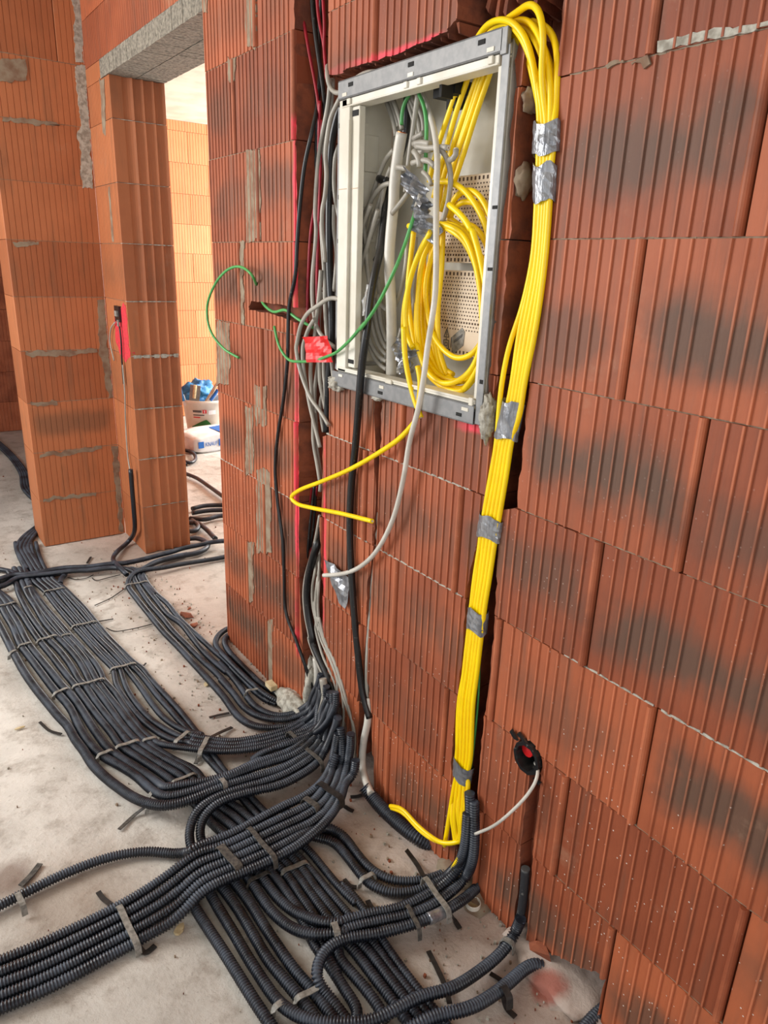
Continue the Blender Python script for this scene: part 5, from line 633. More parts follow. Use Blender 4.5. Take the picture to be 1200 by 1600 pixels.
('grey_cable','cable','grey cable arching left with its bend highest in the fan','pale grey cables of the cabinet tangle','grey',0.0055,0,[(0.04,1.478,1.626),(0.04,1.5127,1.6236),(0.04,1.5475,1.6027),(0.04,1.5751,1.5762),(0.04,1.5932,1.5552)]),
('grey_cable','cable','grey cable in the middle of the left fan','pale grey cables of the cabinet tangle','grey',0.0055,0,[(0.05,1.4944,1.6619),(0.05,1.5158,1.6329),(0.05,1.5297,1.6005),(0.05,1.5522,1.5697),(0.05,1.579,1.5225),(0.05,1.5942,1.4825),(0.05,1.61,1.4444)]),
('grey_cable','cable','grey cable running down along the inner black hose','pale grey cables of the cabinet tangle','grey',0.0055,0,[(0.05,1.5052,1.6506),(0.05,1.5223,1.6105),(0.05,1.5298,1.5689),(0.05,1.5314,1.5262),(0.05,1.5433,1.4827)]),
('grey_cable','cable','grey cable crossing the fan toward the black hose','pale grey cables of the cabinet tangle','grey',0.0055,0,[(0.04,1.6042,1.5598),(0.04,1.5851,1.5177),(0.04,1.5663,1.4822),(0.04,1.5741,1.4673),(0.04,1.5559,1.4024)]),
('grey_cable','cable','short grey cable lying across the left fan','pale grey cables of the cabinet tangle','grey',0.0055,0,[(0.04,1.5226,1.5542),(0.04,1.5475,1.5259),(0.04,1.571,1.4911)]),
('grey_cable','cable','grey cable nearest the white column, curving in at its foot','pale grey cables of the cabinet tangle','grey',0.0055,0,[(0.02,1.529,1.5808),(0.02,1.56,1.5394),(0.02,1.5937,1.4739),(0.02,1.6222,1.398),(0.02,1.6315,1.3338),(0.02,1.6249,1.2741),(0.02,1.5959,1.2406),(0.02,1.5656,1.2233)]),
('grey_cable','cable','grey cable second from the white column','pale grey cables of the cabinet tangle','grey',0.0055,0,[(0.025,1.5056,1.5699),(0.025,1.5503,1.4853),(0.025,1.5838,1.4178),(0.025,1.5947,1.3597),(0.025,1.5838,1.3135),(0.025,1.5616,1.2632)]),
('grey_cable','cable','grey cable crossing diagonally behind the pale crumpled tag','pale grey cables of the cabinet tangle','grey',0.0055,0,[(0.03,1.5844,1.5557),(0.03,1.5631,1.5075),(0.03,1.5541,1.4524),(0.03,1.541,1.4013)]),
('grey_cable','cable','grey cable with a blunt cut end above the crumpled tag','pale grey cables of the cabinet tangle','grey',0.0055,0,[(0.03,1.5402,1.5094),(0.03,1.5639,1.4811),(0.03,1.5815,1.4407),(0.03,1.591,1.4062),(0.03,1.594,1.3714)]),
('grey_cable','cable','grey cable low in the cabinet left corner, first of the nested curves','pale grey cables of the cabinet tangle','grey',0.0055,0,[(0.05,1.5655,1.2517),(0.05,1.5466,1.2272),(0.05,1.5109,1.2074),(0.05,1.481,1.2005)]),
('grey_cable','cable','grey cable bending up right along the cabinet floor','pale grey cables of the cabinet tangle','grey',0.0055,0,[(0.06,1.5893,1.2021),(0.06,1.5472,1.2085),(0.06,1.5174,1.2182),(0.06,1.4971,1.2313)]),
('grey_cable','cable','second nested grey curve left of the grey pipe','pale grey cables of the cabinet tangle','grey',0.0055,0,[(0.05,1.5912,1.3237),(0.05,1.5759,1.282),(0.05,1.5478,1.2487),(0.05,1.512,1.2264),(0.05,1.4822,1.2205)]),
('grey_cable','cable','third nested grey curve left of the grey pipe','pale grey cables of the cabinet tangle','grey',0.0055,0,[(0.055,1.578,1.3529),(0.055,1.5675,1.3183),(0.055,1.5455,1.2727),(0.055,1.5161,1.2448),(0.055,1.4902,1.2347)]),
('grey_cable','cable','fourth nested grey curve left of the grey pipe','pale grey cables of the cabinet tangle','grey',0.0055,0,[(0.06,1.5645,1.3677),(0.06,1.5532,1.3193),(0.06,1.5363,1.2853),(0.06,1.5158,1.2613),(0.06,1.4982,1.249)]),
('grey_cable','cable','innermost nested grey curve left of the grey pipe','pale grey cables of the cabinet tangle','grey',0.0055,0,[(0.065,1.5531,1.3776),(0.065,1.5441,1.3317),(0.065,1.5314,1.2975),(0.065,1.5064,1.2668)]),
('grey_cable','cable','short grey curve joining the pipe at mid height','pale grey cables of the cabinet tangle','grey',0.0055,0,[(0.05,1.5259,1.3583),(0.05,1.5109,1.3501),(0.05,1.49,1.3446)]),
('pale_pipe','pipe','grey cable between the pipe and the yellow cables, slanting left','pale grey cables of the cabinet tangle','grey',0.0055,0,[(0.05,1.4197,1.5066),(0.05,1.4198,1.4587),(0.05,1.4313,1.4095),(0.05,1.4445,1.3785),(0.05,1.4586,1.3556)]),
('grey_cable','cable','grey cable running down through the yellow coil','pale grey cables of the cabinet tangle','grey',0.0062,0,[(0.06,1.3396,1.4985),(0.06,1.3621,1.4783),(0.06,1.381,1.4493),(0.06,1.3912,1.3963),(0.06,1.3983,1.3463),(0.06,1.4,1.2954)]),
('grey_cable','cable','white cable glimpsed behind the coil','pale grey cables of the cabinet tangle','grey',0.0055,0,[(0.07,1.4136,1.5117),(0.07,1.4152,1.4867),(0.07,1.4174,1.4678)]),
('grey_cable','cable','grey loop on the cabinet floor below the lower silver tape','pale grey cables of the cabinet tangle','grey',0.0055,0,[(0.07,1.4358,1.2066),(0.07,1.4591,1.1941),(0.07,1.4756,1.1967),(0.07,1.4403,1.2131),(0.07,1.4043,1.2061)]),
('grey_cable','cable','dark grey cable reaching the lower silver tape','pale grey cables of the cabinet tangle','grey',0.0055,0,[(0.07,1.4548,1.3039),(0.07,1.4611,1.2804),(0.07,1.4721,1.2655)]),
('grey_cable','cable','dim grey cable behind the black hose','pale grey cables of the cabinet tangle','grey',0.0055,0,[(0.08,1.5793,1.4183),(0.08,1.5711,1.3861),(0.08,1.5585,1.3541),(0.08,1.5494,1.3076),(0.08,1.5284,1.2785)]),
('black_cable','cable','black cable stub with round end in the left of the tangle',None,'black',0.009,0,[(0.05,1.542,1.6408),(0.05,1.5237,1.6344),(0.05,1.5042,1.6342)]),
('black_cable','cable','black cable running down behind the grey fan inside the cabinet',None,'black',0.008,0,[(0.08,1.5387,1.6348),(0.08,1.548,1.593),(0.08,1.5535,1.55),(0.08,1.5661,1.4838),(0.08,1.5901,1.4571)]),
('grey_cable','cable','grey cable leftmost in the groove, swinging back right behind the red flag','grey cables in the wall groove left of the cabinet','grey',0.0057,0,[(0.02,1.7216,1.8722),(0.02,1.7234,1.8499),(0.02,1.7319,1.8115),(0.02,1.75,1.7712),(0.02,1.7709,1.7188),(0.02,1.7865,1.6413),(0.02,1.7919,1.5602),(0.02,1.7857,1.5443),(0.02,1.7914,1.4846),(0.02,1.804,1.4232),(0.02,1.8075,1.3731),(0.02,1.8009,1.3226),(0.02,1.7793,1.278),(0.02,1.7372,1.251),(0.02,1.6765,1.2331)]),
('grey_cable','cable','grey cable second from left in the groove, straight down past the flag','grey cables in the wall groove left of the cabinet','grey',0.0057,0,[(0.03,1.7247,1.8742),(0.03,1.7263,1.8435),(0.03,1.7367,1.7923),(0.03,1.7548,1.7512),(0.03,1.7734,1.709),(0.03,1.7873,1.6422),(0.03,1.79,1.5608),(0.03,1.7829,1.5567),(0.03,1.7677,1.473),(0.03,1.7565,1.4002),(0.03,1.7528,1.3257),(0.03,1.7397,1.2505),(0.03,1.7199,1.2045),(0.03,1.706,1.149)]),
('grey_cable','cable','pale cable curving over the thick black tube','grey cables in the wall groove left of the cabinet','grey',0.0057,0,[(0.01,1.6572,1.8206),(0.01,1.6788,1.8032),(0.01,1.7008,1.7832),(0.01,1.7161,1.7427),(0.01,1.7248,1.7027),(0.01,1.717,1.6583),(0.01,1.7303,1.5921),(0.01,1.7351,1.5885),(0.01,1.7392,1.5312),(0.01,1.7247,1.4773),(0.01,1.7223,1.449)]),
('grey_cable','cable','grey cable looping out left from the cabinet edge, largest loop','grey cables in the wall groove left of the cabinet','grey',0.0057,0,[(-0.01,1.6142,1.362),(-0.01,1.6446,1.3639),(-0.01,1.6781,1.3585),(-0.01,1.7226,1.3402),(-0.01,1.7796,1.3166),(-0.01,1.8232,1.2748),(-0.01,1.8404,1.2285),(-0.01,1.8461,1.2235),(-0.01,1.8307,1.1716),(-0.01,1.7962,1.1223),(-0.01,1.7576,1.0851),(-0.01,1.7093,1.0611),(-0.01,1.6623,1.0299)]),
('grey_cable','cable','grey cable looping left just inside the largest loop','grey cables in the wall groove left of the cabinet','grey',0.0057,0,[(0,1.7577,1.3029),(0,1.7921,1.2747),(0,1.8167,1.2359),(0,1.8239,1.2255),(0,1.8208,1.1589),(0,1.7986,1.0996),(0,1.7807,1.0559),(0,1.7558,1.0108),(0,1.7254,0.9532)]),
('grey_cable','cable','grey cable straight under the red flag','grey cables in the wall groove left of the cabinet','grey',0.0057,0,[(0.02,1.7601,1.4293),(0.02,1.7672,1.3749),(0.02,1.7821,1.3034),(0.02,1.7924,1.2509),(0.02,1.8068,1.2134),(0.02,1.8165,1.1558),(0.02,1.8079,1.0913),(0.02,1.7992,1.009),(0.02,1.7989,0.952),(0.02,1.7759,0.8907),(0.02,1.7585,0.8395)]),
('grey_cable','cable','grey cable crossing low in the groove','grey cables in the wall groove left of the cabinet','grey',0.0057,0,[(0.03,1.7663,1.3751),(0.03,1.7866,1.3362),(0.03,1.7967,1.2841),(0.03,1.7824,1.1892),(0.03,1.779,1.1224),(0.03,1.7569,1.0796),(0.03,1.7485,1.0564)]),
('grey_cable','cable','grey cable beside the groove right edge','grey cables in the wall groove left of the cabinet','grey',0.0057,0,[(0.03,1.7585,1.1921),(0.03,1.758,1.1523),(0.03,1.7478,1.1136),(0.03,1.7486,1.0619)]),
('grey_cable','cable','grey cable slanting inside the lower groove','grey cables in the wall groove left of the cabinet','grey',0.0057,0,[(0.04,1.8051,1.1861),(0.04,1.8263,1.087),(0.04,1.8203,1.0316),(0.04,1.8142,0.9756),(0.04,1.808,0.9188)]),
('grey_cable','cable','thin grey cable criss-crossing near the groove right edge','grey cables in the wall groove left of the cabinet','grey',0.0057,0,[(0.04,1.7597,1.1915),(0.04,1.7691,1.1179),(0.04,1.7955,1.0585),(0.04,1.7725,0.984)]),
('grey_cable','cable','grey cable right of the thick black tube','grey cables in the wall groove left of the cabinet','grey',0.0057,0,[(0.04,1.7278,1.5903),(0.04,1.7288,1.5326),(0.04,1.7129,1.4738),(0.04,1.7187,1.4139),(0.04,1.7252,1.3771)]),
('grey_cable','cable','grey cable between thick black tube and cabinet flange','grey cables in the wall groove left of the cabinet','grey',0.0057,0,[(0.04,1.7079,1.7259),(0.04,1.7258,1.7058),(0.04,1.7315,1.6509),(0.04,1.7234,1.6053),(0.04,1.7033,1.559)]),
('grey_cable','cable','dim grey cable deep beside the cabinet flange','grey cables in the wall groove left of the cabinet','grey',0.0057,0,[(0.05,1.7234,1.526),(0.05,1.7295,1.4788),(0.05,1.7306,1.4259),(0.05,1.7312,1.3521),(0.05,1.7169,1.2777)]),
('grey_cable','cable','grey cable deep in the groove behind the flag','grey cables in the wall groove left of the cabinet','grey',0.0057,0,[(0.04,1.7835,1.3844),(0.04,1.7935,1.3485),(0.04,1.806,1.2832),(0.04,1.7976,1.2446)]),
('grey_cable','cable','grey cable emerging below the crossing, hugging the right edge','grey cables in the wall groove left of the cabinet','grey',0.0057,0,[(0.03,1.8169,1.0331),(0.03,1.8052,0.964),(0.03,1.7878,0.91),(0.03,1.7702,0.841),(0.03,1.7754,0.8049)]),
('grey_cable','cable','grey cable hooking over the top left corner of the cabinet frame',None,'grey',0.0055,0,[(0.03,1.7513,1.9053),(-0.005,1.6931,1.874),(-0.005,1.6883,1.8532),(-0.005,1.6679,1.8331),(-0.005,1.6394,1.8244),(-0.005,1.6099,1.8285),(-0.005,1.5794,1.8404),(-0.005,1.5361,1.8478),(-0.005,1.4941,1.8456),(0.03,1.508,1.8518)]),
('plastic_tube','tube','thick black tube in the groove along the cabinet left flange',None,'black',0.0105,0,[(0.035,1.6765,1.8452),(0.035,1.6889,1.8182),(0.035,1.7104,1.7876),(0.035,1.7324,1.743),(0.035,1.7427,1.6735),(0.035,1.7453,1.5598),(0.035,1.7446,1.5208),(0.035,1.7403,1.4253),(0.035,1.7313,1.352),(0.035,1.7247,1.2773),(0.035,1.7263,1.2346),(0.035,1.7355,1.1815),(0.035,1.7444,1.1003),(0.035,1.7478,0.9895)]),
('black_cable','cable','long thin black cable hanging in front of the brick face left of the groove',None,'black',0.0055,0,[(0.05,1.8284,2.58),(0.05,1.8184,2.3),(0.05,1.8184,2.072),(0.05,1.8248,2.0175),(0.045,1.8179,1.9581),(0.04,1.8061,1.8867),(0.03,1.7979,1.8304),(0,1.7718,1.7639),(-0.01,1.7936,1.6878),(-0.012,1.8161,1.5919),(-0.012,1.8329,1.4971),(-0.012,1.8447,1.4106),(-0.012,1.8811,1.3322),(-0.012,1.8899,1.2454),(-0.012,1.8941,1.177),(-0.012,1.9281,1.0392),(-0.012,1.9583,0.9549),(-0.012,1.984,0.8262),(-0.012,1.9695,0.7169),(-0.012,1.9372,0.5964),(-0.012,1.931,0.4793),(-0.012,1.9217,0.3521),(-0.012,1.8517,0.2821),(-0.01,1.8097,0.2314),(0.01,1.7747,0.1239)]),
('black_cable','cable','black cable descending through the top of the groove behind red wires',None,'black',0.0065,0,[(0.04,1.8562,2.58),(0.04,1.8462,2.3),(0.04,1.8462,2.0764),(0.04,1.8338,2.0123),(0.04,1.809,1.9295),(0.04,1.7865,1.857),(0.04,1.7773,1.802)]),
('black_cable','cable','black cable deep in the groove beside the long thin one',None,'black',0.006,0,[(0.06,1.8554,1.881),(0.06,1.8522,1.8026),(0.06,1.8602,1.6883),(0.06,1.8726,1.5688),(0.06,1.8785,1.3785),(0.06,1.8603,1.1362),(0.06,1.859,1.1649)]),
('red_wire','wire','red wire leftmost at the top of the groove','red wires in the wall groove','red',0.004,0,[(0.025,1.8968,2.58),(0.025,1.8868,2.3),(0.025,1.8868,2.0826),(0.025,1.8622,2.0205),(0.025,1.8313,1.9415),(0.025,1.8005,1.8676),(0.025,1.7818,1.806),(0.025,1.7837,1.7572)]),
('red_wire','wire','red wire in the middle at the top of the groove','red wires in the wall groove','red',0.004,0,[(0.025,1.8061,2.58),(0.025,1.7961,2.3),(0.025,1.7961,2.0619),(0.025,1.7839,2.0044),(0.025,1.7624,1.9547),(0.025,1.7473,1.8752)]),
('red_wire','wire','red wire rightmost at the top of the groove','red wires in the wall groove','red',0.004,0,[(0.025,1.7772,2.58),(0.025,1.7672,2.3),(0.025,1.7672,2.0554),(0.025,1.7584,1.9942),(0.025,1.7599,1.9441),(0.025,1.7498,1.8911)]),
('red_wire','wire','red wire running down the left of the groove at mid height','red wires in the wall groove','red',0.004,0,[(0.025,1.7796,1.8326),(0.025,1.7835,1.7351),(0.025,1.7923,1.6226),(0.025,1.8239,1.5291),(0.025,1.837,1.4305),(0.025,1.8437,1.3149),(0.025,1.8298,1.1967)]),
('red_wire','wire','second red wire down the groove at mid height','red wires in the wall groove','red',0.004,0,[(0.025,1.7695,1.7883),(0.025,1.7742,1.6785),(0.025,1.7849,1.5046),(0.025,1.7903,1.3819),(0.025,1.7787,1.268)]),
('red_wire','wire','red wire in the lower groove between black cables, left one',None,'red',0.0028,0,[(0.04,1.8421,0.8005),(0.04,1.8568,0.7343),(0.04,1.869,0.667),(0.04,1.8783,0.5825),(0.04,1.8912,0.4941),(0.04,1.9044,0.4272)]),
('red_wire','wire','red wire in the lower groove between black cables, right one',None,'red',0.0028,0,[(0.04,1.8099,0.8091),(0.04,1.824,0.7439),(0.04,1.8355,0.6776),(0.04,1.8474,0.6095),(0.04,1.8534,0.5583)]),
('black_cable','cable','black cable in the lower groove, left one beside the red wire',None,'black',0.004,0,[(0.03,1.8099,0.8106),(0.03,1.8212,0.7463),(0.03,1.8389,0.6625),(0.03,1.8542,0.5602),(0.03,1.8861,0.4472),(0.03,1.9127,0.3667),(0.03,1.9201,0.2921),(0.03,1.9151,0.3027),(0.03,1.9106,0.2258),(0.03,1.859,0.1486),(0.03,1.8183,0.0898)]),
('black_cable','cable','black cable in the lower groove, middle one',None,'black',0.0045,0,[(0.04,1.8157,0.8075),(0.04,1.8239,0.7283),(0.04,1.8384,0.6448),(0.04,1.8565,0.5737),(0.04,1.8627,0.5217)]),
('black_hose','hose','thick black hose bowing left in the lower groove down to the conduits',None,'black',0.012,0,[(0.03,1.774,0.6834),(0,1.739,0.6545),(0,1.7676,0.5882),(0,1.7913,0.5249),(0,1.8004,0.4556),(0,1.785,0.3785),(0,1.7603,0.322),(0,1.7664,0.3145),(0,1.7097,0.2679),(0,1.659,0.2306),(0,1.6226,0.1921),(-0.03,1.5556,0.1677)]),
('grey_cable','cable','grey cable outlining the left of the bowing black hose',None,'grey',0.004,0,[(-0.005,1.7172,0.7529),(-0.005,1.7308,0.7038),(-0.005,1.7475,0.6525),(-0.005,1.7765,0.586),(-0.005,1.8036,0.5212),(-0.005,1.8143,0.4577),(-0.005,1.8039,0.3884),(-0.005,1.776,0.3228),(-0.005,1.7863,0.3225),(-0.005,1.7289,0.2597),(-0.005,1.673,0.2194),(-0.005,1.6361,0.1756),(-0.005,1.624,0.1125)]),
('grey_cable','cable','grey cable right of the black hose in the lower groove','grey cables low in the wall groove','grey',0.0042,0,[(0.04,1.7927,0.7068),(0.03,1.7793,0.6348),(0.02,1.7761,0.5809),(-0.002,1.7492,0.5575),(-0.002,1.7637,0.5038),(-0.002,1.7604,0.4398),(-0.002,1.7332,0.3856),(-0.002,1.7092,0.3468),(-0.002,1.698,0.3373),(-0.002,1.6437,0.2968),(-0.002,1.6078,0.2533),(-0.002,1.615,0.1918),(-0.002,1.6148,0.1142)]),
('grey_cable','cable','grey cable slanting out to the conduits nearest the wall','grey cables low in the wall groove','grey',0.0042,0,[(0.04,1.791,0.6604),(0.02,1.7583,0.6126),(-0.002,1.726,0.5506),(-0.002,1.7399,0.4811),(-0.002,1.7423,0.4146),(-0.002,1.7152,0.3606),(-0.002,1.7261,0.3966),(-0.002,1.6891,0.3467),(-0.002,1.6444,0.3274),(-0.002,1.6001,0.2832),(-0.002,1.5468,0.199),(-0.002,1.5205,0.1572),(-0.002,1.5151,0.1238)]),
('grey_cable','cable','white cable bending into the cut conduit mouth','grey cables low in the wall groove','grey',0.0042,0,[(0.04,1.7895,0.6293),(0.02,1.7568,0.5816),(-0.002,1.7229,0.5359),(-0.002,1.7291,0.4532),(-0.002,1.7185,0.3923),(-0.002,1.7264,0.4271),(-0.002,1.6893,0.3621),(-0.002,1.6264,0.3056),(-0.002,1.5953,0.2652),(-0.002,1.5736,0.1941),(-0.002,1.5736,0.1093),(-0.04,1.5508,0.0499)]),
('grey_cable','cable','grey cable closest to the brick edge running to the last conduit','grey cables low in the wall groove','grey',0.0042,0,[(0.04,1.7908,0.6447),(0.03,1.7786,0.5714),(-0.002,1.7345,0.5314),(-0.002,1.7456,0.4624),(-0.002,1.7271,0.3717),(-0.002,1.7401,0.4211),(-0.002,1.6984,0.363),(-0.002,1.617,0.2744),(-0.002,1.555,0.1942),(-0.002,1.5119,0.1467),(-0.002,1.5037,0.0433)]),
('grey_cable','cable','grey cable hidden partly behind the others low in the groove','grey cables low in the wall groove','grey',0.0042,0,[(0.05,1.8112,0.6677),(0.04,1.808,0.5909),(0.02,1.7964,0.5019),(-0.002,1.7514,0.4436),(-0.002,1.7391,0.3829),(-0.002,1.7444,0.3779),(-0.002,1.6974,0.2958),(-0.002,1.6339,0.2499),(-0.002,1.6064,0.1966),(-0.002,1.6001,0.1256)]),
('plastic_tube','tube','fat pale tube standing in the lower groove behind thin black wires',None,'white',0.012,0,[(0.02,1.777,0.244),(0.02,1.767,0.1996),(0.02,1.7712,0.1192)]),
('pale_pipe','pipe','silver grey taped pipe section leaning among the conduits',None,'grey',0.0115,0,[(-0.03,1.649,0.2511),(-0.03,1.6349,0.2062),(-0.03,1.6476,0.1512),(-0.03,1.6792,0.0836)]),
('grey_cable','cable','grey cable in the narrow slot below the cabinet',None,'grey',0.0062,0,[(0.012,1.4422,0.8426),(0.012,1.4528,0.7134),(0.012,1.4641,0.5771),(0.006,1.4642,0.4405),(0.004,1.4627,0.3394),(0,1.4488,0.2432)]),
('plastic_tube','tube','white tube bowing off the wall from the black hose down into the fat conduit',None,'white',0.0105,0,[(0.004,1.4502,0.2834),(-0.006,1.4354,0.2211),(-0.01,1.4487,0.1386),(-0.02,1.4373,0.0724),(-0.04,1.3862,0.0559),(-0.05,1.345,0.0499)]),
('white_cable','cable','white cable hanging out of the junction box hole',None,'white',0.0036,0,[(0.03,0.8545,0.4446),(0,0.819,0.4699),(-0.02,0.8011,0.4638),(-0.03,0.8107,0.4224),(-0.04,0.8385,0.3637),(-0.04,0.8879,0.2845),(-0.04,0.9409,0.2211)]),
('grey_cable','cable','white cable hanging down in the joint of the left stub wall beside the pier',None,'grey',0.0035,0,[(-0.012,3.6595,1.1448),(-0.012,3.7443,1.1076),(-0.012,3.7838,1.0421),(-0.012,3.7361,0.9535)]),
('grey_cable','cable','grey cable running straight down the inner corner beside the door pier',None,'grey',0.0035,0,[(-0.012,3.5921,0.9506),(-0.012,3.5915,0.8274),(-0.012,3.6252,0.6411),(-0.012,3.6301,0.4639),(-0.012,3.5894,0.373)]),
('black_cable','cable','thin black cable down the inner corner from the pier socket box',None,'black',0.004,0,[(-0.012,3.5929,1.1304),(-0.012,3.5848,1.062),(-0.012,3.6,0.9598),(-0.012,3.6009,0.8571)]),
]
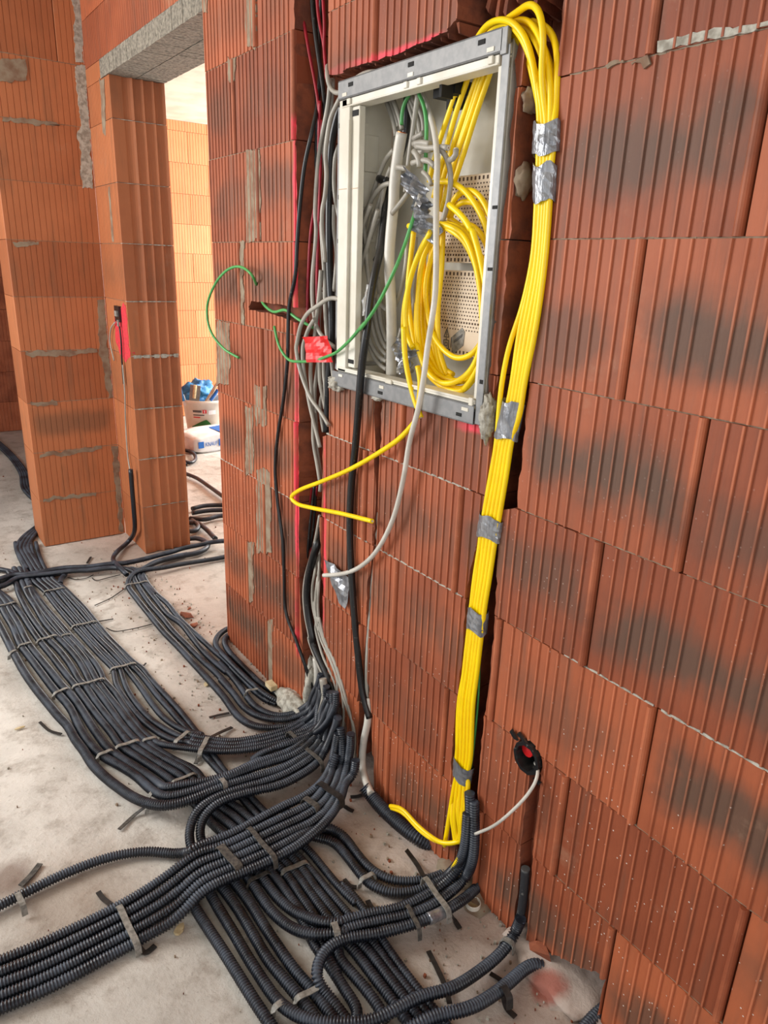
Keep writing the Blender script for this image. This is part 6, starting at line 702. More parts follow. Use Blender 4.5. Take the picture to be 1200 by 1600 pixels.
STRAPS=[
('pale strap across the wide bundle at the photo left edge','strap',0.01,[(-0.7359,3.1614,0.004),(-0.7299,3.162,0.028),(-0.6936,3.166,0.028),(-0.6574,3.1699,0.028),(-0.6514,3.1705,0.004)]),
('small pale strap below the crossing conduits, over two conduits','strap',0.01,[(-0.6069,3.3091,0.004),(-0.601,3.3099,0.026),(-0.5847,3.3121,0.026),(-0.5685,3.3144,0.026),(-0.5626,3.3152,0.004)]),
('pale strap over five slim conduits nearest the crossing conduits','strap',0.01,[(-0.5391,3.2279,0.004),(-0.5331,3.2278,0.024),(-0.4921,3.2269,0.024),(-0.4511,3.226,0.024),(-0.4451,3.2259,0.004)]),
('pale strap over five slim conduits, second one down','strap',0.01,[(-0.5118,2.8302,0.004),(-0.5058,2.83,0.024),(-0.46,2.8281,0.024),(-0.4141,2.8263,0.024),(-0.4081,2.8261,0.004)]),
('short pale strap over two conduits midway down the wide bundle','strap',0.01,[(-0.5638,2.7709,0.004),(-0.5578,2.7702,0.026),(-0.5432,2.7686,0.026),(-0.5285,2.767,0.026),(-0.5225,2.7663,0.004)]),
('pale strap over three conduits midway down the wide bundle','strap',0.011,[(-0.6512,2.7707,0.004),(-0.6452,2.7714,0.028),(-0.611,2.7756,0.028),(-0.5768,2.7799,0.028),(-0.5708,2.7806,0.004)]),
('pale strap over two conduits left of the midway strap','strap',0.011,[(-0.7183,2.7631,0.004),(-0.7123,2.7638,0.029),(-0.6917,2.7662,0.029),(-0.6711,2.7687,0.029),(-0.6651,2.7694,0.004)]),
('small pale strap on the outermost left conduit','strap',0.011,[(-0.7572,2.7181,0.004),(-0.7519,2.721,0.03),(-0.74,2.7275,0.03),(-0.7281,2.7341,0.03),(-0.7228,2.737,0.004)]),
('pale strap over five slim conduits, third one down with a black tail','strap',0.01,[(-0.4709,2.4235,0.004),(-0.4649,2.4232,0.024),(-0.4216,2.4211,0.024),(-0.3784,2.4191,0.024),(-0.3724,2.4188,0.004)]),
('long pale strap over five conduits low in the wide bundle','strap',0.01,[(-0.6138,2.3709,0.004),(-0.6078,2.3707,0.027),(-0.5563,2.3686,0.027),(-0.5048,2.3666,0.027),(-0.4988,2.3664,0.004)]),
('pale strap over two conduits left of the long low strap','strap',0.011,[(-0.6764,2.3553,0.004),(-0.6706,2.3568,0.029),(-0.6482,2.3628,0.029),(-0.6257,2.3687,0.029),(-0.6199,2.3702,0.004)]),
('chunky pale strap with plaster crumbs over three conduits at the bend','strap',0.012,[(-0.5821,1.9561,0.004),(-0.5761,1.956,0.028),(-0.5429,1.9554,0.028),(-0.5097,1.9549,0.028),(-0.5037,1.9548,0.004)]),
('pale strap over two conduits left of the chunky one','strap',0.012,[(-0.6384,1.9442,0.004),(-0.6324,1.9448,0.029),(-0.6116,1.947,0.029),(-0.5908,1.9492,0.029),(-0.5848,1.9498,0.004)]),
('pale strap over two conduits right of the chunky one','strap',0.011,[(-0.5037,1.9484,0.004),(-0.4978,1.9475,0.027),(-0.4791,1.9448,0.027),(-0.4604,1.9421,0.027),(-0.4545,1.9412,0.004)]),
('thin grey strap over the straight runs just before the middle band','strap',0.01,[(-0.4943,1.7136,0.004),(-0.4883,1.7137,0.027),(-0.4537,1.7145,0.027),(-0.4192,1.7153,0.027),(-0.4132,1.7154,0.004)]),
('grey strap over two conduits where they swing right','strap',0.012,[(-0.5647,1.6879,0.006),(-0.559,1.6897,0.034),(-0.5362,1.6967,0.034),(-0.5134,1.7038,0.034),(-0.5077,1.7056,0.006)]),
('grey strap round the outermost conduit at the bend with a tail on the concrete','strap',0.012,[(-0.5828,1.6469,0.009),(-0.5776,1.6498,0.037),(-0.5691,1.6546,0.037),(-0.5605,1.6594,0.037),(-0.5553,1.6623,0.009)]),
('grey strap over the slim conduits where they begin to swing right','strap',0.013,[(-0.4277,1.8666,0.012),(-0.4225,1.8695,0.04),(-0.3954,1.8847,0.04),(-0.3684,1.9,0.04),(-0.3632,1.9029,0.012)]),
('grey strap with hanging end across the right-swinging conduits','strap',0.014,[(-0.3869,1.7657,0.02),(-0.383,1.7703,0.048),(-0.3579,1.8002,0.048),(-0.3328,1.8301,0.048),(-0.3289,1.8347,0.02)]),
('thin pale strap over the narrower doorway bundle near the crossing','strap',0.009,[(-0.2179,3.1057,0.004),(-0.2119,3.1054,0.027),(-0.1639,3.1031,0.027),(-0.1159,3.1008,0.027),(-0.1099,3.1005,0.004)]),
('grey band over the conduits along the wall foot','strap',0.01,[(-0.1255,2.0143,0.012),(-0.1197,2.0126,0.04),(-0.0949,2.0054,0.04),(-0.0701,1.9982,0.04),(-0.0643,1.9965,0.012)]),
('small tan strap on the middle band near its left turn','strap',0.013,[(-0.3869,1.6055,0.047),(-0.3865,1.5995,0.075),(-0.3858,1.5873,0.075),(-0.385,1.5752,0.075),(-0.3846,1.5692,0.047)]),
('wide grey perforated band lying over the diagonal bundle, left one','strap_dark',0.02,[(-0.4892,1.3727,0.05),(-0.4884,1.3668,0.078),(-0.4823,1.3231,0.078),(-0.4761,1.2793,0.078),(-0.4753,1.2734,0.05)]),
('narrow grey band over the diagonal bundle, right of the wide one','strap_dark',0.012,[(-0.4031,1.39,0.05),(-0.4026,1.384,0.078),(-0.3974,1.3209,0.078),(-0.3923,1.2577,0.078),(-0.3918,1.2517,0.05)]),
('long dark flat band across the upper conduits near the wall groove','strap_dark',0.012,[(-0.1282,1.6971,0.044),(-0.1278,1.6911,0.072),(-0.1214,1.5992,0.072),(-0.115,1.5073,0.072),(-0.1146,1.5013,0.044)]),
('dark tape patch on the diagonal bundle close to the wall','strap_dark',0.016,[(-0.2322,1.4065,0.052),(-0.2308,1.4007,0.08),(-0.2249,1.3767,0.08),(-0.219,1.3527,0.08),(-0.2176,1.3469,0.052)]),
('black tape band round the diagonal bundle nearest the wall','strap_black',0.018,[(-0.1732,1.4323,0.057),(-0.1719,1.4264,0.085),(-0.1621,1.3832,0.085),(-0.1523,1.3401,0.085),(-0.151,1.3342,0.057)]),
('long pale grey strap over five conduits of the diagonal bundle at bottom left','strap',0.014,[(-0.735,1.3771,0.004),(-0.7348,1.3711,0.029),(-0.7327,1.3078,0.029),(-0.7306,1.2445,0.029),(-0.7304,1.2385,0.004)]),
('grey strap round the single arching conduit at photo left','strap',0.013,[(-0.9217,1.5411,0.004),(-0.921,1.5351,0.029),(-0.9185,1.5122,0.029),(-0.916,1.4894,0.029),(-0.9153,1.4834,0.004)]),
('grey strap across three conduits at photo bottom centre','strap',0.013,[(-0.5067,0.9476,0.004),(-0.5007,0.9471,0.031),(-0.4689,0.9445,0.031),(-0.4372,0.9418,0.031),(-0.4312,0.9413,0.004)]),
('grey strap on the conduit that turns toward the wall at photo bottom','strap',0.013,[(-0.5514,0.9549,0.004),(-0.5454,0.9552,0.032),(-0.5351,0.9558,0.032),(-0.5247,0.9564,0.032),(-0.5187,0.9567,0.004)]),
('grey strap over four slim conduits below the diagonal bundle','strap',0.012,[(-0.3781,1.2548,0.004),(-0.3721,1.2544,0.028),(-0.3399,1.252,0.028),(-0.3078,1.2496,0.028),(-0.3018,1.2492,0.004)]),
('grey strap joining the curving pair in the lower band','strap',0.014,[(-0.3554,1.045,0.032),(-0.357,1.0392,0.06),(-0.3609,1.0248,0.06),(-0.3649,1.0103,0.06),(-0.3665,1.0045,0.032)]),
('grey band over three lower conduits by the right wall','strap',0.013,[(-0.1111,1.0312,0.034),(-0.1119,1.0252,0.062),(-0.1187,0.9715,0.062),(-0.1256,0.9178,0.062),(-0.1264,0.9118,0.034)]),
('dark strap over lower conduits with frayed end, left of the silver joint','strap_dark',0.01,[(-0.1922,0.9906,0.033),(-0.1935,0.9848,0.061),(-0.2011,0.9521,0.061),(-0.2086,0.9194,0.061),(-0.2099,0.9136,0.033)]),
('grey strap over the two dipping conduits','strap',0.012,[(-0.23,1.1279,0.004),(-0.224,1.1278,0.03),(-0.2064,1.1274,0.03),(-0.1887,1.127,0.03),(-0.1827,1.1269,0.004)]),
('dark grey strap beneath the diagonal bundle at the top of the runs','strap_dark',0.01,[(-0.4594,1.2725,0.004),(-0.4534,1.2724,0.029),(-0.4278,1.272,0.029),(-0.4021,1.2716,0.029),(-0.3961,1.2715,0.004)]),
('black tape round the lowest right conduit','strap_black',0.014,[(-0.1348,0.7325,0.018),(-0.1363,0.7267,0.046),(-0.1396,0.7145,0.046),(-0.1428,0.7022,0.046),(-0.1443,0.6964,0.018)]),
('grey tape ring on the climbing conduit at the wall foot','strap',0.012,[(-0.0531,0.8199,0.008),(-0.0509,0.8143,0.036),(-0.0469,0.804,0.036),(-0.0428,0.7938,0.036),(-0.0406,0.7882,0.008)]),
('black strap tail on the floor above the lower conduits by the wall','strap_black',0.012,[(-0.0702,1.1517,0.02),(-0.0643,1.1193,0.004),(-0.1044,1.0378,0.05)]),
('frayed black strap tail beside the jar lid','strap_black',0.012,[(-0.1177,0.9223,0.05),(-0.0968,0.9251,0.01),(-0.0973,0.9058,0.004)]),
('black strap piece pointing down across bare concrete at photo bottom','strap_black',0.011,[(-0.1937,0.9008,0.004),(-0.2032,0.8601,0.004),(-0.2164,0.813,0.004),(-0.2353,0.7777,0.01)]),
('black strap tail curling under the lowest right conduit','strap_black',0.012,[(-0.1359,0.7238,0.02),(-0.1393,0.7093,0.004),(-0.1372,0.685,0.004)]),
('black strap tail on concrete right of the climbing conduit','strap_black',0.01,[(-0.1147,0.7847,0.004),(-0.1081,0.7663,0.004),(-0.1016,0.7482,0.004)]),
('dark strap tail on concrete left of the narrow doorway bundle end','strap_black',0.01,[(-0.269,1.9826,0.004),(-0.2391,1.9788,0.004),(-0.2025,1.9709,0.004)]),
('black strap tail sticking up right of the swinging slim conduits','strap_black',0.012,[(-0.3164,1.8468,0.03),(-0.2682,1.8806,0.01),(-0.2271,1.8928,0.004)]),
('grey strap tail hanging down from the swinging slim conduits','strap_dark',0.012,[(-0.3647,1.8041,0.035),(-0.377,1.8001,0.01),(-0.3935,1.7825,0.004)]),
('dark strap tail on concrete below the outermost bend','strap_dark',0.01,[(-0.5792,1.6652,0.02),(-0.6069,1.6696,0.004),(-0.6607,1.6368,0.004)]),
('dark strap tail lying left of the bend in the wide bundle','strap_black',0.009,[(-0.7401,2.2491,0.004),(-0.7226,2.1818,0.004),(-0.6958,2.1454,0.004)]),
('black strap tail above the pale strap of the diagonal bundle','strap_black',0.012,[(-0.7595,1.461,0.004),(-0.7557,1.4379,0.004),(-0.7472,1.3918,0.02)]),
('black strap tail at the lower end of the long pale strap','strap_black',0.013,[(-0.7291,1.2576,0.02),(-0.7176,1.2386,0.004),(-0.693,1.2449,0.004)]),
('dark strap piece above the single arching conduit at photo left','strap_dark',0.014,[(-0.9093,1.5793,0.004),(-0.8831,1.599,0.004),(-0.8567,1.6262,0.004)]),
('thin black tie wire on concrete left of the narrow doorway bundle, upper','strap_black',0.004,[(-0.2221,3.116,0.004),(-0.299,3.053,0.004),(-0.374,3.0164,0.004)]),
('thin black tie wire on concrete left of the narrow doorway bundle, lower','strap_black',0.004,[(-0.2183,2.7221,0.004),(-0.2922,2.7214,0.004),(-0.3646,2.7373,0.004),(-0.3871,2.7853,0.004)]),
('thin black tie wire curling below the crossing conduits','strap_black',0.004,[(-0.1877,3.2875,0.004),(-0.249,3.2805,0.004),(-0.3021,3.2779,0.004),(-0.3097,3.3163,0.004)]),
('thin black tie loop below the crossing conduits, left','strap_black',0.004,[(-0.4038,3.3803,0.004),(-0.3747,3.3326,0.004),(-0.3299,3.3282,0.004),(-0.2953,3.3508,0.004)]),
('black strap tail right of the second strap on the slim conduits','strap_black',0.006,[(-0.3987,2.8577,0.004),(-0.369,2.8531,0.004),(-0.3412,2.8498,0.004)]),
('black hooked strap tail right of the third strap on the slim conduits','strap_black',0.006,[(-0.3613,2.4459,0.004),(-0.3509,2.418,0.004),(-0.3372,2.4311,0.004)]),
('small black strap tail standing on the floor in front of the stub wall','strap_black',0.01,[(-0.2862,3.5077,0.004),(-0.2681,3.5443,0.004),(-0.2496,3.5817,0.004)]),
('black strap scrap beside the two dipping conduits','strap_black',0.01,[(-0.2455,1.1717,0.004),(-0.2444,1.1453,0.004),(-0.2336,1.1346,0.004)]),
('black frayed scrap near the wall beside the black taped band','strap_black',0.012,[(-0.1108,1.3878,0.004),(-0.1049,1.3651,0.004),(-0.0999,1.3572,0.004)]),
('small black scrap above the lower band conduits','strap_black',0.012,[(-0.2322,1.0875,0.004),(-0.2357,1.0692,0.004),(-0.2345,1.0581,0.004)]),
('black strap tail left of fat wall conduit mouth','strap_black',0.012,[(-0.0767,1.4096,0.004),(-0.0587,1.4001,0.004),(-0.0394,1.3976,0.004)]),
]
build_main_wall()

# door pier, lintel and the brickwork over the doorway
def build_pier():
    r = random.Random(5); me = Mesh()
    y0, y1 = 3.4885, 3.845
    for k in range(9):
        z0, z1 = k*H+.0015, (k+1)*H-.0015
        if k == 8: z1 = 2.163
        pr = [(.0, y0)]
        x = .05
        for s in range(4):
            w = .0455
            for j in range(6): t = j/5; pr.append((x+w*(.04+.92*t), y0+.017*math.sin(math.pi*(.12+.88*t))**.8*(1-.3*t)))
            x += w; pr.append((x, y0-.001))
        pr += [(.235, y0)]
        o = r.uniform(-.0015, .0015)
        fr = ridge_profile(y0, y1, r, 'grooved')
        out = [(px_+0, py_+o) for px_, py_ in pr]+[(.235, y1)]+[(-d+o, s) for s, d in reversed(fr)]
        me.prism([(a, b, z0) for a, b in out], [(a, b, z1) for a, b in out], 0)
    for k in range(1, 9):
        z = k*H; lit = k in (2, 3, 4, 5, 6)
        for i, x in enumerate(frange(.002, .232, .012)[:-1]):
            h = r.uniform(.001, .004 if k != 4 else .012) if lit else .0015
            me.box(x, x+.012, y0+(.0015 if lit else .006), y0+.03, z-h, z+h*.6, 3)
        me.box(.004, .02, y0+.01, y1, z-.0016, z+.0016, 2)
    for p in [[(3.625, 2.17), (3.56, 2.15), (3.60, 1.95), (3.64, 1.96)], [(3.63, 1.74), (3.60, 1.74), (3.605, 1.51), (3.64, 1.51)]]: patch(me, p, tf_main, .002, r, 2, .004)
    patch(me, [(3.70, 1.20), (3.50, 1.24), (3.50, 1.00), (3.56, .965), (3.66, .99), (3.72, 1.05)], tf_main, .0012, r, 4, .006)
    me.box(-.0005, .235, 3.60, 3.845, 2.164, 2.2345, 0)
    o = me.obj('wall_doorway', ['clay', 'clay_cut', 'mortar', 'mortar_light', 'paint'])
    tab = [(k*H, (k+1)*H, y0-.02, y1+.01, .25 if k in (3, 5) else .0, .5, .35+.12*((k*7) % 5)) for k in range(9)]
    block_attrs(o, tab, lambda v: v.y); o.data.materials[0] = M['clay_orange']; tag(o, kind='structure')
    me = Mesh(); cs = [(2.236, 2.42, [2.45, 2.82, 3.19, 3.56, 3.845]), (2.42, 2.6, [2.45, 2.64, 3.0, 3.38, 3.76, 3.845])]
    m2, tb = wall_shell(cs, tf_main, 'grooved', r, .225, {(0, i): (0, .5) for i in range(6)})
    o = m2.obj('wall_over_doorway', ['clay', 'clay_cut']); block_attrs(o, tb, lambda v: v.y); tag(o, kind='structure')
    for nme, x0, x1 in (('trim_1', -.004, .112), ('trim_2', .117, .238)):
        me = Mesh(); S = frange(2.45, 3.60, .02)
        for i in range(len(S)-1): me.box(x0+r.uniform(-.001, .001), x1, S[i], S[i+1]+.0002, 2.164+r.uniform(-.0008, .0008), 2.234, 0)
        o = me.obj(nme, ['lintel']); tag(o, kind='structure')
build_pier()
def build_stub():
    r = random.Random(21); Y = 3.8454
    tf = lambda s, d, z: (s, Y-d, z)
    cs = []
    for k in range(11):
        z1 = min((k+1)*H, 2.6)
        js = [-.415, 0] if k not in (9, 10) else [-.415, -.115, 0]
        cs.append((k*H, z1, js))
    T = {(k, i): (.0, .5) for k in range(11) for i in range(2)}; T[(2, 0)] = (.75, .55)
    me, tb = wall_shell(cs, tf, 'grooved', r, .24, T)
    for k in range(1, 10): bed_joint(me, tf, -.41, -.003, k*H, -.0005, r, 2, .003)
    for i, p in enumerate(STUB_MORTAR): patch(me, p, tf, .003, r, 3 if i in (2, 1) else 2, .004)
    me.box(-.413, -.002, Y+.235, Y+.25, 0, 2.6, 0)
    o = me.obj('wall_left', ['clay_orange', 'clay_cut', 'mortar', 'mortar_light']); block_attrs(o, tb, lambda v: v.x); tag(o, kind='structure')
build_stub()
def far_wall(name, x0, x1, Y, seed, zoff, top, mats, wide=.375):
    r = random.Random(seed); tf = lambda s, d, z: (s, Y-d, z); cs = []
    z = zoff-H; k = 0
    while z < top:
        s = x0-r.uniform(0, .1) if 0 else x0-(.18 if k % 2 else 0); js = []
        while s < x1+.1: js.append(s); s += wide
        js[0] = x0; js[-1] = x1
        z0, z1 = max(z, 0), min(z+H, top)
        if z1-z0 > .02: cs.append((z0, z1, [j for j in js]))
        z += H; k += 1
    T = {(k, i): (.0, .5) for k in range(12) for i in range(14)}
    me, tb = wall_shell(cs, tf, 'grooved', r, .1, T)
    me.box(x0, x1, Y+.1, Y+.12, 0, top, 0)
    o = me.obj(name, mats); block_attrs(o, tb, lambda v: v.x); tag(o, kind='structure')
far_wall('wall_back', .25, 4.2, 6.75, 31, .237, 2.57, ['clay_lit'])
far_wall('wall_back_left', -3.4, 0, 6.75, 32, .25, 2.6, ['clay'])
me = Mesh(); me.box(0, .24, 4.096, 6.77, 0, 2.6, 0); tag(me.obj('wall_partition', ['clay']), kind='structure')
me = Mesh(); me.box(-3.4, 4.2, -3.4, 6.9, 2.6, 2.7, 0); tag(me.obj('ceiling', ['plaster']), kind='structure')
me = Mesh(); me.box(.24, 4.2, 2.46, 6.75, 2.57, 2.598, 0); tag(me.obj('ceiling_next_room', ['plaster']), kind='structure')
def build_floor():
    S = 90; V = []; F = []
    xs = np.concatenate([np.linspace(-3.4, -1.4, 10), np.linspace(-1.35, .3, 90), np.linspace(.4, 4.2, 24)]); ys = np.concatenate([np.linspace(-3.4, .3, 12), np.linspace(.35, 3.2, 130), np.linspace(3.3, 6.9, 40)])
    for y in ys:
        for x in xs:
            h = noise.noise(Vector((x*5, y*5, 0)))*.0022+noise.noise(Vector((x*17, y*17, 3)))*.0014-.003
            V.append((x, y, h))
    n = len(xs)
    for j in range(len(ys)-1):
        for i in range(n-1): a = j*n+i; F.append((a, a+1, a+n+1, a+n))
    o = mesh_obj('floor', V, F, 'floor', smooth=True); tag(o, kind='structure')
build_floor()

# ================================================================ CONDUITS, CABLES, WIRES
objs = {}
for name, cat, label, group, mat, r, corr, pts in TUBES:
    o = fast_tube(name, pts, r, corr, mat); tag(o, label, cat, group); objs[label] = o
def dress_end(label, end, r, mat, name, parent_r):
    """copper or hollow tip at the end of a cut cable"""
    o = objs[label]
    for t in TUBES:
        if t[2] == label: pts = t[7]
    a, b = (Vector(pts[-1]), Vector(pts[-2])) if end else (Vector(pts[0]), Vector(pts[1]))
    d = (a-b).normalized(); m = Mesh(); m.tube([a-d*.002, a+d*.0012], r, 8)
    c = m.obj(name, [mat]); c.parent = o
for lab, e in [('short grey cut end pointing left at the silver tape knot', 0), ('grey cut end pointing down left from the tape knot', 0), ('grey cut end curling up over the yellow cables', 0), ('grey cut end facing outward right of the green wire', 0), ('grey cut end pointing right across the yellow cables', 0),
               ('olive tinted cable sheath with the long green wire coming out', 1)]:
    dress_end(lab, e, .0046, 'white', 'cut_end', 0)
    dress_end(lab, e, .0018, 'copper' if 'grey' in lab else 'green', 'conductor', 0)
dress_end('long yellow cable spilling from the cabinet, bent back in a sharp V', 1, .003, 'white', 'cut_end', 0)
dress_end('yellow cable hanging out over the cabinet bottom rail with a cut tip', 1, .003, 'white', 'cut_end', 0)
dress_end('yellow cable on the left of the coil ending in a cut tip', 1, .003, 'white', 'cut_end', 0)
dress_end('pale grey pipe with cut open top standing in the cabinet middle', 0, .0095, 'copper', 'pipe_mouth', 0)

# ================================================================ STRAPS
def ribbon(name, pts, w, mat, thick=.0012, normal=None, parent=None, step=.008):
    P = relax(spline(pts, step), 1); me = Mesh(); L = []; R_ = []
    for i, p in enumerate(P):
        t = (P[min(i+1, len(P)-1)]-P[max(i-1, 0)]).normalized(); nn = Vector(normal) if normal else Vector((0, 0, 1))
        s = t.cross(nn)
        s = s.normalized() if s.length > .2 else (Vector((1, 0, 0)) if not L else (R_[-1]-L[-1]).normalized())
        if L and s.dot(R_[-1]-L[-1]) < 0: s = -s
        L.append(p-s*w/2); R_.append(p+s*w/2)
    n = len(P); up = []
    for i in range(n):
        t = (P[min(i+1, n-1)]-P[max(i-1, 0)]).normalized(); q = (R_[i]-L[i]).normalized().cross(t); up.append(q*thick)
    v = []; f = []
    for i in range(n): v += [L[i]-up[i], R_[i]-up[i], R_[i]+up[i], L[i]+up[i]]
    for i in range(n-1):
        a = i*4
        for j in range(4): f.append((a+j, a+(j+1) % 4, a+4+(j+1) % 4, a+4+j))
    f += [(3, 2, 1, 0), tuple(range((n-1)*4, n*4))]
    me.v = [tuple(q) for q in v]; me.f = f; me.m = [0]*len(f)
    return me.obj(name, [mat], parent)
for label, mat, w, pts in STRAPS:
    tail = 'tail' in label or 'scrap' in label or 'piece' in label or 'tie' in label
    o = ribbon('strap_tail' if tail else 'fixing_strap', pts, w, mat); tag(o, label, 'strap', 'loose strap ends on the floor' if tail else 'straps holding down the conduits')

# silver tape wraps on the yellow bundle
def sleeve(label, a, b, wa, wb, seed, name='silver_tape', depth=.0165, x=-.002):
    r = random.Random(seed); me = Mesh(); n = 9; seg = 20; k0 = 0
    for i in range(n):
        t = i/(n-1); c = Vector((x, a[0]+(b[0]-a[0])*t-.003, a[1]+(b[1]-a[1])*t)); w = (wa+(wb-wa)*t)/2*1.26
        for j in range(seg):
            g = 2*math.pi*j/seg; k = 1+r.uniform(-.035, .035)
            me.v.append((c.x+depth*math.cos(g)*k, c.y+w*math.sin(g)*k, c.z+r.uniform(-.0015, .0015)+(.004*math.sin(3*g+seed) if i in (0, n-1) else 0)))
    for i in range(n-1):
        for j in range(seg):
            p = i*seg+j; q = i*seg+(j+1) % seg; me.f.append((p, q, q+seg, p+seg)); me.m.append(0)
    o = me.obj(name, ['silver']); tag(o, label, 'tape', 'silver tape wraps on the yellow bundle')
W_ = .046
sleeve('topmost silver tape wrap on the yellow cable bundle, beside the cabinet top', (.9696, 1.684), (.9654, 1.635), W_, W_, 1)
sleeve('second silver tape wrap down the yellow bundle, just under the topmost', (.9647, 1.620), (.9584, 1.560), .040, .038, 2)
sleeve('long slanted silver tape wrap on the yellow bundle at the cabinet bottom corner', (.986, 1.208), (.9996, 1.134), .042, .046, 3)
sleeve('silver tape wrap on the yellow bundle at half its height below the cabinet', (1.0189, .965), (1.0237, .916), .053, .052, 4)
sleeve('silver tape wrap on the yellow bundle, second from the floor', (1.036, .744), (1.036, .692), .046, .046, 5)
sleeve('lowest silver tape wrap on the yellow bundle near the floor', (1.041, .338), (1.043, .29), .052, .045, 6)

# crumpled tape pieces
def crumple(name, label, cat, c, ax, ay, w, h, mat, seed, amp=.012, group=None, outline=None):
    """a folded sheet with real thickness"""
    ax, ay = Vector(ax).normalized(), Vector(ay).normalized(); nn = ax.cross(ay).normalized(); n = 9; v = []; f = []
    for side in (0, 1):
        for j in range(n):
            for i in range(n):
                s, t = i/(n-1)-.5, j/(n-1)-.5
                if outline: s *= outline(t)
                k = noise.noise(Vector((s*3.2+seed, t*3.2, seed*1.7)))*amp*1.6+abs(math.sin((s+t)*5+seed))*amp*.6
                v.append(Vector(c)+ax*s*w+ay*t*h+nn*(k+side*.0007))
    for j in range(n-1):
        for i in range(n-1):
            a = j*n+i; f.append((a, a+1, a+n+1, a+n)); b = n*n+a; f.append((b, b+n, b+n+1, b+1))
    rim = [i for i in range(n)]+[j*n+n-1 for j in range(1, n)]+[(n-1)*n+i for i in range(n-2, -1, -1)]+[j*n for j in range(n-2, 0, -1)]
    for q in range(len(rim)): a, b = rim[q], rim[(q+1) % len(rim)]; f.append((a, a+n*n, b+n*n, b))
    me = Mesh(); me.v = [tuple(p) for p in v]; me.f = f; me.m = [0]*len(f); o = me.obj(name, [mat]); tag(o, label, cat, group); return o
crumple('tape_knot', 'crumpled silver tape knot high in the cabinet tangle, over the grey cables', 'tape', (-.005, 1.325, 1.605), (.2, -1, -.75), (.1, -.4, 1), .085, .036, 'silver', 1)
crumple('tape_knot', 'lower flap of silver tape beneath the high knot in the cabinet tangle', 'tape', (.01, 1.318, 1.570), (.1, -1, -.4), (0, -.3, 1), .05, .03, 'silver', 2)
crumple('tape_knot', 'silver tape around the top of the yellow coil', 'tape', (.0, 1.283, 1.528), (.3, -1, -.6), (.1, -.3, 1), .085, .045, 'silver', 3)
crumple('tape_knot', 'crumpled silver tape low in the cabinet, left half of the butterfly shape', 'tape', (.02, 1.375, 1.255), (0, -1, -.3), (.1, .2, 1), .06, .055, 'silver', 4)
crumple('tape_knot', 'crumpled silver tape low in the cabinet, right half of the butterfly shape', 'tape', (.0, 1.325, 1.24), (0, -1, .3), (.1, -.2, 1), .045, .05, 'silver', 5)
crumple('paper_tag', 'pale crumpled tag beside the black hose in the cabinet', 'tag', (.01, 1.515, 1.365), (.2, -1, .1), (.1, 0, 1), .035, .075, 'paper', 6, outline=lambda t: 1-1.2*abs(t))
crumple('red_tape_flag', 'bright red tape flag folded around the drooping green wire', 'tape', (-.03, 1.685, 1.231), (.1, -1, .12), (0, .3, 1), .115, .068, 'red_tape', 7, amp=.0045)
crumple('tape_flag', 'dark silver tape flag hanging from the end of the pale hanging cable', 'tape', (-.012, 1.588, .578), (0, -1, -.1), (0, .35, 1), .10, .11, 'silver', 8, amp=.006, outline=lambda t: .35+1.3*max(0, t+.5) if t < .5 else 1.6)
SIL = [t for t in TUBES if 'joined by silver tape' in t[2]][0]
def tape_ring(label, tube, f0, f1, mat, name='silver_tape'):
    P = relax(spline(tube[7], .004), 5); n = len(P); seg = P[int(n*f0):max(int(n*f1), int(n*f0)+3)]
    m = Mesh(); m.tube(seg, tube[5]*1.07, 16); o = m.obj(name, [mat], smooth=True); tag(o, label, 'tape')
def near(tube, q):
    P = relax(spline(tube[7], .004), 5); return min(range(len(P)), key=lambda i: (P[i]-Vector(q)).length)/len(P)
tape_ring('silver tape joint on the U-bending conduit by the right wall foot', SIL, near(SIL, (-0.168, 0.940, .045)), near(SIL, (-0.114, 0.937, .045)), 'silver')
TT = [t for t in TUBES if 'outermost left edge of the wide' in t[2]][0]
tape_ring('upper grey tape piece on the outermost dusty conduit at left', TT, .235, .27, 'strap_dark', 'grey_tape')
tape_ring('lower grey tape piece on the outermost dusty conduit at left', TT, .30, .36, 'strap_dark', 'grey_tape')

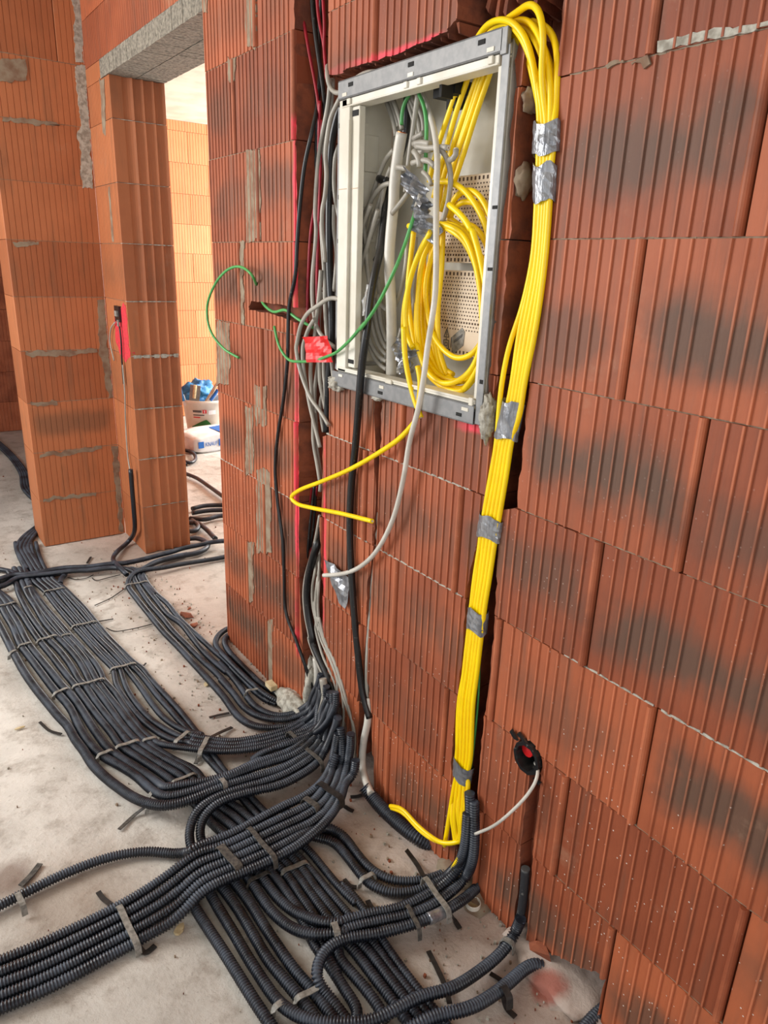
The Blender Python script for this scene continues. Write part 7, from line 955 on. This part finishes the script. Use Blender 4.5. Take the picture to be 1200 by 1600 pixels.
# ================================================================ CABINET
def build_cabinet():
    e = empty('distribution_cabinet', (0, 1.345, 1.15), 'open flush mounted electrical cabinet with galvanised frame and white interior set in the brick wall', 'cabinet')
    y0, y1, z0, z1 = 1.0545, 1.615, 1.150, 1.841
    def plate_with(nm, mat, *boxes):
        m = Mesh()
        for b in boxes: m.box(*b)
        o = m.obj(nm, [mat], e)
        bv = o.modifiers.new('b', 'BEVEL'); bv.width = .0012; bv.segments = 1
        return o
    top = plate_with('top_rail', 'galv', (-.022, -.020, 1.072, y1, 1.806, z1), (-.022, .012, 1.072, y1, z1, z1+.002), (-.022, .004, 1.072, y1, 1.804, 1.806))
    bot = plate_with('bottom_rail', 'galv', (-.022, -.020, 1.074, 1.628, z0-.002, 1.184), (-.022, .01, 1.074, 1.628, z0-.004, z0-.002), (-.022, .002, 1.074, 1.60, 1.184, 1.186))
    rt = plate_with('right_rail', 'galv', (-.018, -.016, y0, 1.0745, z0-.002, 1.815), (-.022, -.012, 1.060, 1.076, 1.80, 1.842))
    lf = plate_with('left_flange', 'galv', (-.008, -.006, 1.613, 1.637, 1.185, 1.795))
    # slots and clips
    def bits(par, nm, mat, L, x):
        for (y, z, w, h) in L:
            m = Mesh(); m.box(x-.0012, x+.0002, y-w/2, y+w/2, z-h/2, z+h/2); m.obj(nm, [mat], par)
    bits(top, 'slot', 'black_slot', [(1.125, 1.829, .018, .008), (1.335, 1.830, .018, .008), (1.560, 1.829, .018, .008)], -.0222)
    bits(top, 'clip', 'plastic', [(1.100, 1.813, .018, .007), (1.335, 1.812, .018, .007), (1.585, 1.812, .018, .007)], -.0222)
    bits(bot, 'slot', 'black_slot', [(1.118, 1.160, .016, .007), (1.405, 1.160, .018, .007)], -.0222)
    bits(bot, 'clip', 'plastic', [(1.10, 1.174, .02, .007), (1.40, 1.174, .018, .007), (1.585, 1.176, .018, .006)], -.0222)
    bits(rt, 'slot', 'black_slot', [(1.062, 1.555, .012, .006), (1.062, 1.447, .012, .006), (1.062, 1.235, .008, .008)], -.0182)
    bits(lf, 'slot', 'black_slot', [(1.626, 1.755, .008, .010), (1.626, 1.60, .008, .010), (1.626, 1.50, .008, .010), (1.626, 1.205, .008, .010)], -.0082)
    # white plastic inner frame
    plate_with('inner_frame_top', 'plastic', (-.019, .016, 1.080, 1.600, 1.787, 1.803), (-.021, -.019, 1.080, 1.600, 1.7865, 1.790), (-.024, -.019, 1.092, 1.104, 1.790, 1.803), (-.024, -.019, 1.300, 1.312, 1.790, 1.802), (-.024, -.019, 1.345, 1.357, 1.790, 1.802), (-.024, -.019, 1.560, 1.574, 1.790, 1.802))
    plate_with('inner_frame_bottom', 'plastic', (-.019, .02, 1.076, 1.604, 1.1865, 1.196), (-.021, -.019, 1.076, 1.604, 1.192, 1.197), (-.024, -.019, 1.078, 1.090, 1.184, 1.20), (-.024, -.019, 1.36, 1.385, 1.186, 1.196))
    plate_with('inner_frame_right', 'plastic', (-.015, .014, 1.0755, 1.085, 1.197, 1.786))
    col = plate_with('left_column', 'plastic', (-.019, -.002, 1.568, 1.612, 1.186, 1.803), (-.012, .004, 1.536, 1.567, 1.20, 1.786), (-.021, -.018, 1.566, 1.572, 1.25, 1.76))
    bits(col, 'slot', 'black_slot', [(1.552, 1.772, .024, .012), (1.552, 1.215, .024, .010)], -.0125)
    bits(col, 'seam', 'kraft', [(1.590, 1.615, .042, .0012)], -.0192); bits(col, 'seam', 'kraft', [(1.552, 1.615, .028, .0012)], -.0122)
    # box behind
    plate_with('back_panel', 'plastic', (.128, .132, 1.055, 1.604, 1.155, 1.835), (.126, .128, 1.06, 1.36, 1.6155, 1.6175))
    plate_with('left_side_panel', 'plastic', (.0, .128, 1.603, 1.608, 1.16, 1.835))
    plate_with('right_side_panel', 'plastic', (.004, .128, 1.07, 1.0745, 1.16, 1.83))
    for b in ((.02, .060, 1.5985, 1.604, 1.58, 1.64), (.045, .085, 1.5975, 1.604, 1.66, 1.74), (.012, .055, 1.5985, 1.604, 1.70, 1.765), (.07, .115, 1.5985, 1.604, 1.50, 1.62)): plate_with('knockout_plate', 'plastic', b)
    plate_with('box_roof', 'plastic', (.016, .128, 1.08, 1.603, 1.828, 1.834))
    plate_with('box_floor', 'plastic', (.02, .128, 1.076, 1.603, 1.162, 1.168))
    m = Mesh(); m.box(.03, .10, 1.255, 1.325, 1.775, 1.80); m.box(.05, .075, 1.275, 1.305, 1.755, 1.776); m.box(.0, .03, 1.26, 1.268, 1.765, 1.79); m.obj('cable_entry_clamp', ['black_slot'], e)
    # perforated plates
    def perforated(nm, za, zb, ya, yb, x, label):
        m = Mesh(); m.box(x, x+.003, ya, yb, za, zb); m.box(x, x+.012, yb, yb+.004, za, zb)
        m.box(x-.006, x+.003, yb+.002, yb+.030, za+.006, zb-.006)
        o = m.obj(nm, ['beige'], e); o['label'] = label
        h = Mesh(); r = 0; z = za+.016
        while z < zb-.014:
            y = ya+.006+(r % 2)*.0045
            while y < yb-.003:
                if not (zb < 1.46 and z < za+.05 and ya+.035 < y < yb-.004):
                    s = .0017 if (r % 7) else .0024
                    h.box(x-.0004, x+.0004, y-s, y+s, z-s*.9, z+s*.9)
                y += .0092
            z += .0078; r += 1
        for zz in (za+.006, zb-.007):
            y = ya+.006
            while y < yb-.004: h.box(x-.0004, x+.0004, y-.0025, y+.0025, zz-.0035, zz+.0035); y += .0125
        for zz in (za+.02, za+.045, zb-.02, zb-.045): h.box(x-.0064, x-.0056, yb+.012, yb+.017, zz-.007, zz+.007)
        hh = h.obj('perforations', ['hole'], o); hh['kind'] = 'stuff'
        return o
    M['hole'] = simple('dark_hole', srgb(78, 62, 50), .9)
    up = perforated('perforated_plate', 1.458, 1.632, 1.095, 1.330, .085, 'upper beige perforated mounting plate')
    lo = perforated('perforated_plate', 1.262, 1.442, 1.095, 1.330, .085, 'lower beige perforated mounting plate with warning symbols')
    # printed symbols on the lower plate
    m = Mesh(); x = .0838; cy, cz = 1.300, 1.303
    def stroke(pts, w=.0009):
        for a, b in zip(pts, pts[1:]):
            a, b = Vector(a), Vector(b); d = (b-a).normalized(); n = Vector((-d.y, d.x))*w
            q = [a-n, b-n, b+n, a+n]; m.prism([(x, -p.x, p.y) for p in q], [(x+.0006, -p.x, p.y) for p in q])
    T3 = [(-cy-.009, cz-.006), (-cy+.009, cz-.006), (-cy, cz+.012), (-cy-.009, cz-.006)]; stroke(T3); stroke([(-cy, cz+.006), (-cy-.002, cz), (-cy+.002, cz), (-cy, cz-.004)], .0006)
    for s in (.009, .004): stroke([(-cy-s, cz-.022-s), (-cy+s, cz-.022-s), (-cy+s, cz-.022+s), (-cy-s, cz-.022+s), (-cy-s, cz-.022-s)])
    stroke([(-cy, cz-.013), (-cy, cz-.008)])
    m.obj('warning_symbols', ['ink'], lo)
    m = Mesh(); q = [(-1.278, 1.272), (-1.272, 1.262), (-1.240, 1.284), (-1.238, 1.314), (-1.248, 1.322), (-1.282, 1.298)]
    m.prism([(x, -a, b) for a, b in q], [(x+.0006, -a, b) for a, b in q]); m.obj('device_drawing', ['strap'], lo)
    m = Mesh(); q = [(-1.272, 1.292), (-1.245, 1.309), (-1.245, 1.303), (-1.272, 1.286)]
    m.prism([(x-.0008, -a, b) for a, b in q], [(x, -a, b) for a, b in q]); m.box(x-.0006, x, 1.281, 1.283, 1.275, 1.298); m.obj('device_drawing', ['ink'], lo)
build_cabinet()

# ================================================================ JUNCTION BOX AND SOCKET
def junction_box():
    e = empty('junction_box', (0, .846, .478), 'black round flush box with red inside in the brick wall at lower right', 'junction box')
    m = Mesh(); n = 10
    for i in range(n):
        a, b = 2*math.pi*i/n, 2*math.pi*(i+1)/n
        P = lambda r, t, x: (x, .846+r*math.cos(t), .478+r*1.02*math.sin(t))
        m.prism([P(.028, a, -.010), P(.036, a, -.010), P(.036, b, -.010), P(.028, b, -.010)], [P(.030, a, .05), P(.037, a, .05), P(.037, b, .05), P(.030, b, .05)])
    m.obj('ring', ['black'], e)
    m = Mesh(); m.lathe([(0, 0), (.034, 0), (.034, .004), (0, .004)], (0, 0, 0), 20); 
    m.v = [(.045+z, .846+x_, .478+y_) for x_, y_, z in m.v]; m.obj('back_plate', ['black_slot'], e)
    m = Mesh(); m.lathe([(0, 0), (.015, 0), (.015, .01), (0, .012)], (0, 0, 0), 16); m.v = [(.016-z, .858+x_, .484+y_) for x_, y_, z in m.v]; m.obj('red_cap', ['cavity_red'], e)
    m = Mesh(); m.lathe([(0, 0), (.010, 0), (.010, .008), (0, .009)], (0, 0, 0), 16); m.v = [(.026-z, .832+x_, .488+y_) for x_, y_, z in m.v]; m.obj('red_cap', ['cavity_red'], e)
    for (y, z, dy, dz) in ((.879, .510, .014, .006), (.815, .452, -.016, -.010), (.852, .519, .02, .003)):
        m = Mesh(); m.prism([(-.011, y-.006, z-.005), (-.011, y+.006, z-.006), (-.011, y+dy+.005, z+dz-.003), (-.011, y+dy, z+dz+.006)], [(-.006, y-.006, z-.005), (-.006, y+.006, z-.006), (-.006, y+dy+.005, z+dz-.003), (-.006, y+dy, z+dz+.006)]); m.obj('ear', ['black'], e)
junction_box()
e = empty('socket_box', (0, 3.60, 1.17), 'small black flush box in the red painted patch on the door pier corner', 'junction box')
m = Mesh(); m.box(-.012, .004, 3.585, 3.66, 1.150, 1.222); m.obj('box', ['black'], e)
m = Mesh(); m.box(-.02, -.012, 3.60, 3.635, 1.175, 1.20); m.box(-.018, -.012, 3.59, 3.61, 1.13, 1.16); m.obj('plug', ['strap'], e)

# ================================================================ MORTAR LUMPS, RUBBLE
def T_(o, label, cat, group=None): return tag(o, label, cat, group)
T_(blob('mortar_lump', (-.012, 1.622, 1.150), (.016, .034, .020), 'mortar_light', 1, .35, 2.5, 4), 'grey mortar lump under the bottom left corner of the cabinet', 'mortar')
T_(blob('mortar_lump', (-.008, 1.047, 1.165), (.016, .016, .045), 'mortar_light', 2, .35, 2.5, 4), 'grey mortar lump at the bottom right corner of the cabinet', 'mortar')
T_(blob('mortar_lump', (-.012, 1.43, 1.143), (.010, .018, .008), 'mortar_light', 3, .5, 3, 3), 'small mortar dab under the middle of the cabinet bottom rail', 'mortar')
T_(blob('mortar_lump', (.02, 1.032, 1.60), (.02, .014, .030), 'mortar', 4, .35, 2, 3), 'dark mortar lump in the recess right of the cabinet, halfway up', 'mortar')
T_(blob('mortar_lump', (.02, 1.03, 1.73), (.02, .014, .022), 'mortar', 5, .35, 2, 3), 'dark mortar lump in the recess right of the cabinet, near its top', 'mortar')
T_(blob('mortar_lump', (-.015, 1.86, .03), (.045, .10, .045), 'mortar_light', 6, .3, 1.8, 4, floor=0.), 'pale mortar heap at the wall foot where the cables enter the groove', 'mortar')
T_(blob('mortar_lump', (.02, 1.80, .10), (.03, .03, .13), 'mortar_light', 7, .3, 1.8, 4, floor=0.), 'pale mortar plug rising inside the wall groove foot', 'mortar')
T_(blob('mortar_mound', (.07, .70, -.01), (.13, .16, .045), 'floor', 8, .35, 1.6, 4, floor=-.012), 'pale mortar mound in the broken hole at the wall foot, bottom right', 'mortar')
T_(blob('mortar_mound', (.04, 1.00, .0), (.10, .09, .03), 'mortar', 14, .5, 2.0, 3, floor=-.01), 'mortar in the wall foot below the yellow bundle', 'mortar')
m = Mesh(); m.box(-.055, -.03, 1.955, 2.0, .045, .062); o = m.obj('wood_block', ['wood']); o.rotation_euler = (0, 0, 0); T_(o, 'small pale wood block lying on the mortar heap at the wall foot', 'wood')
rr = random.Random(77)
def shard(label, c, r, seed):
    q = random.Random(seed); bm = bmesh.new()
    for _ in range(14):
        v = Vector((q.uniform(-1, 1), q.uniform(-1, 1), q.uniform(0, 1))); bm.verts.new((c[0]+v.x*r[0], c[1]+v.y*r[1], c[2]+v.z*r[2]))
    bmesh.ops.convex_hull(bm, input=bm.verts); bmesh.ops.delete(bm, geom=[v for v in bm.verts if not v.link_faces], context='VERTS')
    me = bpy.data.meshes.new('brick_shard'); bm.to_mesh(me); bm.free(); me.materials.append(M['clay_cut'])
    o = bpy.data.objects.new('brick_shard', me); COL.objects.link(o); tag(o, label, 'brick shard')
shard('red brick shard on the bare floor by the narrower bundle, larger one', (-.07, 2.72, 0), (.026, .03, .018), 1)
shard('red brick shard nearest the narrower bundle, smaller one', (-.075, 2.62, 0), (.018, .018, .014), 2)
shard('broken red brick piece on the mortar mound at the wall foot', (-.005, .745, .015), (.012, .03, .045), 3)
shard('tiny red brick chip on the floor right of the larger shard', (-.04, 2.78, 0), (.012, .012, .010), 4)
def jar_lid():
    m = Mesh(); m.lathe([(0, .001), (.0165, .001), (.018, .003), (.018, .014), (.0168, .015), (.0160, .014), (.0160, .004), (0, .003)], (-.028, .938, 0), 28)
    o = m.obj('jar_lid', ['plastic'], smooth=False); tag(o, 'small round pale lid lying upside down on the floor by the wall', 'lid')
    m = Mesh(); m.lathe([(0, 0), (.0155, 0), (.0155, .0006), (0, .0006)], (-.028, .938, .0045), 24); c = m.obj('lid_liner', ['wood']); c.parent = o
jar_lid()
def chip(label, c, l, w, h, ang, mat='wood', name='wood_chip'):
    m = Mesh(); n = 8
    P = [(l/2*math.cos(2*math.pi*i/n)*rr.uniform(.8, 1.1), w/2*math.sin(2*math.pi*i/n)*rr.uniform(.8, 1.1)) for i in range(n)]
    ca, sa = math.cos(ang), math.sin(ang); P = [(c[0]+a*ca-b*sa, c[1]+a*sa+b*ca) for a, b in P]
    m.prism([(a, b, .001) for a, b in P], [(a, b, h) for a, b in P]); tag(m.obj(name, [mat]), label, 'wood chip')
chip('pale curved wood shaving beside the diagonal bundle at photo bottom left', (-.635, 1.255), .034, .018, .008, .6)
chip('pale wood chip on the floor between the two left bundles', (-.20, 2.18), .035, .018, .005, 1.)
chip('pale wood chip left of the wide bundle near the photo left edge', (-.80, 2.25), .030, .010, .005, 0.)
# loose crumbs and dust grains all over the floor
def crumbs():
    me = Mesh(); r = random.Random(9)
    for _ in range(1100):
        if r.random() < .55: x = -abs(r.gauss(0, .22)); y = r.uniform(.5, 3.4)
        else: x = r.uniform(-1.3, 2.2); y = r.uniform(.9, 5.5)
        if x > 0 and y < 2.5: continue
        s = r.choice([.0012, .0018, .0025, .004]); z = s*.3; a = r.random()*3
        m_ = r.choice([0, 0, 1, 2])
        b = [(x+s*math.cos(a+t)*r.uniform(.7, 1.2), y+s*math.sin(a+t)*r.uniform(.7, 1.2)) for t in (0, 1.6, 3.1, 4.7)]
        me.prism([(p, q, -.003) for p, q in b], [(p, q, s) for p, q in b], m_)
    o = me.obj('floor_crumbs', ['mortar_light', 'clay_cut', 'mortar']); tag(o, 'scattered crumbs of mortar and brick on the concrete floor', 'crumbs', kind='stuff')
crumbs()

# ================================================================ NEXT ROOM: BUCKET, TOOLS, BAG
def bucket():
    c = (1.30, 5.93); e = empty('bucket', (c[0], c[1], 0), 'white plastic bucket with green and red printed label in the next room', 'bucket')
    m = Mesh(); m.lathe([(0, .0), (.150, .0), (.152, .01), (.185, .295), (.192, .297), (.193, .318), (.186, .320), (.180, .300), (.147, .012), (0, .012)], (c[0], c[1], 0), 48)
    m.obj('body', ['plastic'], e, smooth=True)
    def decal(a0, a1, z0, z1, mat, nm, prof=None):
        m = Mesh(); n = 14; v = []
        for i in range(n+1):
            a = a0+(a1-a0)*i/n; zt = z1 if prof is None else z0+(z1-z0)*prof(i/n)
            for z in (z0, zt):
                r_ = .152+(.185-.152)*z/.295+.0012; m.v.append((c[0]+r_*math.cos(a), c[1]+r_*math.sin(a), z))
        for i in range(n): m.f.append((2*i, 2*i+2, 2*i+3, 2*i+1)); m.m.append(0)
        o = m.obj(nm, [mat], e); s = o.modifiers.new('s', 'SOLIDIFY'); s.thickness = .0008; return o
    A = math.atan2(-5.93, -1.0-1.3)  # side that faces the doorway
    decal(A-.75, A+.35, .085, .165, 'ink_green', 'green_print', lambda t: .15+.85*math.sin(math.pi*min(1, t*1.05)*.5)**1.2 if t < .75 else .9-(t-.75)*2.6)
    decal(A-.12, A+.06, .215, .245, 'ink_red', 'red_square')
    decal(A-.60, A-.17, .222, .240, 'ink', 'printed_word'); decal(A-.60, A-.05, .195, .203, 'ink', 'printed_line'); decal(A-.60, A-.25, .175, .183, 'ink_red', 'printed_line')
    decal(A-.05, A-.01, .219, .241, 'paper', 'white_cross'); 
    decal(A+.15, A+.5, .205, .240, 'paper', 'small_print')
    b = blob('plastic_sack', (1.27, 6.0, .36), (.13, .10, .10), 'blue', 3, .4, 2.2, 4); tag(b, 'crumpled blue plastic sack sticking out of the white bucket', 'sack')
    def tool(nm, lab, a, b_, w, mat, hm):
        a, b_ = Vector(a), Vector(b_); d = (b_-a).normalized(); s = d.cross(Vector((.5, 1, 0)).normalized()).normalized()*w
        m = Mesh(); t = Vector((.003, .006, 0)); P = [a-s, a+s, b_+s, b_-s]; m.prism([p-t for p in P], [p+t for p in P])
        q = a.lerp(b_, .5)
        o = m.obj(nm, [mat]); tag(o, lab, 'tool'); m = Mesh(); m.tube([q-t*6, q-t*6+d*.11], .014, 10); c_ = m.obj('handle', [hm]); c_.parent = o
    tool('float_trowel', 'plaster smeared grey trowel standing in the white bucket at left', (1.17, 5.86, .24), (1.20, 5.86, .44), .042, 'galv', 'wood')
    tool('float_trowel', 'long straight tool leaning right out of the white bucket', (1.24, 5.83, .25), (1.40, 5.80, .50), .014, 'kraft', 'kraft')
    tool('putty_knife', 'blue handled scraper leaning right in the white bucket', (1.26, 5.80, .27), (1.34, 5.78, .38), .022, 'paper', 'ink_blue')
    tool('putty_knife', 'small blue tool at the left rim of the white bucket', (1.12, 5.90, .27), (1.10, 5.91, .36), .012, 'paper', 'blue')
bucket()
def bag():
    e = empty('paper_bag', (1.13, 5.42, 0), 'white building material bag with blue print lying before the bucket', 'bag')
    bm = bmesh.new(); bmesh.ops.create_cube(bm, size=1); bmesh.ops.subdivide_edges(bm, edges=bm.edges, cuts=9, use_grid_fill=True)
    R_ = Matrix.Rotation(math.radians(8), 4, 'Z')
    for v in bm.verts:
        p = v.co; k = 1-(abs(p.x)*1.75)**4*.35; q = Vector((p.x*.58, p.y*.34*(1-(abs(p.x)*1.8)**6*.15), p.z*.13*k)); q += noise.noise(q*9)*Vector((.006, .006, .012))
        v.co = R_@q+Vector((1.22, 5.50, .068))
    me = bpy.data.meshes.new('bag_body'); bm.to_mesh(me); bm.free(); me.materials.append(M['paper']); me.polygons.foreach_set('use_smooth', [True]*len(me.polygons))
    o = bpy.data.objects.new('bag_body', me); COL.objects.link(o); o.parent = e; o.matrix_parent_inverse = e.matrix_world.inverted()
    cu = bpy.data.curves.new('t', 'FONT'); cu.body = 'KNAUF'; cu.size = .046; cu.extrude = .0005; cu.shear = .1
    t = bpy.data.objects.new('t', cu); COL.objects.link(t); bpy.context.view_layer.update()
    me = bpy.data.meshes.new_from_object(t.evaluated_get(bpy.context.evaluated_depsgraph_get())); bpy.data.objects.remove(t)
    me.materials.clear(); me.materials.append(M['ink_blue'])
    w = bpy.data.objects.new('printed_word', me); COL.objects.link(w)
    # front face of the bag
    f = Matrix.Rotation(math.radians(8), 4, 'Z')
    base = Vector((1.22, 5.50, .068))+f@Vector((-.205, -.177, -.014))
    w.matrix_world = Matrix.Translation(base)@f@Matrix.Rotation(math.radians(90), 4, 'X')@Matrix.Diagonal((.72, 1, 1, 1)); bpy.context.view_layer.update()
    mw = w.matrix_world.copy(); w.parent = e; w.matrix_parent_inverse = e.matrix_world.inverted(); w.matrix_world = mw
    for (x0, x1, z0, z1) in ((-.262, -.215, -.024, .026), (-.082, -.02, -.024, .03)):
        m = Mesh(); m.box(x0, x1, -.176, -.172, z0, z1); m.v = [tuple(Vector((1.22, 5.50, .068))+f@Vector(v)) for v in m.v]; m.obj('blue_square', ['ink_blue'], e)
    m = Mesh(); m.box(-.02, .20, -.12, .12, .062, .068); m.v = [tuple(Vector((1.22, 5.50, .068))+f@Vector(v)) for v in m.v]; m.obj('blue_top_print', ['ink_blue'], e)
    m = Mesh(); m.prism([(.93, 5.46, .0), (.97, 5.36, .0), (1.0, 5.5, .0)], [(.90, 5.50, .12), (.95, 5.42, .10), (1.0, 5.55, .13)]); m.obj('torn_paper_end', ['kraft'], e)
bag()
